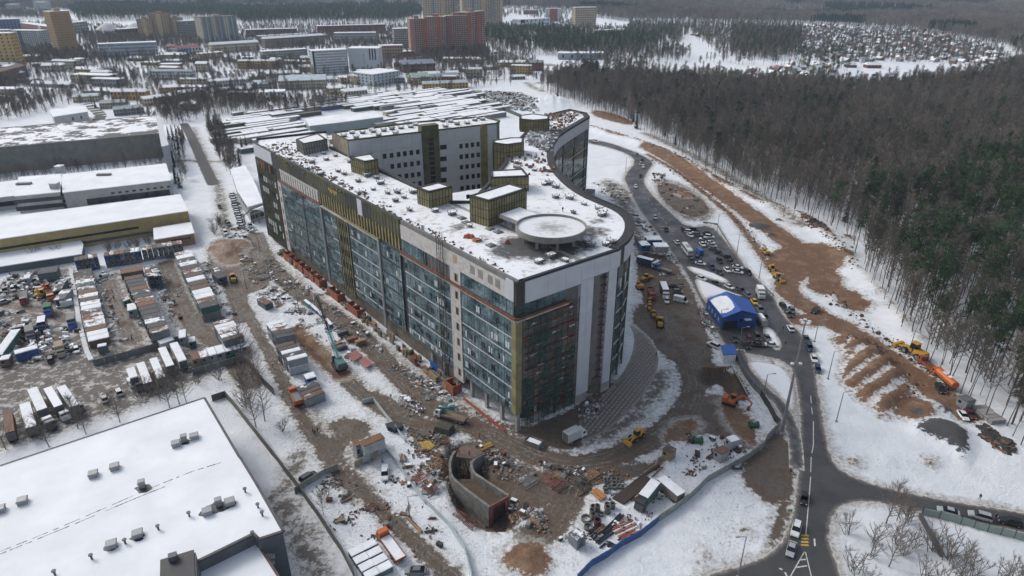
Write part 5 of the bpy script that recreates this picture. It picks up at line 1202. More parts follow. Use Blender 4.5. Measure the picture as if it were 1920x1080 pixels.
def ring_(x,w,z0,z1,tw=1.,n_=.12):
    h = w / 2; k = h * tw; return [(x,-h,z0),(x,h,z0),(x,h,z0 + (z1 - z0) * .55),(x,k - .06,z1),(x,-k + .06,z1),(x,-h,z0 + (z1 - z0) * .55)]
def make_car(kind,label,loc,rz,col):
    t = thing('parked_car' if kind != 'pickup' else 'pickup_truck',label,'car' if kind != 'pickup' else 'pickup',loc,rz)
    L,W_,H_ = {'sedan': (4.5,1.8,1.42),'suv': (4.6,1.88,1.68),'hatch': (4.0,1.72,1.48),'van': (5.4,2.0,2.3),'pickup': (5.3,1.9,1.75)}[kind]; b = L / 2; q = MB(); z0 = .28
    bh = {'sedan': .90,'suv': 1.02,'hatch': .94,'van': 1.15,'pickup': 1.0}[kind]
    S = [(-b,.82,.45,bh * .80),(-b + .12,.95,z0,bh * .96),(-b * .5,1,z0,bh),(b * .35,1,z0,bh),(b * .62,.98,z0,bh * .92),(b - .15,.92,z0,bh * .74),(b,.80,.4,bh * .55)]
    q.loft([ring_(x_,W_ * w_,a,c_,.93) for x_,w_,a,c_ in S],0)
    if kind == 'pickup': cab = [(-.25,bh,0),(-.1,H_,1),(b * .30,H_,1),(b * .56,bh * .97,0)]
    elif kind == 'van': cab = [(-b + .05,bh,0),(-b + .1,H_,1),(b * .45,H_,1),(b * .80,bh * .97,0)]
    elif kind == 'sedan': cab = [(-b * .78,bh,0),(-b * .42,H_,1),(b * .14,H_,1),(b * .50,bh * .97,0)]
    else: cab = [(-b * .97,bh,0),(-b * .80,H_,1),(b * .16,H_,1),(b * .50,bh * .97,0)]
    w0,w1 = W_ * .90,W_ * .72 if kind != 'van' else W_ * .86
    (xa,za,_),(xb,zb,_),(xc,zc,_),(xd,zd,_) = cab
    if kind == 'van': q.loft([[(xb,-w1 / 2 - .05,1.0),(xb,w1 / 2 + .05,1.0),(xb,w1 / 2,H_),(xb,-w1 / 2,H_)],[(xc,-w1 / 2 - .05,1.0),(xc,w1 / 2 + .05,1.0),(xc,w1 / 2,H_),(xc,-w1 / 2,H_)]],0)
    q.loft([[(xb - .05,-w1 / 2,zb - .02),(xb - .05,w1 / 2,zb - .02),(xb,w1 / 2 - .1,zb + .04),(xb,-w1 / 2 + .1,zb + .04)],[(xc + .05,-w1 / 2,zc - .02),(xc + .05,w1 / 2,zc - .02),(xc,w1 / 2 - .1,zc + .04),(xc,-w1 / 2 + .1,zc + .04)]],0)
    if kind == 'pickup': q.box((-b * .62,0,bh + .02),(b * .7,W_ * .78,.03),0,0)
    o_ = q.build('body',PT[col],t); o_['paint'] = 1
    q = MB()
    if kind == 'van': q.loft([[(xc - .0,-w1 / 2 - .02,bh),(xc - .0,w1 / 2 + .02,bh),(xc,w1 / 2 - .02,zc - .06),(xc,-w1 / 2 + .02,zc - .06)],[(xd,-w0 / 2,zd),(xd,w0 / 2,zd),(xd - .05,w0 / 2,zd + .02),(xd - .05,-w0 / 2,zd + .02)]])
    else: q.loft([[(xa,-w0 / 2,za),(xa,w0 / 2,za)],[(xb,-w1 / 2,zb),(xb,w1 / 2,zb)],[(xc,-w1 / 2,zc),(xc,w1 / 2,zc)],[(xd,-w0 / 2,zd),(xd,w0 / 2,zd)]],cap=False); i = len(q.v); q.v += [(xa,-w0 / 2,za),(xb,-w1 / 2,zb),(xc,-w1 / 2,zc),(xd,-w0 / 2,zd),(xa,w0 / 2,za),(xb,w1 / 2,zb),(xc,w1 / 2,zc),(xd,w0 / 2,zd)]; q.f += [(i,i + 1,i + 2,i + 3),(i + 7,i + 6,i + 5,i + 4)]; q.m += [0,0]
    q.build('windows',CARG,t)
    for sx in (-.62,.62):
        for sy in (-1,1): wheel(b * sx,sy * (W_ / 2 - .12),.33,.22,t)
    for sy in (-1,1):
        q = MB(); q.box((b - .08,sy * W_ * .32,bh * .62),(.14,.36,.16)); q.build('headlight',LAMP,t); q = MB(); q.box((-b + .04,sy * W_ * .34,bh * .74),(.1,.32,.16)); q.build('tail_light',TAIL,t)
    if kind == 'pickup':
        q = MB(); q.box((-b * .62,0,bh + .08),(b * .62,W_ * .7,.1)); q.build('snow_load',SNOWP,t)
    return t
CARS0 = {}
def place_car(kind,p,q_,col,label,group=None):
    a = G(*p); rz = head(p,q_); z = max(gz(a.x,a.y),.03)
    if kind not in CARS0:
        t = make_car(kind,label,(a.x,a.y,z),rz,col); CARS0[kind] = t
        if group: t['group'] = group
        return t
    return copy_thing(CARS0[kind],(a.x,a.y,z),rz,label,group,recol={0: PT[col]})
RDG = 'cars on the asphalt road'; PK = 'cars on the upper parking lot'; TP_ = 'cars parked by the blue hangar'
for r in [('sedan',(1507,937),(1506,950),'black','black saloon driving towards the junction ahead of two silver cars',RDG),
 ('suv',(1492,996),(1488,1012),'white','upper of two pale cars by the yellow crossing marks',RDG),('sedan',(1483,1033),(1479,1048),'silver','lower silver car by the arrow markings near the bottom edge',RDG),
 ('sedan',(1777,962),(1762,958),'silver','silver saloon first in line above the pale green fence',RDG),('suv',(1836,971),(1822,967),'silver','silver estate second in line above the pale green fence',RDG),('suv',(1893,982),(1878,978),'black','black off-roader last in line above the pale green fence',RDG),
 ('sedan',(1482,618),(1476,608),'white','white saloon driving up the road past the blue hangar',RDG),('sedan',(1511,638),(1516,650),'dark','dark car topmost of four parked along the road bend',RDG),('suv',(1517,654),(1521,665),'navy','dark blue car second of four parked along the road bend',RDG),('sedan',(1526,675),(1529,686),'white','white car third of four parked along the road bend',RDG),('hatch',(1533,695),(1535,706),'navy','navy hatchback lowest of four parked along the road bend',RDG),
 ('suv',(1468,578),(1476,588),'black','black car by the street lamp opposite the hangar',RDG),('suv',(1478,591),(1486,600),'dark','dark car in front of the grey one at the dirt road mouth',RDG),('hatch',(1484.5,585),(1490,592),'grey','grey hatchback half on the snow at the dirt road mouth',RDG),('suv',(1528,585),(1520,590),'black','black off-roader turning out of the brown dirt road',RDG),
 ('sedan',(1376,637),(1382,647),'dark','dark saloon behind the blue kiosk',TP_),('sedan',(1398,649),(1406,658),'black','black saloon left in the front row by the hangar',TP_),('hatch',(1404,638),(1409,648),'maroon','maroon hatchback in the back row by the hangar',TP_),('suv',(1419,634),(1424,644),'dark','dark car right of the maroon hatchback',TP_),('sedan',(1421,649),(1433,650),'black','black saloon middle of the front row by the hangar',TP_),('sedan',(1438,636),(1444,646),'grey','dark grey saloon at the right of the back row by the hangar',TP_),('sedan',(1447,649),(1459,650),'white','white saloon at the right of the front row by the hangar',TP_),
 ('suv',(1369,608),(1371,618),'silver','silver car left in the mouth of the blue hangar',TP_),('suv',(1381,607),(1383,617),'grey','grey car right in the mouth of the blue hangar',TP_),('sedan',(1414,568),(1420,577),'yellow','yellow taxi beside the blue hangar',TP_),('suv',(1425,583),(1430,592),'grey','grey car behind the taxi beside the hangar',TP_),('sedan',(1434,596),(1439,605),'black','black car last in the row beside the hangar',TP_),('suv',(1337,650),(1327,645),'white','white car on the mud left of the blue kiosk',TP_),
 ('sedan',(1228,409),(1232,418),'white','white car driving down before the brown crossing',RDG),('sedan',(1249,432),(1254,440),'black','black car on the brown crossing marks',RDG),('sedan',(1269,456),(1262,449),'white','white car driving up above the bus',RDG),
 ('van',(1311,475),(1305,469),'blue','blue van right of the white bus',PK),('hatch',(1307,486),(1312,492),'navy','navy hatchback between the blue van and the white saloon',PK),('hatch',(1297,491),(1303,497),'dark','dark hatchback right behind the bus',PK),('sedan',(1313,496),(1323,498),'white','white saloon at the tip of the upper snow bank',PK),('suv',(1334,503),(1341,510),'navy','dark blue off-roader at the snow bank',PK),('sedan',(1349,512),(1357,518),'dark','dark green saloon at the snow bank beside the blue off-roader',PK),('sedan',(1363,508),(1369,515),'white','white saloon nearest the middle of the lot',PK),('sedan',(1383,503),(1393,505),'white','upper of two white cars side by side at the barrier',PK),('sedan',(1383,512),(1393,514),'white','lower of two white cars side by side at the barrier',PK),('suv',(1402,513),(1409,518),'black','black off-roader at the corner of the barrier',PK),
 ('suv',(1349,491),(1354,497),'black','black car alone in the driving lane of the lot',PK),('sedan',(1369,493),(1376,497),'dark','dark saloon lowest of the right row',PK),('sedan',(1365,484),(1373,486),'black','black saloon second from below in the right row',PK),('sedan',(1348,476),(1355,479),'black','black saloon third from below in the right row',PK),('sedan',(1338,468),(1346,469),'grey','grey brown saloon fourth from below in the right row',PK),('sedan',(1335,462),(1344,464),'silver','silver saloon fifth from below in the right row',PK),('sedan',(1331,457),(1340,458),'white','white saloon topmost of the lower white pair',PK),('sedan',(1317,460),(1322,465),'white','white saloon parked askew left of the right row',PK),('sedan',(1327,452),(1336,453),'grey','grey saloon in the middle of the right row',PK),('suv',(1330,446),(1339,447),'white','white off-roader near the top of the right row',PK),('sedan',(1320,450),(1311,449),'white','white saloon nose out beside the white off-roader',PK),('suv',(1308,442),(1317,443),'grey','grey off-roader in the back row of the lot',PK),('sedan',(1294,443),(1300,447),'white','white saloon front left in the back row',PK),('suv',(1292,437),(1300,438),'white','white off-roader at the left end of the back row',PK),('sedan',(1326,439),(1334,440),'black','black saloon at the top right corner of the lot',PK),('suv',(1301,433),(1308,434),'black','black off-roader behind the white ones',PK),('suv',(1284,434),(1290,437),'dark','dark off-roader leftmost at the top of the lot',PK),
 ('sedan',(1315,524),(1323,527),'white','white saloon first below the upper snow bank',PK),('sedan',(1341,533),(1349,536),'dark','dark saloon second below the upper snow bank',PK),('sedan',(1367,540),(1375,544),'white','white saloon third below the upper snow bank',PK),('suv',(1389,547),(1397,552),'dark','dark green car behind the blue hangar roof',PK),('hatch',(1402,556),(1408,561),'grey','dark grey hatchback at the back corner of the hangar',PK),
 ('van',(1276,566),(1290,569),'white','white high roof van on the wet yard','vehicles on the wet yard'),('sedan',(1263,539),(1272,540),'black','black car behind the white lorry','vehicles on the wet yard'),('hatch',(1271,549),(1279,550),'grey','grey hatchback above the white van','vehicles on the wet yard'),('hatch',(1250,566),(1251,575),'white','white car nose beside the white van','vehicles on the wet yard'),
 ('pickup',(722,890),(721,910),'white','white pickup with snow filled bed on the snowy lot',None),('sedan',(780,1074),(764,1074),'grey','grey car at the bottom edge below the orange truck',None),('suv',(579,898),(592,890),'dark','dark car wreck half buried beside the grey green fence',None),
 ('sedan',(197,751),(192,741),'silver','silver saloon right of the empty parking gaps','cars among the parked trailers'),('suv',(223,738),(217,727),'white','white off-roader right of the silver saloon','cars among the parked trailers'),('hatch',(145,660),(148,671),'white','snow covered white hatchback beside the beige tarp lorry','cars in the scrap yard'),('van',(122,575),(108,578),'white','white van parked across below the grey box cabins','cars in the scrap yard'),('hatch',(25,545),(30,558),'silver','snowy silver car at the top of the scrap yard','cars in the scrap yard'),('sedan',(8,568),(14,566),'silver','snowy car at the left picture edge','cars in the scrap yard'),('sedan',(5,590),(14,588),'dark','dark car below the snowy one at the left picture edge','cars in the scrap yard'),('suv',(10,548),(14,556),'dark','dark snowy car in the upper left of the scrap yard','cars in the scrap yard'),('suv',(96,677),(95,668),'dark','dark green off-roader below the tyres','cars in the scrap yard'),
 ('sedan',(1805,782),(1811,790),'white','white car parked beside the red one by the forest',None),('sedan',(1818,779),(1824,787),'maroon','dark red car parked beside the concrete slabs',None),('suv',(1762,732),(1768,741),'black','black off-roader below the orange tank lorry',None),
 ('sedan',(1203,301),(1197,295),'black','black car at the bend of the far road',RDG),('suv',(1201,309),(1202,316),'silver','silver off-roader just past the bend',RDG),('hatch',(1206,314),(1207,320),'white','white hatchback right of the silver off-roader',RDG),('sedan',(1201,331),(1200,340),'black','black saloon midway on the far road',RDG),('sedan',(1192,351),(1194,360),'white','white saloon below the black one on the far road',RDG),('suv',(1117,266),(1128,268),'white','white car just emerging behind the glass wing',RDG),('hatch',(1192,290),(1185,287),'grey','grey hatchback coming towards the bend',RDG)]:
    place_car(*r)
k = 0
for i in range(14):
    x_ = 437 + i * 1.4 + rnd.gauss(0,.4); y_ = 366 + i * 4.6
    place_car(rnd.choice(('sedan','hatch','suv')),(x_,y_),(x_ + 6,y_ - .5),rnd.choice(('white','white','silver','dark','white')),'snowy car, %s from the top in the row beside the white office' % onth(i),'cars beside the white office')
for i,p_ in enumerate(((412,390),(425,418),(429,422),(423,438),(470,425))): place_car('suv',p_,(p_[0] + 3,p_[1] + 5),('dark','dark','grey','white','silver')[i],['dark car alone on the snowy access road','upper dark car of the pair by the white office','lower dark car of the pair by the white office','white car at the end of the snowy access road','silver car under the arched canopy'][i])

def truck(p,q_,label,name='box_truck',cat='lorry',cabc='white',kind='box',boxm=None,L=7.5,bl=None,roof=SNOWP,bh=2.5,group=None):
    a,c_ = G(*p),G(*q_); t = thing(name,label,cat,(a.x,a.y,gz(a.x,a.y)),head(p,q_),group); b = L / 2; W_ = 2.35
    q = MB(); cx = b - .95; q.loft([ring_(b - 2.0,W_,.6,2.75,.95),ring_(b - .7,W_,.6,2.75,.95),ring_(b - .25,W_,.6,1.9,.98),ring_(b,W_ * .96,.55,1.5,.98)]); o_ = q.build('cab',PT[cabc] if cabc in PT else cabc,t)
    q = MB(); q.box((b - .42,0,2.1),(.12,W_ * .86,.8),0,0,ry=-.45); q.box((b - 1.1,0,2.05),(.8,W_ + .02,.65)); q.build('cab_windows',CARG,o_)
    q = MB(); q.box((-.6,0,.78),(L - 1.4,1.0,.3)); q.build('chassis',BATT,t); x1 = b - 2.1; x0 = -b
    if kind == 'box':
        q = MB(); q.box(((x0 + x1) / 2,0,1 + bh / 2),(x1 - x0,W_ + .1,bh)); q.build('cargo_box',boxm or PT['white'],t); q = MB(); q.box(((x0 + x1) / 2,0,1 + bh + .04),(x1 - x0 - .05,W_,.1)); q.build('box_roof',roof,t)
        q = MB(); q.box((x0 - .02,0,1 + bh / 2),(.04,W_ * .9,bh * .9)); q.box((x0 - .05,0,1 + bh / 2),(.03,.06,bh * .9)); q.build('rear_door',DGREY,t)
    elif kind in ('dump','flat'):
        hh = 1.2 if kind == 'dump' else .55; bm_ = boxm or PT['orange']
        q = MB(); q.box(((x0 + x1) / 2,0,1.1),(x1 - x0,W_ + .1,.2)); q.box(((x0 + x1) / 2,W_ / 2,1.1 + hh / 2),(x1 - x0,.1,hh)); q.box(((x0 + x1) / 2,-W_ / 2,1.1 + hh / 2),(x1 - x0,.1,hh)); q.box((x0,0,1.1 + hh / 2),(.1,W_,hh)); q.box((x1,0,1.15 + hh / 2),(.12,W_,hh + .3)); q.build('bed',bm_,t)
        q = MB(); q.box(((x0 + x1) / 2,0,1.2 + hh * .3),(x1 - x0 - .2,W_ - .15,hh * .5)); q.build('load',roof,t)
    elif kind == 'tank':
        q = MB(); q.tube((x0,0,2.1),(x1,0,2.1),1.15,n=16); q.build('tank',PT['orange'],t); q = MB(); q.box(((x0 + x1) / 2 + 1,.2,3.24),(1.5,.9,.1),.1); q.box(((x0 + x1) / 2 - 1,-.1,3.24),(1.0,1.1,.1),.3); q.build('tank_snow',SNOWP,t)
    for x_ in ((b - 1.0),-b + 1.2) + ((-b + 2.4,) if L > 7 else ()):
        for sy in (-1,1): wheel(x_,sy * (W_ / 2 - .15),.5,.32,t)
    return t
truck((1078,824),(1094,816),'white box lorry on the mud below the grid paving',cabc='white',L=6.6,boxm=mat('grey_white_box',(.48,.48,.47),.5,.15,.8),roof=mat('box_roof_grey',(.5,.5,.5),.5,.1,1))
truck((1245,553),(1252,572),'white long box lorry on the wet yard between red truck and van',cabc='white',L=9.5,boxm=mat('dark_box_side',(.05,.055,.06),.5,.2,1),group='vehicles on the wet yard')
truck((1213,499),(1228,503),'lorry with dark blue box and snowy roof',cabc='white',L=9,boxm=PT['navy'],group='vehicles on the wet yard'); truck((1243,509),(1234,506),'blue cab flatbed lorry beside the blue box lorry',kind='flat',cabc='blue',boxm=GRY,L=8,roof=GRY,group='vehicles on the wet yard')
truck((1221,556),(1226,570),'brick red tipper lorry left of the white lorry',kind='dump',cabc='brickred',boxm=PT['brickred'],L=7.5,roof=RUST,name='tipper_lorry',group='vehicles on the wet yard')
truck((1425,556),(1432,570),'small white box lorry driving behind the hangar',cabc='white',L=6,boxm=mat('grey_white_box',(0,0,0)),group=RDG)
truck((555,750),(545,730),'orange tipper lorry with a blue bundle behind its cab on the rutted track',kind='dump',cabc='orange',boxm=PT['orange'],L=8,roof=GRY,name='tipper_lorry')
truck((733,1030),(712,1001),'orange flatbed lorry filled with snow at the bottom of the picture',kind='flat',cabc='orange',boxm=PT['brickred'],L=9.5,roof=SNOWP,name='flatbed_lorry')
truck((46,562),(47,580),'red lorry with long low trailer in the scrap yard',kind='flat',cabc='red',boxm=GRY,L=12,roof=DCONC,name='flatbed_lorry'); truck((96,558),(99,572),'orange mobile crane lorry in the scrap yard',kind='flat',cabc='orange',boxm=PT['digger'],L=9,roof=RUST,name='crane_lorry')
truck((116,665),(120,682),'beige tarpaulin lorry in the scrap yard',cabc='beige',boxm=mat('beige_tarp',(.32,.28,.20),.9,.2,1),roof=mat('beige_tarp',(0,0,0)),L=6.5); truck((93,590),(91,606),'lorry with green tarpaulin and snow in the scrap yard',cabc='blue',boxm=PT['green'],roof=mat('green_tarp',(.03,.16,.09),.8,.2,1),L=6); truck((60,634),(62,650),'grey army like lorry in the scrap yard',cabc='grey',boxm=GRY,roof=GRY,L=7.5)
truck((82,617),(80,634),'navy lorry with snow covered load in the scrap yard',cabc='navy',boxm=PT['navy'],L=7.5); truck((137,613),(139,628),'blue lorry by the snowy dividing wall',cabc='blue',boxm=DGREY,L=7,roof=GRY); truck((41,622),(39,632),'dark lorry with snow patches in the scrap yard',cabc='dark',boxm=DGREY,L=6,kind='flat',roof=SNOWP)
truck((1768,717),(1756,706),'orange tank lorry parked nose to tail at the forest edge',kind='tank',cabc='orange',L=10,name='tank_lorry',cat='tank lorry')
truck((1738,690),(1729,682),'rusty red flatbed lorry in front of the tank lorry',kind='flat',cabc='brickred',boxm=PT['brickred'],L=8,roof=RUST,name='flatbed_lorry')
# bus
a = G(1288,473); t = thing('bus','white coach standing on the parking lot','bus',(a.x,a.y,.02),head((1283,465),(1294,480)),PK); q = MB(); q.loft([ring_(-5,2.4,.4,2.9,.92),ring_(4.6,2.4,.4,2.9,.92),ring_(5,2.3,.5,2.5,.9)]); q.build('body',PT['white'],t)
q = MB(); q.box((-.2,0,2.0),(9,2.44,.75)); q.box((4.95,0,1.9),(.1,2.0,1.0)); q.build('windows',CARG,t); q = MB(); q.box((0,0,2.98),(3,1.3,.2)); q.build('roof_unit',STEEL,t)
for x_ in (-3,3.2):
    for sy in (-1,1): wheel(x_,sy * 1.05,.48,.3,t)
# crane lorry with folded teal boom
t = truck((845,786),(815,777),'white cab crane lorry with teal loading boom and brown flatbed by the building',kind='flat',cabc='white',boxm=mat('brown_bed',(.23,.17,.13),.8,.3,1),L=9.5,roof=mat('brown_bed',(0,0,0)),name='crane_lorry')
q = MB(); q.tube((2.1,0,1.2),(2.1,0,3.6),.35,n=8); q.box((1.2,.9,3.9),(4.4,.5,.5),.5,ry=-.15); q.box((-.6,-.2,4.1),(2.6,.3,.3),.5); q.build('crane_arm',PT['teal'],t)
def digger(p,q_,label,kind='excavator',col='digger',s=1.,group=None,arm=1.):
    a = G(*p); t = thing(kind,label,{'excavator': 'excavator','wheel_loader': 'wheel loader','crawler_crane': 'crane'}[kind],(a.x,a.y,gz(a.x,a.y)),head(p,q_),group); t.scale = (s,s,s); P_ = PT[col]
    if kind == 'excavator':
        for sy in (-1,1):
            q = MB(); q.loft([[(-1.9,sy * 1.1 - .3,.35),(-1.9,sy * 1.1 + .3,.35),(-1.9,sy * 1.1 + .3,.55),(-1.9,sy * 1.1 - .3,.55)],[(-1.5,sy * 1.1 - .3,0),(-1.5,sy * 1.1 + .3,0),(-1.5,sy * 1.1 + .3,.85),(-1.5,sy * 1.1 - .3,.85)],[(1.5,sy * 1.1 - .3,0),(1.5,sy * 1.1 + .3,0),(1.5,sy * 1.1 + .3,.85),(1.5,sy * 1.1 - .3,.85)],[(1.9,sy * 1.1 - .3,.35),(1.9,sy * 1.1 + .3,.35),(1.9,sy * 1.1 + .3,.55),(1.9,sy * 1.1 - .3,.55)]]); q.build('track',TYRE,t)
        q = MB(); q.box((-.3,0,1.25),(3.4,2.6,.7)); q.box((-1.3,0,1.85),(1.6,2.5,.7),top=(.85,.95)); q.build('body',P_,t); q = MB(); q.box((.6,.75,2.1),(1.3,.95,1.3),top=(.85,.9)); c_ = q.build('cab',CARG,t); q = MB(); q.box((.6,.75,2.8),(1.2,.95,.1)); q.build('cab_roof',P_,c_)
        q = MB(); A_,B_,C_,D_ = (1.0,-.2,1.5),(3.2 * arm,-.2,3.9),(5.6 * arm,-.2,2.4),(5.2 * arm,-.2,.7); q.tube(A_,B_,.32,.26,6); q.tube(B_,C_,.26,.2,6); q.build('boom',P_,t); q = MB(); q.tube(C_,D_,.2,.16,6); q.build('arm',P_,t); q = MB(); q.box((4.9 * arm,-.2,.45),(.9,1.1,.8),top=(.6,1)); q.build('bucket',RUST,t)
    else:
        q = MB(); q.box((-1.6,0,1.35),(2.6,1.9,1.0),top=(.92,.85)); q.box((1.2,0,1.0),(2.0,1.2,.6)); q.build('body',P_,t); q = MB(); q.box((0,0,2.3),(1.5,1.5,1.3),top=(.85,.9)); c_ = q.build('cab',CARG,t); q = MB(); q.box((0,0,3.0),(1.5,1.5,.12)); q.build('cab_roof',P_,c_)
        q = MB(); q.box((2.6,.5,1.0),(2.4,.25,.3),0,0,ry=.25); q.box((2.6,-.5,1.0),(2.4,.25,.3),0,0,ry=.25); q.build('lift_arm',P_,t); q = MB(); q.box((3.9,0,.6),(1.0,2.6,.9),top=(.7,1)); q.build('bucket',P_ if col == 'digger' else RUST,t)
        for x_ in (-1.7,1.4):
            for sy in (-1,1): wheel(x_,sy * 1.05,.7,.5,t)
    return t
digger((1368,757),(1395,765),'orange crawler excavator digging right of the muddy loop',col='hydr',s=1.05)
digger((1193,822),(1183,829),'yellow backhoe loader at the end of the grid paving','wheel_loader',s=.95); digger((438,526),(434,515),'yellow wheel loader on the muddy square','wheel_loader',s=1.0)
WY = 'yellow machines lined up in the wet yard'
digger((1211,525),(1218,522),'yellow backhoe below the blue box lorry','wheel_loader',s=.9,group=WY); digger((1199,541),(1193,530),'yellow excavator at the left edge of the wet yard',s=.95,group=WY,arm=.7); digger((1218,567),(1218,556),'small yellow roller cab directly below the red tipper','wheel_loader',s=.6,group=WY); digger((1218,579),(1218,570),'second small yellow machine below the red tipper','wheel_loader',s=.65,group=WY); digger((1225,592),(1224,582),'third small yellow machine above the big yellow loader','wheel_loader',s=.7,group=WY); digger((1237,609),(1236,598),'largest yellow loader lowest in the line of machines','wheel_loader',s=1,group=WY)
digger((1436,477),(1428,470),'yellow digger at the edge of the snowy island on the brown road',s=.85,arm=.7); digger((1447,508),(1455,520),'upper yellow grader part on the snow beside the brown road','wheel_loader',s=.9); digger((1458,524),(1466,530),'lower yellow loader on the snow beside the brown road','wheel_loader',s=.9)
digger((1712,665),(1698,657),'long yellow loader with snow on its bucket at the forest edge','wheel_loader',s=1.5)
digger((76,556),(77,570),'orange brown excavator with folded arm in the scrap yard',col='digger',s=1.1,arm=.6); digger((88,545),(90,560),'red snow dusted excavator in the scrap yard',col='hydr',s=1,arm=.6)
# crawler crane with a long teal boom
a = G(637,686); t = thing('crawler_crane','crawler crane with long teal and black lattice boom beside the trench','crane',(a.x,a.y,gz(a.x,a.y)),head((637,686),(620,660)))
for sy in (-1,1): q = MB(); q.box((0,sy * 1.6,.5),(5.4,.8,.95),top=(.9,1)); q.build('track',TYRE,t)
q = MB(); q.box((-1,0,1.9),(4.6,2.8,1.7),top=(.95,.9)); q.build('body',mat('teal_machine',(.06,.16,.17),.5,.3,1),t); q = MB(); q.box((1.6,1.1,2.1),(1.4,1.1,1.7)); q.build('cab',CARG,t); q = MB(); q.box((-3,0,1.7),(1.2,3.0,1.4)); q.build('counterweight',DGREY,t)
base = Vector((a.x,a.y,2.4)); Tz = 15.0; T_ = G(593,556,Tz); Mi = t.matrix_world.inverted() if False else (Matrix.Translation((a.x,a.y,gz(a.x,a.y))) @ Matrix.Rotation(t.rotation_euler.z,4,'Z')).inverted()
b0 = Mi @ base; b1 = Mi @ T_
def lattice(p0,p1,r,n_,name,m_,parent):
    q = MB(); d = (p1 - p0).normalized(); u_ = d.orthogonal().normalized(); w_ = d.cross(u_)
    cs = [(u_ + w_) * r,(u_ - w_) * r,(-u_ - w_) * r,(w_ - u_) * r]
    for c_ in cs: q.tube(p0 + c_,p1 + c_,.07,n=4)
    for i in range(n_):
        for j in range(4): q.tube(p0.lerp(p1,i / n_) + cs[j],p0.lerp(p1,(i + 1) / n_) + cs[(j + 1) % 4],.05,n=3)
    q.box((p0 + p1) / 2,(.01,.01,.01)); return q.build(name,m_,parent)
lattice(b0,b0.lerp(b1,.45),.55,9,'boom',mat('teal_boom',(.10,.33,.35),.5,.2,1),t); lattice(b0.lerp(b1,.45),b1,.42,14,'boom_tip',BATT,t)
q = MB(); q.tube(b0.lerp(b1,.45),b1,.3,.2,4); q.build('boom_tip_core',BATT,t)
q = MB(); q.tube(b0.lerp(b1,.02),b0.lerp(b1,.44),.34,.28,4); q.build('boom_core',mat('teal_boom',(0,0,0)),t)
# ================================================================== CONTAINERS, CABINS, BOXES
CU = MB()
def corr(ax,s_,k_):
    for i in range(k_):
        for (u0,u1,d0,d1) in ((0,.25,0,.012),(.25,.5,.012,.012),(.5,.75,.012,0),(.75,1,0,0)):
            a0,a1 = -.5 + (i + u0) / k_,-.5 + (i + u1) / k_
            if ax == 0: p = [(a0,s_ * (.5 - d0 * 2),0),(a1,s_ * (.5 - d1 * 2),0),(a1,s_ * (.5 - d1 * 2),1),(a0,s_ * (.5 - d0 * 2),1)]
            else: p = [(s_ * (.5 - d0),a0,0),(s_ * (.5 - d1),a1,0),(s_ * (.5 - d1),a1,1),(s_ * (.5 - d0),a0,1)]
            CU.quad(*(p if s_ * (1 if ax else -1) > 0 else p[::-1]))
corr(0,-1,8); corr(0,1,8); corr(1,-1,4); corr(1,1,4)
RU = MB(); RU.box((0,0,1.0),(1.02,1.03,.06)); RU.box((0,0,1.04),(.96,.9,.03))
CM = {}
CC = {'grey': (.17,.18,.19),'steel': (.23,.25,.27),'rust': (.15,.085,.06),'slate': (.10,.13,.15),'blue': (.03,.09,.26),'green': (.05,.14,.12),'pale': (.36,.39,.41),'brown': (.14,.095,.075),'tan': (.34,.26,.16),'teal': (.05,.22,.20)}
for k_,c_ in CC.items(): CM[k_] = mat('sheet_' + k_,c_,.6,.25,.5,rand=.25)
ROOFM = {0: matsnow('roof_rusty_snow',(.105,.085,.075),.42,.45,.55),1: matsnow('roof_grey_snow',(.12,.125,.13),.52,.35,0),2: matsnow('roof_rust',(.17,.095,.06),.30,.5,.8),3: SNOWP,4: matsnow('roof_dark',(.075,.08,.085),.36,.5,0)}
cu_mesh = {}
def container(P,z,col,roof,name='container',cat='container',label='',group=None,h=2.55,win=0):
    """P = four world corners (near-left.. in order) of its top"""
    c_ = sum(P,Vector((0,0))) / 4; u_ = (P[1] - P[0] + P[2] - P[3]) / 2; v_ = (P[3] - P[0] + P[2] - P[1]) / 2; L,W_ = u_.length,v_.length; rz = math.atan2(u_.y,u_.x)
    t = thing(name,label,cat,(c_.x,c_.y,z - h),rz,group)
    if 'body' not in cu_mesh: cu_mesh['body'] = {k: CU.mesh('container_wall',m_) for k,m_ in CM.items()}; cu_mesh['roof'] = {k: RU.mesh('container_roof',m_) for k,m_ in ROOFM.items()}
    o_ = link('wall',cu_mesh['body'][col],t); o_.scale = (L - .12,W_ - .12,h - .06)
    o_ = link('roof',cu_mesh['roof'][roof],t); o_.scale = (L - .08,W_ - .08,h)
    ends = ((.5,1),(-.5,-1))
    for s_,d in ends[:1] if win != 3 else ends:
        if L > W_:
            q = MB(); q.box((s_ * (L - .1) ,0,h * .45),(.06,W_ * .45,h * .75)); q.build('door',DGREY,t)
        else:
            for sy in (-1,):
                q = MB(); q.box((-.18 * L,sy * (W_ / 2 - .05),h * .6),(L * .28,.08,h * .34)); q.build('window',WINK,t); q = MB(); q.box((-.18 * L,sy * (W_ / 2 - .03),h * .42),(L * .33,.07,.08)); q.build('sill',SPAN,t)
    return t
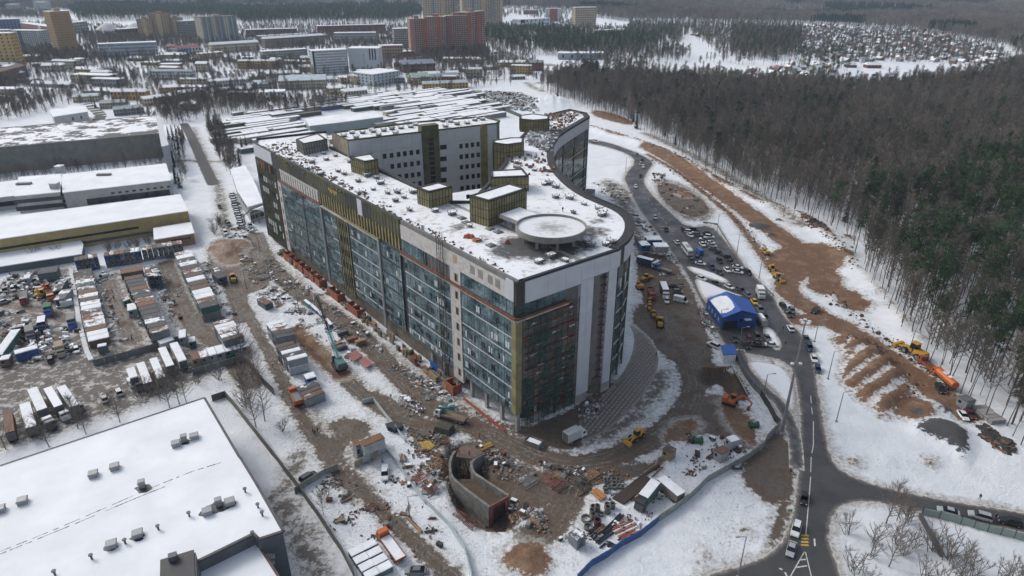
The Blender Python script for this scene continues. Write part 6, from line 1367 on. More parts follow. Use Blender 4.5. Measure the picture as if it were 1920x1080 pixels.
def crow(L0,R0,L1,R1,n_,z,rowname,cols,roofs,two=True,group=None,cab=False):
    A,B_,C_,D_ = [p.xy for p in GX([L0,R0,R1,L1],z)]
    for i in range(n_):
        f0,f1 = (i + .02) / n_,(i + .98) / n_; P = [A.lerp(D_,f1),B_.lerp(C_,f1),B_.lerp(C_,f0),A.lerp(D_,f0)]
        for lv in ((0,1) if two else (0,)):
            zz = z - lv * 2.6; col = rnd.choice(cols); rf = rnd.choice(roofs)
            container(P,zz,col if isinstance(cols,tuple) else cols[i],rf if isinstance(roofs,tuple) else roofs[i],'site_cabin' if cab else 'container','cabin' if cab else 'container','%s%s, %s from far end, %s' % ('' if not two else ('upper ' if lv == 0 else 'lower '),'cabin' if cab else 'weathered container',onth(i),rowname),group or ('containers in ' + rowname))
crow((137,508),(171,503),(166,641),(205,632),18,2.7,'the row beside the snowy wall',('grey','rust','slate','brown','grey'),(0,4,0,2,3,4,0),False)
crow((232,520),(266,514),(282,626),(318,618),14,5.3,'the middle stacked row',('grey','slate','green','brown','steel'),(0,4,3,0,2,4))
crow((326,474),(357,468),(376,580),(411,571),14,5.3,'stacked row nearest the muddy square',('grey','slate','green','steel'),(0,4,4,3,0,0,4))
crow((138,488),(341,457),(141,494),(343,463),1,5.3,'x',('grey',),(0,),False) if 0 else None
for (x0,y0,x1,y1,n_,nm,z,cols) in ((139,490,183,482,5,'the back row behind the yard, left part',5.3,('grey','slate','grey','blue')),(194,481,262,471,7,'the back row behind the yard, middle part',5.3,('grey','steel','slate','blue','grey')),(265,470,342,457,8,'the back row behind the yard, right part',5.3,('grey','slate','steel'))):
    A_,B_ = G(x0,y0,z).xy,G(x1,y1,z).xy; D = (B_ - A_).normalized(); N = Vector((-D.y,D.x))
    for i in range(n_):
        p0,p1 = A_.lerp(B_,(i + .02) / n_),A_.lerp(B_,(i + .98) / n_); P = [p0,p1,p1 + N * 5,p0 + N * 5]
        for lv in (0,1): container(P,z - lv * 2.6,rnd.choice(cols),rnd.choice((0,2,1,4)),'container','container','%s container, %s from the left in %s' % ('upper' if lv == 0 else 'lower',onth(i),nm),'containers in the back row')
crow((225,505),(267,498),(227,514),(268,507),1,2.7,'the short cross row',('brown',),(2,),False); crow((270,500),(280,498),(276,520),(287,517),3,5.3,'the narrow pair stack',('slate','steel'),(2,0,4)); crow((281,498),(296,495),(288,520),(300,517),3,5.3,'the grey stack by the walkway',('grey','slate'),(0,4,1))
crow((398,605),(434,596),(420,641),(457,630),6,5.3,'the rusty two storey block left of the track',('grey','slate','steel'),(0,0,3,4))
crow((499,607),(530,598),(519,635),(555,628),5,5.3,'the grey two storey block right of the track',('steel','grey','pale'),(4,3,4,0),cab=True); crow((515,648),(548,639),(541,677),(578,668),5,5.4,'the lower grey two storey block',('steel','grey','pale'),(4,3,0),cab=True)
crow((555,726),(592,712),(561,736),(599,722),1,2.8,'the dark single block',('slate',),(4,),False); crow((561,737),(597,722),(572,750),(609,736),2,2.9,'the rust roofed pair by the orange tipper',('pale','steel'),(2,0),False)
A_,B_ = G(360,676,2.8).xy,G(468,648,2.8).xy; D = (B_ - A_).normalized(); N = Vector((-D.y,D.x))
for i,(cl_,rf,nm) in enumerate((('tan',2,'rust roofed cabin at the left end'),('pale',2,'pale cabin with brown roof'),('pale',1,'pale cabin with greenish roof'),('pale',3,'pale cabin with half snowy roof'),('teal',3,'teal edged cabin with full snow roof'),('pale',3,'pale cabin with snow patches'),('blue',3,'blue cabin at the right end'))):
    p0,p1 = A_.lerp(B_,(i + .02) / 7),A_.lerp(B_,(i + .98) / 7); container([p0,p1,p1 + N * 5.4,p0 + N * 5.4],2.8,cl_,rf,'site_cabin','cabin',nm + ' of the row above the sheet fence','row of site cabins above the sheet fence')
for (Q,z,cl_,rf,lb,h_) in (([(338,634),(351,631),(346,618),(332,620)],5.4,'steel',3,'upper blue grey guard cabin standing above the others',2.6),([(338,634),(351,631),(346,618),(332,620)],2.8,'steel',3,'lower cabin carrying the guard cabin',2.6),([(355,642),(368,639),(364,631),(352,633)],2.6,'green',3,'dark green box with snow roof right of the guard cabin',2.6),([(299,646),(325,637),(322,630),(297,639)],2.8,'pale',3,'long pale cabin with snow roof behind the trailers',2.6),
    ([(183,651),(200,648),(199,643),(182,646)],2.8,'slate',3,'small dark cabin with snow roof near the sheet fence corner',2.6),([(240,583),(258,579),(253,568),(237,571)],3,'pale',3,'white roofed hut between the container rows',2.8),([(228,566),(243,562),(240,552),(227,555)],2.6,'green',0,'green skip like box between the container rows',2.4),
    ([(111,561),(131,559),(126,543),(105,545)],3,'pale',1,'grey box cabin with partly snowy roof in the scrap yard',2.8),([(104,545),(122,543),(120,524),(106,526)],3,'slate',4,'dark box cabin behind the grey one in the scrap yard',2.8),([(44,493 + 30),(57,521),(57,514),(45,516)],3,'pale',3,'white snowy box at the top of the scrap yard',2.8),
    ([(72,515),(110,509),(107,500),(73,504)],3.4,'slate',4,'dark slate shed by the concrete fence',3.2),([(2,664),(20,661),(24,620),(5,622)],3.4,'green',3,'long green container with thick snow in the scrap yard',2.8),([(27,665),(70,653),(69,646),(27,657)],3,'blue',3,'long dark blue container with snow in the scrap yard',2.8),([(0,676),(19,672),(19,665),(0,667)],3,'brown',3,'brown box in front of the long green container',2.6),
    ([(402,512),(413,510),(411,500),(400,502)],2.4,'slate',4,'dark grey box hut left of the muddy square',2.3),([(404,524),(422,519),(416,507),(400,511)],3,'slate',4,'blue grey shed with snow corner by the wheel loader',2.8),([(494,573),(510,567),(497,556),(484,560)],2.4,'slate',0,'dark grey open container by the muddy crossing',2.3),
    ([(573,712),(593,706),(588,697),(570,702)],2.8,'blue',3,'blue cabin with snow roof above the dark block',2.6),([(682,855 - 17),(721,822),(714,811),(675,827)],5.6,'pale',2,'upper pale cabin with rusty roof of the two storey cabin',2.7),([(682,855 - 17),(721,822),(714,811),(675,827)],2.9,'blue',2,'lower blue storey under the rust roofed cabin',2.7),([(667,838),(679,835),(672,822),(660,828)],4.4,'steel',2,'narrow rust roofed porch beside the two storey cabin',4.2),
    ([(1066,1001),(1083,1016),(1098,1004),(1082,988)],2.7,'steel',4,'plain grey box hut on the snow by the black pipes',2.6),([(1241,841),(1257,850),(1269,842),(1254,833)],2.8,'tan',0,'tan plywood shed by the muddy bend',2.8),([(1361,821),(1373,831),(1387,824),(1376,814)],2.6,'pale',1,'pale grey box hut near the soil patch',2.5),([(1339,844),(1353,853),(1369,844),(1354,834)],2.8,'pale',2,'pale box hut with rusty roof below the grey one',2.6),
    ([(1199,461),(1216,460),(1216,451),(1199,452)],5.3,'blue',1,'tall bright blue cabin by the rounded corner',2.6),([(1199,461),(1216,460),(1216,451),(1199,452)],2.7,'blue',1,'lower blue cabin under the bright blue one',2.6),([(1226,463),(1253,463),(1251,455),(1226,455)],5.3,'pale',3,'pale upper kiosk with blue and snowy roof',2.6),([(1226,463),(1253,463),(1251,455),(1226,455)],2.7,'blue',3,'blue lower storey of the kiosk',2.6),([(1212,450),(1240,450),(1238,442),(1211,443)],3,'blue',3,'long blue roofed cabin behind the kiosk',2.8),([(1193,450),(1202,450),(1200,442),(1192,442)],3,'brown',0,'brown hut behind the bright blue cabin',2.6),
    ([(1797,744),(1815,755),(1830,750),(1811,738)],3.0,'pale',1,'grey white site office at the forest edge',2.8),([(1095,366),(1112,368),(1113,355),(1097,354)],3.0,'pale',1,'pale box at the foot of the glass wing',2.8)):
    container([p.xy for p in GX(Q,z)],z,cl_,rf,'site_hut','hut',lb,h=h_)
# snow covered crates bottom centre
ca = head((669,1042),(693,1030)); cu_,cv_ = Vector((math.cos(ca),math.sin(ca))),Vector((-math.sin(ca),math.cos(ca)))
for i in range(4):
    for j in range(2):
        c_ = [G(669,1042),G(678,1056),G(688,1070),G(698,1084),G(693,1030),G(703,1044),G(713,1058),G(722,1072)][i + 4 * j].xy; container([c_ - cu_ * 1.45 - cv_ * 1.0,c_ + cu_ * 1.45 - cv_ * 1.0,c_ + cu_ * 1.45 + cv_ * 1.0,c_ - cu_ * 1.45 + cv_ * 1.0],1.5,'slate',3,'crate','crate','snow topped crate, row %s and place %s of the block beside the orange flatbed' % (onth(i),onth(j)),'snow covered crates',h=1.45)
# trailers
for i,(Q,lb) in enumerate((([(35,757),(56,753),(68,797),(47,802)],'snow topped trailer leftmost of the lower four'),([(50,730),(70,726),(89,765),(69,771)],'long snow topped trailer second from left of the lower four'),([(80,728),(98,726),(118,759),(102,765)],'trailer with patchy snow third of the lower four'),([(106,727),(122,721),(149,758),(130,764)],'trailer rightmost of the lower four'),([(237,692),(252,689),(259,706),(243,711)],'short snowy trailer leftmost of the upper five'),([(255,681),(270,678),(286,715),(268,719)],'second trailer of the upper five'),([(279,672),(294,669),(310,705),(294,709)],'third trailer of the upper five behind a bare tree'),([(295,653),(311,649),(326,683),(312,688)],'fourth trailer of the upper five'),([(317,643),(333,641),(350,673),(335,678)],'whitest trailer rightmost of the upper five'),([(6,775),(22,772),(28,806),(8,812)],'rusty red open trailer at the left picture edge'))):
    P = [p.xy for p in GX(Q,3.8)]; c_ = sum(P,Vector((0,0))) / 4; u_ = ((P[3] - P[0]) + (P[2] - P[1])) / 2; v_ = ((P[1] - P[0]) + (P[2] - P[3])) / 2; L,W_ = u_.length,min(3.,v_.length); t = thing('trailer',lb,'trailer',(c_.x,c_.y,gz(c_.x,c_.y)),math.atan2(u_.y,u_.x),'parked lorry trailers')
    q = MB(); q.box((0,0,2.4),(L,W_,2.6)); q.build('body',[mat('trailer_tan',(.22,.2,.16),.7,.3,.8),mat('trailer_tan',(0,0,0)),DGREY,GRY,PT['white'],mat('trailer_tan',(0,0,0)),GRY,mat('trailer_tan',(0,0,0)),PT['white'],RUST][i],t); q = MB(); q.box((0,0,3.77),(L - .1,W_ - .1,.16)); q.build('roof',ROOFM[2] if i == 9 else (ROOFM[1] if i == 2 else SNOWP),t)
    q = MB(); q.box((L / 2,0,2.35),(.06,W_ * .92,2.3)); q.box((L / 2 + .04,0,2.35),(.04,.08,2.3)); q.build('rear_door',DGREY,t)
    for x_ in (L * .3,L * .38,L * .22):
        for sy in (-1,1): wheel(x_,sy * (W_ / 2 - .2),.5,.3,t,False)
for i,p_ in enumerate(((122,783),(95,800),(90,794),(148,770),(250,722),(262,728))): truck(p_,(p_[0] + 8,p_[1] + 12),['snow covered tractor unit below the third lower trailer','snowy tractor unit below the second lower trailer','dark tractor unit squeezed between two trailers','small snowy lorry below the fourth lower trailer','snowy tractor unit below the short trailer','snowy flat lorry beside the second upper trailer'][i],kind='flat',cabc='white' if i % 2 == 0 else 'dark',boxm=DGREY,L=5.5,roof=SNOWP,name='tractor_unit')
# concrete retaining walls in the pit
CW = mat('shuttered_concrete',(.185,.18,.165),.85,.45,.8); t = thing('retaining_wall','curved unfinished concrete retaining walls standing in an excavated pit','concrete structure')
def cwall(pts,z,zb,w=.5,nm='wall_panel',m_=CW,step=1.3):
    P = smooth(GX(pts,z),1)
    for i in range(len(P) - 1):
        L = (P[i + 1] - P[i]).length; n_ = max(1,round(L / step)); D = (P[i + 1] - P[i]).normalized()
        for j in range(n_):
            c_ = P[i].lerp(P[i + 1],(j + .5) / n_); q = MB(); q.box((c_.x,c_.y,(z + zb) / 2),(L / n_ - .03,w + rnd.random() * .04,z - zb),math.atan2(D.y,D.x)); q.build(nm,m_,t)
cwall([(853,845),(845,858),(843,872),(845,891),(858,905),(918,950)],2.0,-4.4,.6); cwall([(907,850),(888,860),(883,870),(887,885),(900,894),(953,928)],2.0,-4.4,.6)
q = MB(); q.prism([p.xy for p in GX([(855,856),(861,839),(877,832),(907,849),(885,860)],2.1)],1.6,2.12,0,None,True); q.build('slab',mat('brown_plywood',(.13,.095,.075),.7,.4,.8),t)
q = MB(); A_,B_ = G(918,950,2),G(954,930,2); f = Face(A_.xy,(B_ - A_).xy.normalized(),Vector((0,-1))); L = (B_ - A_).length; f.box(q,0,L,1.2,2.1,-.2,.2); f.box(q,0,.8,-4.3,1.2,-.2,.2); f.box(q,L - .8,L,-4.3,1.2,-.2,.2); q.build('portal_frame',mat('red_formwork',(.20,.075,.07),.8,.4,.8),t)
q = MB(); q.prism([p.xy for p in GX([(850,899),(889,899),(902,906),(950,938),(922,954),(862,912)],0)],-4.3,0.1); q.build('earth_fill',mat('pit_earth',(.085,.06,.042),.9,.4,.8),t)
q = MB()
for i in range(40): a = G(rnd.uniform(858,882),rnd.uniform(866,900),-2); q.tube((a.x,a.y,-4.2),(a.x + rnd.gauss(0,.6),a.y + rnd.gauss(0,.4),rnd.uniform(-1,1.4)),.05,n=4)
tag(q.build('props',BATT,t),None,None,None,'stuff')
# timber shored trench
t = thing('timber_shoring','brown plank shoring of a foundation trench with pale rails','trench shoring')
for pts in ([(1318,690),(1340,692),(1372,689)],[(1372,689),(1388,715),(1402,742)]):
    P = GX(pts,0)
    for i in range(len(P) - 1):
        n_ = int((P[i + 1] - P[i]).length / .75)
        for j in range(n_): c_ = P[i].lerp(P[i + 1],(j + .5) / n_); D = (P[i + 1] - P[i]).normalized(); q = MB(); q.box((c_.x,c_.y,-1.2),(.5,.12,3.4 + rnd.random() * .4),math.atan2(D.y,D.x)); q.build('plank',mat('shoring_wood',(.17,.11,.065),.85,.4,1.5),t)
    q = MB()
    for i in range(len(P) - 1): q.tube(P[i] + Vector((-.3,-.3,.7)),P[i + 1] + Vector((-.3,-.3,.7)),.1,n=4)
    q.build('rail',SPAN if pts[0][0] > 1350 else WOOD,t)
# hangar
t = thing('blue_hangar','blue fabric hangar with a snow patch on its left slope','hangar'); ez,rz_ = 4.6,7.2
LB,LF,RB,RF = G(1327,560,ez),G(1356,596,ez),G(1404,562,ez),G(1420,589,ez); KB,KF = G(1362,546,rz_),G(1391,582,rz_); BL = mat('blue_fabric',(.012,.085,.36),.45,.12,.3); q = MB()
q.quad(LB,LF,KF,KB); q.quad(KB,KF,RF,RB); q.build('roof',BL,t); q = MB()
for a,c_ in ((LB,LF),(LF,RF),(RF,RB),(RB,LB)): q.quad((a.x,a.y,0),(c_.x,c_.y,0),c_,a)
q.tri(LF,RF,KF); q.tri(RB,LB,KB); q.build('wall',mat('blue_fabric_wall',(.012,.06,.24),.5,.15,.4),t)
q = MB(); nu = Vector((0,0,.05)); kk = lambda u_,v_: LB.lerp(LF,u_).lerp(KB.lerp(KF,u_),v_) + nu
ol = [(.12,.04),(.3,.02),(.55,.03),(.8,.02),(.86,.3),(.84,.6),(.76,.82),(.5,.9),(.2,.86),(.1,.6),(.08,.3)]; i = len(q.v); q.v += [tuple(kk(*p_)) for p_ in ol]; q.f.append(tuple(range(len(ol)))); q.m.append(0); q.build('snow_patch',SNOWP,t)
f,L = wallface([LF.xy,RF.xy,RB.xy,LB.xy],0)
f.part('door_opening',mat('black_opening',(0,0,0)),.5,5.6,0,3,.02,.06,parent=t); f.part('door_awning',SNOWP,L * .62,L * .8,3.2,3.4,.05,1.3,parent=t); f.part('window',WINK,L * .5,L * .57,2.4,3.4,.02,.08,parent=t)
f,L = wallface([LF.xy,RF.xy,RB.xy,LB.xy],3)
for i in range(4): f.part('window',mat('pale_window',(.4,.48,.55),.2,.2,1),L * (.14 + .2 * i),L * (.19 + .2 * i),1.6,3.0,.02,.08,parent=t)
t = thing('kiosk','small white kiosk with bright blue roof by the trench','kiosk'); P = [p.xy for p in GX([(1351,648),(1376,646),(1383,664),(1356,666)],3)]; q = MB(); q.prism(shrink(P,.35),-.2,2.9); q.build('wall',PT['white'],t); q = MB(); q.prism(P,2.9,3.15); q.build('roof',BL,t)
f,L = wallface(P,2); f.part('window',WINK,L * .3,L * .5,1.2,2.2,-.3,-.24,parent=t)
c_ = G(1428,606,0); t = thing('silver_tank','silver ribbed half round tank beside the hangar mouth','tank',(c_.x,c_.y,0),head((1421,595),(1434,612))); q = MB(); q.tube((-3,0,1.3),(3,0,1.3),1.35,n=16); q.build('tank_shell',STEEL,t); q = MB(); q.box((-.6,0,2.62),(3.6,1.1,.16)); q.build('tank_snow',SNOWP,t)
for sx in (-2,2): q = MB(); q.box((sx,0,.2),(.4,2,.4)); q.build('cradle',DCONC,t)
# ---- pipes, timber, rings
PG = mat('black_plastic_pipe',(.02,.024,.028),.4,.2,1); OP = mat('orange_pipe',(.42,.12,.05),.6,.3,1)
def pipes(lst,r,m_,name,cat,labels,group,z=.0,n=8,hollow=True):
    for i,(p_,q_) in enumerate(lst):
        a,b_ = GG(*p_),GG(*q_); c_ = (a + b_) / 2; L = (b_ - a).length / 2; q = MB(); rr = r if not isinstance(r,(list,tuple)) else r[i % len(r)]; q.tube((-L,0,0),(L,0,0),rr,n=n); o_ = q.build(name,m_[i % len(m_)] if isinstance(m_,list) else m_); o_.location = (c_.x,c_.y,max(a.z,b_.z) + rr + z); o_.rotation_euler = (0,0,math.atan2(b_.y - a.y,b_.x - a.x)); tag(o_,labels % onth(i),cat,group)
pipes([((1128,1000),(1163,966)),((1131,1003),(1168,968)),((1136,1002),(1165,972)),((1104,1003),(1121,990)),((1108,1008),(1124,994)),((1112,1012),(1127,998)),((1117,1018),(1146,996)),((1121,1021),(1150,1000)),((1125,1029),(1134,1021)),((1139,1027),(1147,1020))],.22,PG,'plastic_pipe','pipe','black plastic pipe on the snow, %s from the upper side','black plastic pipes')
pipes([((1146,991),(1178,974)),((1147,995),(1186,977)),((1150,999),(1190,980)),((1153,1002),(1193,984)),((1157,1006),(1195,989)),((1160,1010),(1190,995)),((1165,1012),(1184,1003)),((1158,1014),(1166,1010)),((1186,1003),(1202,996)),((1203,995),(1216,988))],.17,[OP,OP,SNOWP,OP,SNOWP,OP,OP,RUST],'orange_pipe','pipe','orange pipe with snow beside the blue fence, %s from above','orange pipes')
DW = mat('dark_wet_timber',(.05,.035,.027),.7,.3,1.5)
A0,A1,B0,B1 = (1149,936),(1207,893),(1168,947),(1222,902); lst = []
for i in range(14): u_ = i / 13; lst.append(((A0[0] + (B0[0] - A0[0]) * u_,A0[1] + (B0[1] - A0[1]) * u_),(A1[0] + (B1[0] - A1[0]) * u_ + rnd.gauss(0,2),A1[1] + (B1[1] - A1[1]) * u_ - rnd.gauss(0,1.5))))
pipes(lst,.26,DW,'timber_beam','beam','long dark timber beam, %s across the big stack','big stack of dark timber beams',n=4)
pipes([((1207,888),(1232,871)),((1209,892),(1236,874)),((1222,895),(1243,877)),((1190,935),(1215,915)),((1196,938),(1218,920)),((1120,905),(1142,897)),((1112,910),(1138,902)),((1092,925),(1108,916)),((1085,930),(1105,920)),((762,972),(790,1000)),((765,970),(792,999)),((640,945),(660,935))],[.2,.28],[WOOD,DW,BR],'timber_beam','beam','loose brown beam, %s of those scattered about the yard','loose beams',n=4)
pipes([((1109,925),(1128,940)),((1111,922),(1131,937)),((1114,920),(1134,936)),((1117,918),(1136,933)),((1112,928),(1124,939))],.3,mat('fresh_timber',(.42,.20,.07),.8,.3,1.5),'timber_beam','beam','bright orange timber, %s in the short bundle','bundle of orange timber',n=4)
pipes([((788,832),(800,848)),((791,831),(804,847)),((795,830),(808,845)),((799,829),(812,842)),((803,829),(815,839)),((901,842),(922,833)),((903,846),(924,836)),((902,839),(921,831))],.28,mat('yellow_formwork',(.42,.27,.05),.7,.3,1),'formwork_beam','beam','yellow formwork beam, %s of the two yellow bundles','yellow formwork beams',n=6)
RG = mat('weathered_ring',(.15,.145,.125),.85,.3,1)
def cring(p,r,h,m_,label,grp):
    a = GG(*p); q = MB(); n_ = 16; i = 0
    for k in range(n_):
        t0,t1 = 2 * math.pi * k / n_,2 * math.pi * (k + 1) / n_; c0,s0,c1,s1 = math.cos(t0),math.sin(t0),math.cos(t1),math.sin(t1); ri = r * .78
        q.quad((r * c0,r * s0,0),(r * c1,r * s1,0),(r * c1,r * s1,h),(r * c0,r * s0,h)); q.quad((ri * c1,ri * s1,0),(ri * c0,ri * s0,0),(ri * c0,ri * s0,h),(ri * c1,ri * s1,h)); q.quad((r * c0,r * s0,h),(r * c1,r * s1,h),(ri * c1,ri * s1,h),(ri * c0,ri * s0,h))
    o_ = q.build('concrete_ring',m_); o_.location = a; tag(o_,label,'concrete ring',grp)
for i,(p_,r,h) in enumerate((((1112,959),.7,1.6),((1119,958),.7,1.6),((1110,967),.65,1.8),((1112,973),.65,1.5),((1138,953),.65,1.4),((1148,953),.65,1.5),((1139,962),.7,2.0),((1127,966),.65,.5),((1099,975),1.2,.6),((1103,990),1.05,.7))): cring(p_,r,h,RG,'grey concrete well ring, %s of those beside the black pipes' % onth(i),'concrete rings by the black pipes')
cring((1120,984),.8,1.6,mat('maroon_ring',(.10,.035,.035),.7,.3,1),'dark maroon well ring below the grey rings',None)
for i in range(16): cring((1136 + (i % 5) * 7.5 + rnd.gauss(0,1),902 + (i // 5) * 6.5 + rnd.gauss(0,.8)),rnd.uniform(.5,.75),rnd.uniform(.4,.8),RG,'low concrete ring, %s in the heap of rings above the dark timber' % onth(i),'heap of low concrete rings')
# racks and cages
def rack(p,q_,label,m_,L=4,W_=2.6,h=1.3,n_=8):
    a = GG(*p); t = thing('rebar_cage',label,'rack',a,head(p,q_))
    q = MB(); q.box((0,W_ / 2,h),(L,.12,.12)); q.box((0,-W_ / 2,h),(L,.12,.12)); q.box((0,W_ / 2,.1),(L,.12,.12)); q.box((0,-W_ / 2,.1),(L,.12,.12))
    for sx in (-1,1):
        for sy in (-1,1): q.box((sx * L / 2,sy * W_ / 2,h / 2),(.12,.12,h))
    q.build('frame',m_,t)
    for i in range(n_): q = MB(); q.box((-L / 2 + L * (i + .5) / n_,0,h),(.12,W_,.1)); q.build('bar',m_,t)
rack((990,907),(1002,900),'grey bar rack left of the red cage',STEEL); rack((1034,905),(1046,912),'red steel cage in the middle of the mud',mat('red_steel',(.28,.08,.06),.7,.3,1),4.6,2.6); rack((1050,915),(1060,907),'brown cage touching the red steel cage',RUST,3.4,2); rack((1086,905),(1098,912),'dark bar rack right of the red cage',BATT,4.2,3); rack((1108,897),(1120,890),'pale wooden rack beside the dark bar rack',WOOD,4,2.4); rack((787,900),(800,892),'dark red grid cage by the pale fence',mat('red_steel',(0,0,0)),3.6,2,.8); rack((808,922),(818,917),'red brown cages stacked by the pale fence bend',RUST,3,2.4,1.2); rack((821,919),(829,913),'grey panel rack beside the red brown cages',STEEL,2.6,2,.8); rack((697,955),(707,948),'small brown cage on the snowy lot',RUST,2.4,1.5,.8); rack((863,968),(874,975),'rusty cage at the pit edge',RUST,3,1.6,.6); rack((882,984),(890,990),'lower rusty cage at the pit edge',RUST,3,1.6,.6)
t = thing('crate_stack','dark net covered heap of formwork left of the pit','stack',GG(833,808)); q = MB(); q.box((0,0,.9),(5,3.4,1.8),-.4,top=(.8,.8)); q.build('net_cover',mat('mossy_net',(.06,.062,.045),.9,.4,1.2),t)
t = thing('crate_stack','open box of snowy panels in front of the corner scaffolding','stack',GG(1001,833));
for (x_,y_,l_,w_) in ((0,1.2,4.4,.12),(0,-1.2,4.4,.12),(-2.2,0,.12,2.4),(2.2,0,.12,2.4)): q = MB(); q.box((x_ * .86 - y_ * -.5,y_ * .86 - x_ * .5,.7),(l_,w_,1.4),-.53); q.build('side_panel',DCONC,t)
q = MB(); q.box((0,0,.6),(3.6,1.8,.8),-.53); q.build('load',SNOWP,t)
for i,(x_,y_) in enumerate(((735,803),(740,805),(746,807))): a = GG(x_,y_); t = thing('dumpster','dark blue steel skip, %s from the left in the leaning trio' % onth(i),'skip',a,.5,'dark blue skips'); q = MB(); q.box((0,0,.7),(2.6,1.6,1.4),0,top=(1.15,1.1)); q.build('body',mat('dark_blue_steel',(.03,.045,.07),.6,.3,1),t); q = MB(); q.box((0,0,1.42),(2.6,1.5,.06)); q.build('rim',BATT,t)
for i,p_ in enumerate(((1308,829),(1413,800),(1381,882))): a = GG(*p_); t = thing('green_tank',['green rounded tank by the soil patch','dark green round tank with a pale centre by the fence','small dark barrel by the fence'][i],'tank',a); q = MB(); q.tube((-1.2,0,.7),(1.2,0,.7),(.95,.95,.4)[i],n=12); q.build('tank_shell',mat('dark_green_tank',(.02,.09,.045),.6,.2,1) if i < 2 else BATT,t); q = MB(); q.box((0,0,1.6 if i < 2 else 1.05),(1,.6,.08)); q.build('hatch',STEEL,t)
# green lorry with living cabin + trailer in the yard
truck((1212,940),(1200,955),'dark green cabin lorry with snow on its box beside the beams',cabc='dark',boxm=mat('dull_green_box',(.06,.12,.11),.7,.3,1),L=8.5,bh=2.3,group=None)
a = GG(1256,928); t = thing('trailer','wooden living trailer with snow roof behind the green lorry','trailer',a,head((1242,918),(1268,940))); q = MB(); q.box((0,0,1.9),(6.5,2.4,2.2)); q.build('body',mat('grey_wood',(.15,.14,.12),.85,.3,1),t); q = MB(); q.box((0,0,3.06),(6.6,2.5,.18)); q.build('roof',SNOWP,t)
for sx in (-2,2):
    for sy in (-1,1): wheel(sx,sy,.45,.25,t,False)
# concrete slab stack at the forest
t = thing('slab_stack','stack of grey concrete slabs at the forest edge','stack',GG(1852,782),head((1840,770),(1866,790)))
for i in range(5):
    for j in range(4): q = MB(); q.box((-3 + i * 1.45,rnd.gauss(0,.1),.18 + j * .34),(1.3,4.2,.26)); q.build('slab',CONC,t)
# red roofed tables (pink roofs), timber boxes, blue long crates
for i,(Q,lb,m_) in enumerate((([(651,666),(667,656),(680,666),(664,677)],'upper pink red sheet roof by the mud road',None),([(672,677),(683,668),(699,681),(686,690)],'lower pink red sheet roof by the mud road',None))):
    P = [p.xy for p in GX(Q,1.3)]; t = thing('sheet_shelter',lb,'shelter'); q = MB(); q.prism(P,1.15,1.3,0,None,True); q.build('roof',mat('pink_red_sheet',(.33,.13,.12),.7,.3,.8),t)
    for p_ in P: q = MB(); q.box((p_.x * .97 + .03 * P[0].x,p_.y,.5),(.15,.15,1.4)); q.build('post',WOOD,t)
for i,(a_,b_,m_) in enumerate((((572,567),(583,576),'teal'),((584,576),(597,588),'blue'),((598,588),(606,597),'navy'),((612,603),(622,615),'blue'))):
    A_,B_ = GG(*a_),GG(*b_); c_ = (A_ + B_) / 2; t = thing('long_crate','long blue crate with snow on top, %s along the mud road' % onth(i),'crate',c_,math.atan2(B_.y - A_.y,B_.x - A_.x),'blue crates along the mud road'); L = (B_ - A_).length * .95; q = MB(); q.box((0,0,.6),(L,1.2,1.2)); q.build('body',PT[m_],t); q = MB(); q.box((0,0,1.22),(L,1.1,.12)); q.build('snow_top',SNOWP,t)
for i,p_ in enumerate(((643,628),(660,640),(676,645),(632,650),(641,655))): a = GG(*p_); t = thing('material_stack',['tan plank stack by the mud road','brown round timber stack by the mud road','dark slate sheet stack by the mud road','dark brick stack left of the mud road','grey sheet stack on the snow'][i],'stack',a,.6); m_ = [WOOD,BR,DGREY,DGREY,DCONC][i]
for k,(x_,y_) in enumerate(((643,628),(660,640),(676,647),(634,650))):
    pass
for o_ in [o for o in COL.objects if o.name.startswith('material_stack')]:
    m_ = rnd.choice([WOOD,BR,DGREY,DCONC])
    for j in range(4): q = MB(); q.box((rnd.gauss(0,.1),rnd.gauss(0,.1),.2 + j * .38),(3.4,1.7,.34),rnd.gauss(0,.04)); q.build('layer',m_,o_)
# brick red porches along the foot of the long facade
BRK = mat('brick_red',(.27,.085,.045),.85,.3,.8)
for i,s_ in enumerate((150,145,139,134,128,123,117,105,101,89,85,24.5)):
    t = thing('brick_porch','open brick red porch at the facade foot, %s from the far end' % onth(i),'porch',(0,0,0),0,'brick red porches'); w_ = 4.2
    for (a0,a1,o0,o1) in ((s_,s_ + .3,.4,3.2),(s_ + w_,s_ + w_ + .3,.4,3.2),(s_,s_ + w_ + .3,3.2,3.5)): FA.part('brick_wall',BRK,a0,a1,-.3,3.0,o0,o1,parent=t)
FA_w = thing('site_fence','long rusty fence and planks along the foot of the facade','fence')
for i in range(44):
    if rnd.random() < .75: FA.part('board',rnd.choice([BR,INS,WOOD,DCONC,RUST]),30 + i * 2.6,32.4 + i * 2.6,0,rnd.uniform(1,2.6),1.5 + rnd.random(),1.7 + rnd.random() * .2,parent=FA_w) if False else None
fp = MB()
for i in range(150): s_ = rnd.uniform(26,160); o_ = rnd.uniform(.5,3.2); FA.box(fp,s_,s_ + rnd.uniform(.6,3),0,rnd.uniform(.3,2.4),o_,o_ + rnd.uniform(.15,1),rnd.randrange(6))
tag(fp.build('boards',[BR,INSG,WOOD,DCONC,RUST,INS],FA_w),None,None,None,'stuff')
for i,s_ in enumerate(np.arange(2,20,2.4)): FA.part('barrier',mat('red_barrier',(.36,.08,.05),.7,.3,1),s_,s_ + 2.2,.1,1.1,2.2,2.3,parent=FA_w)
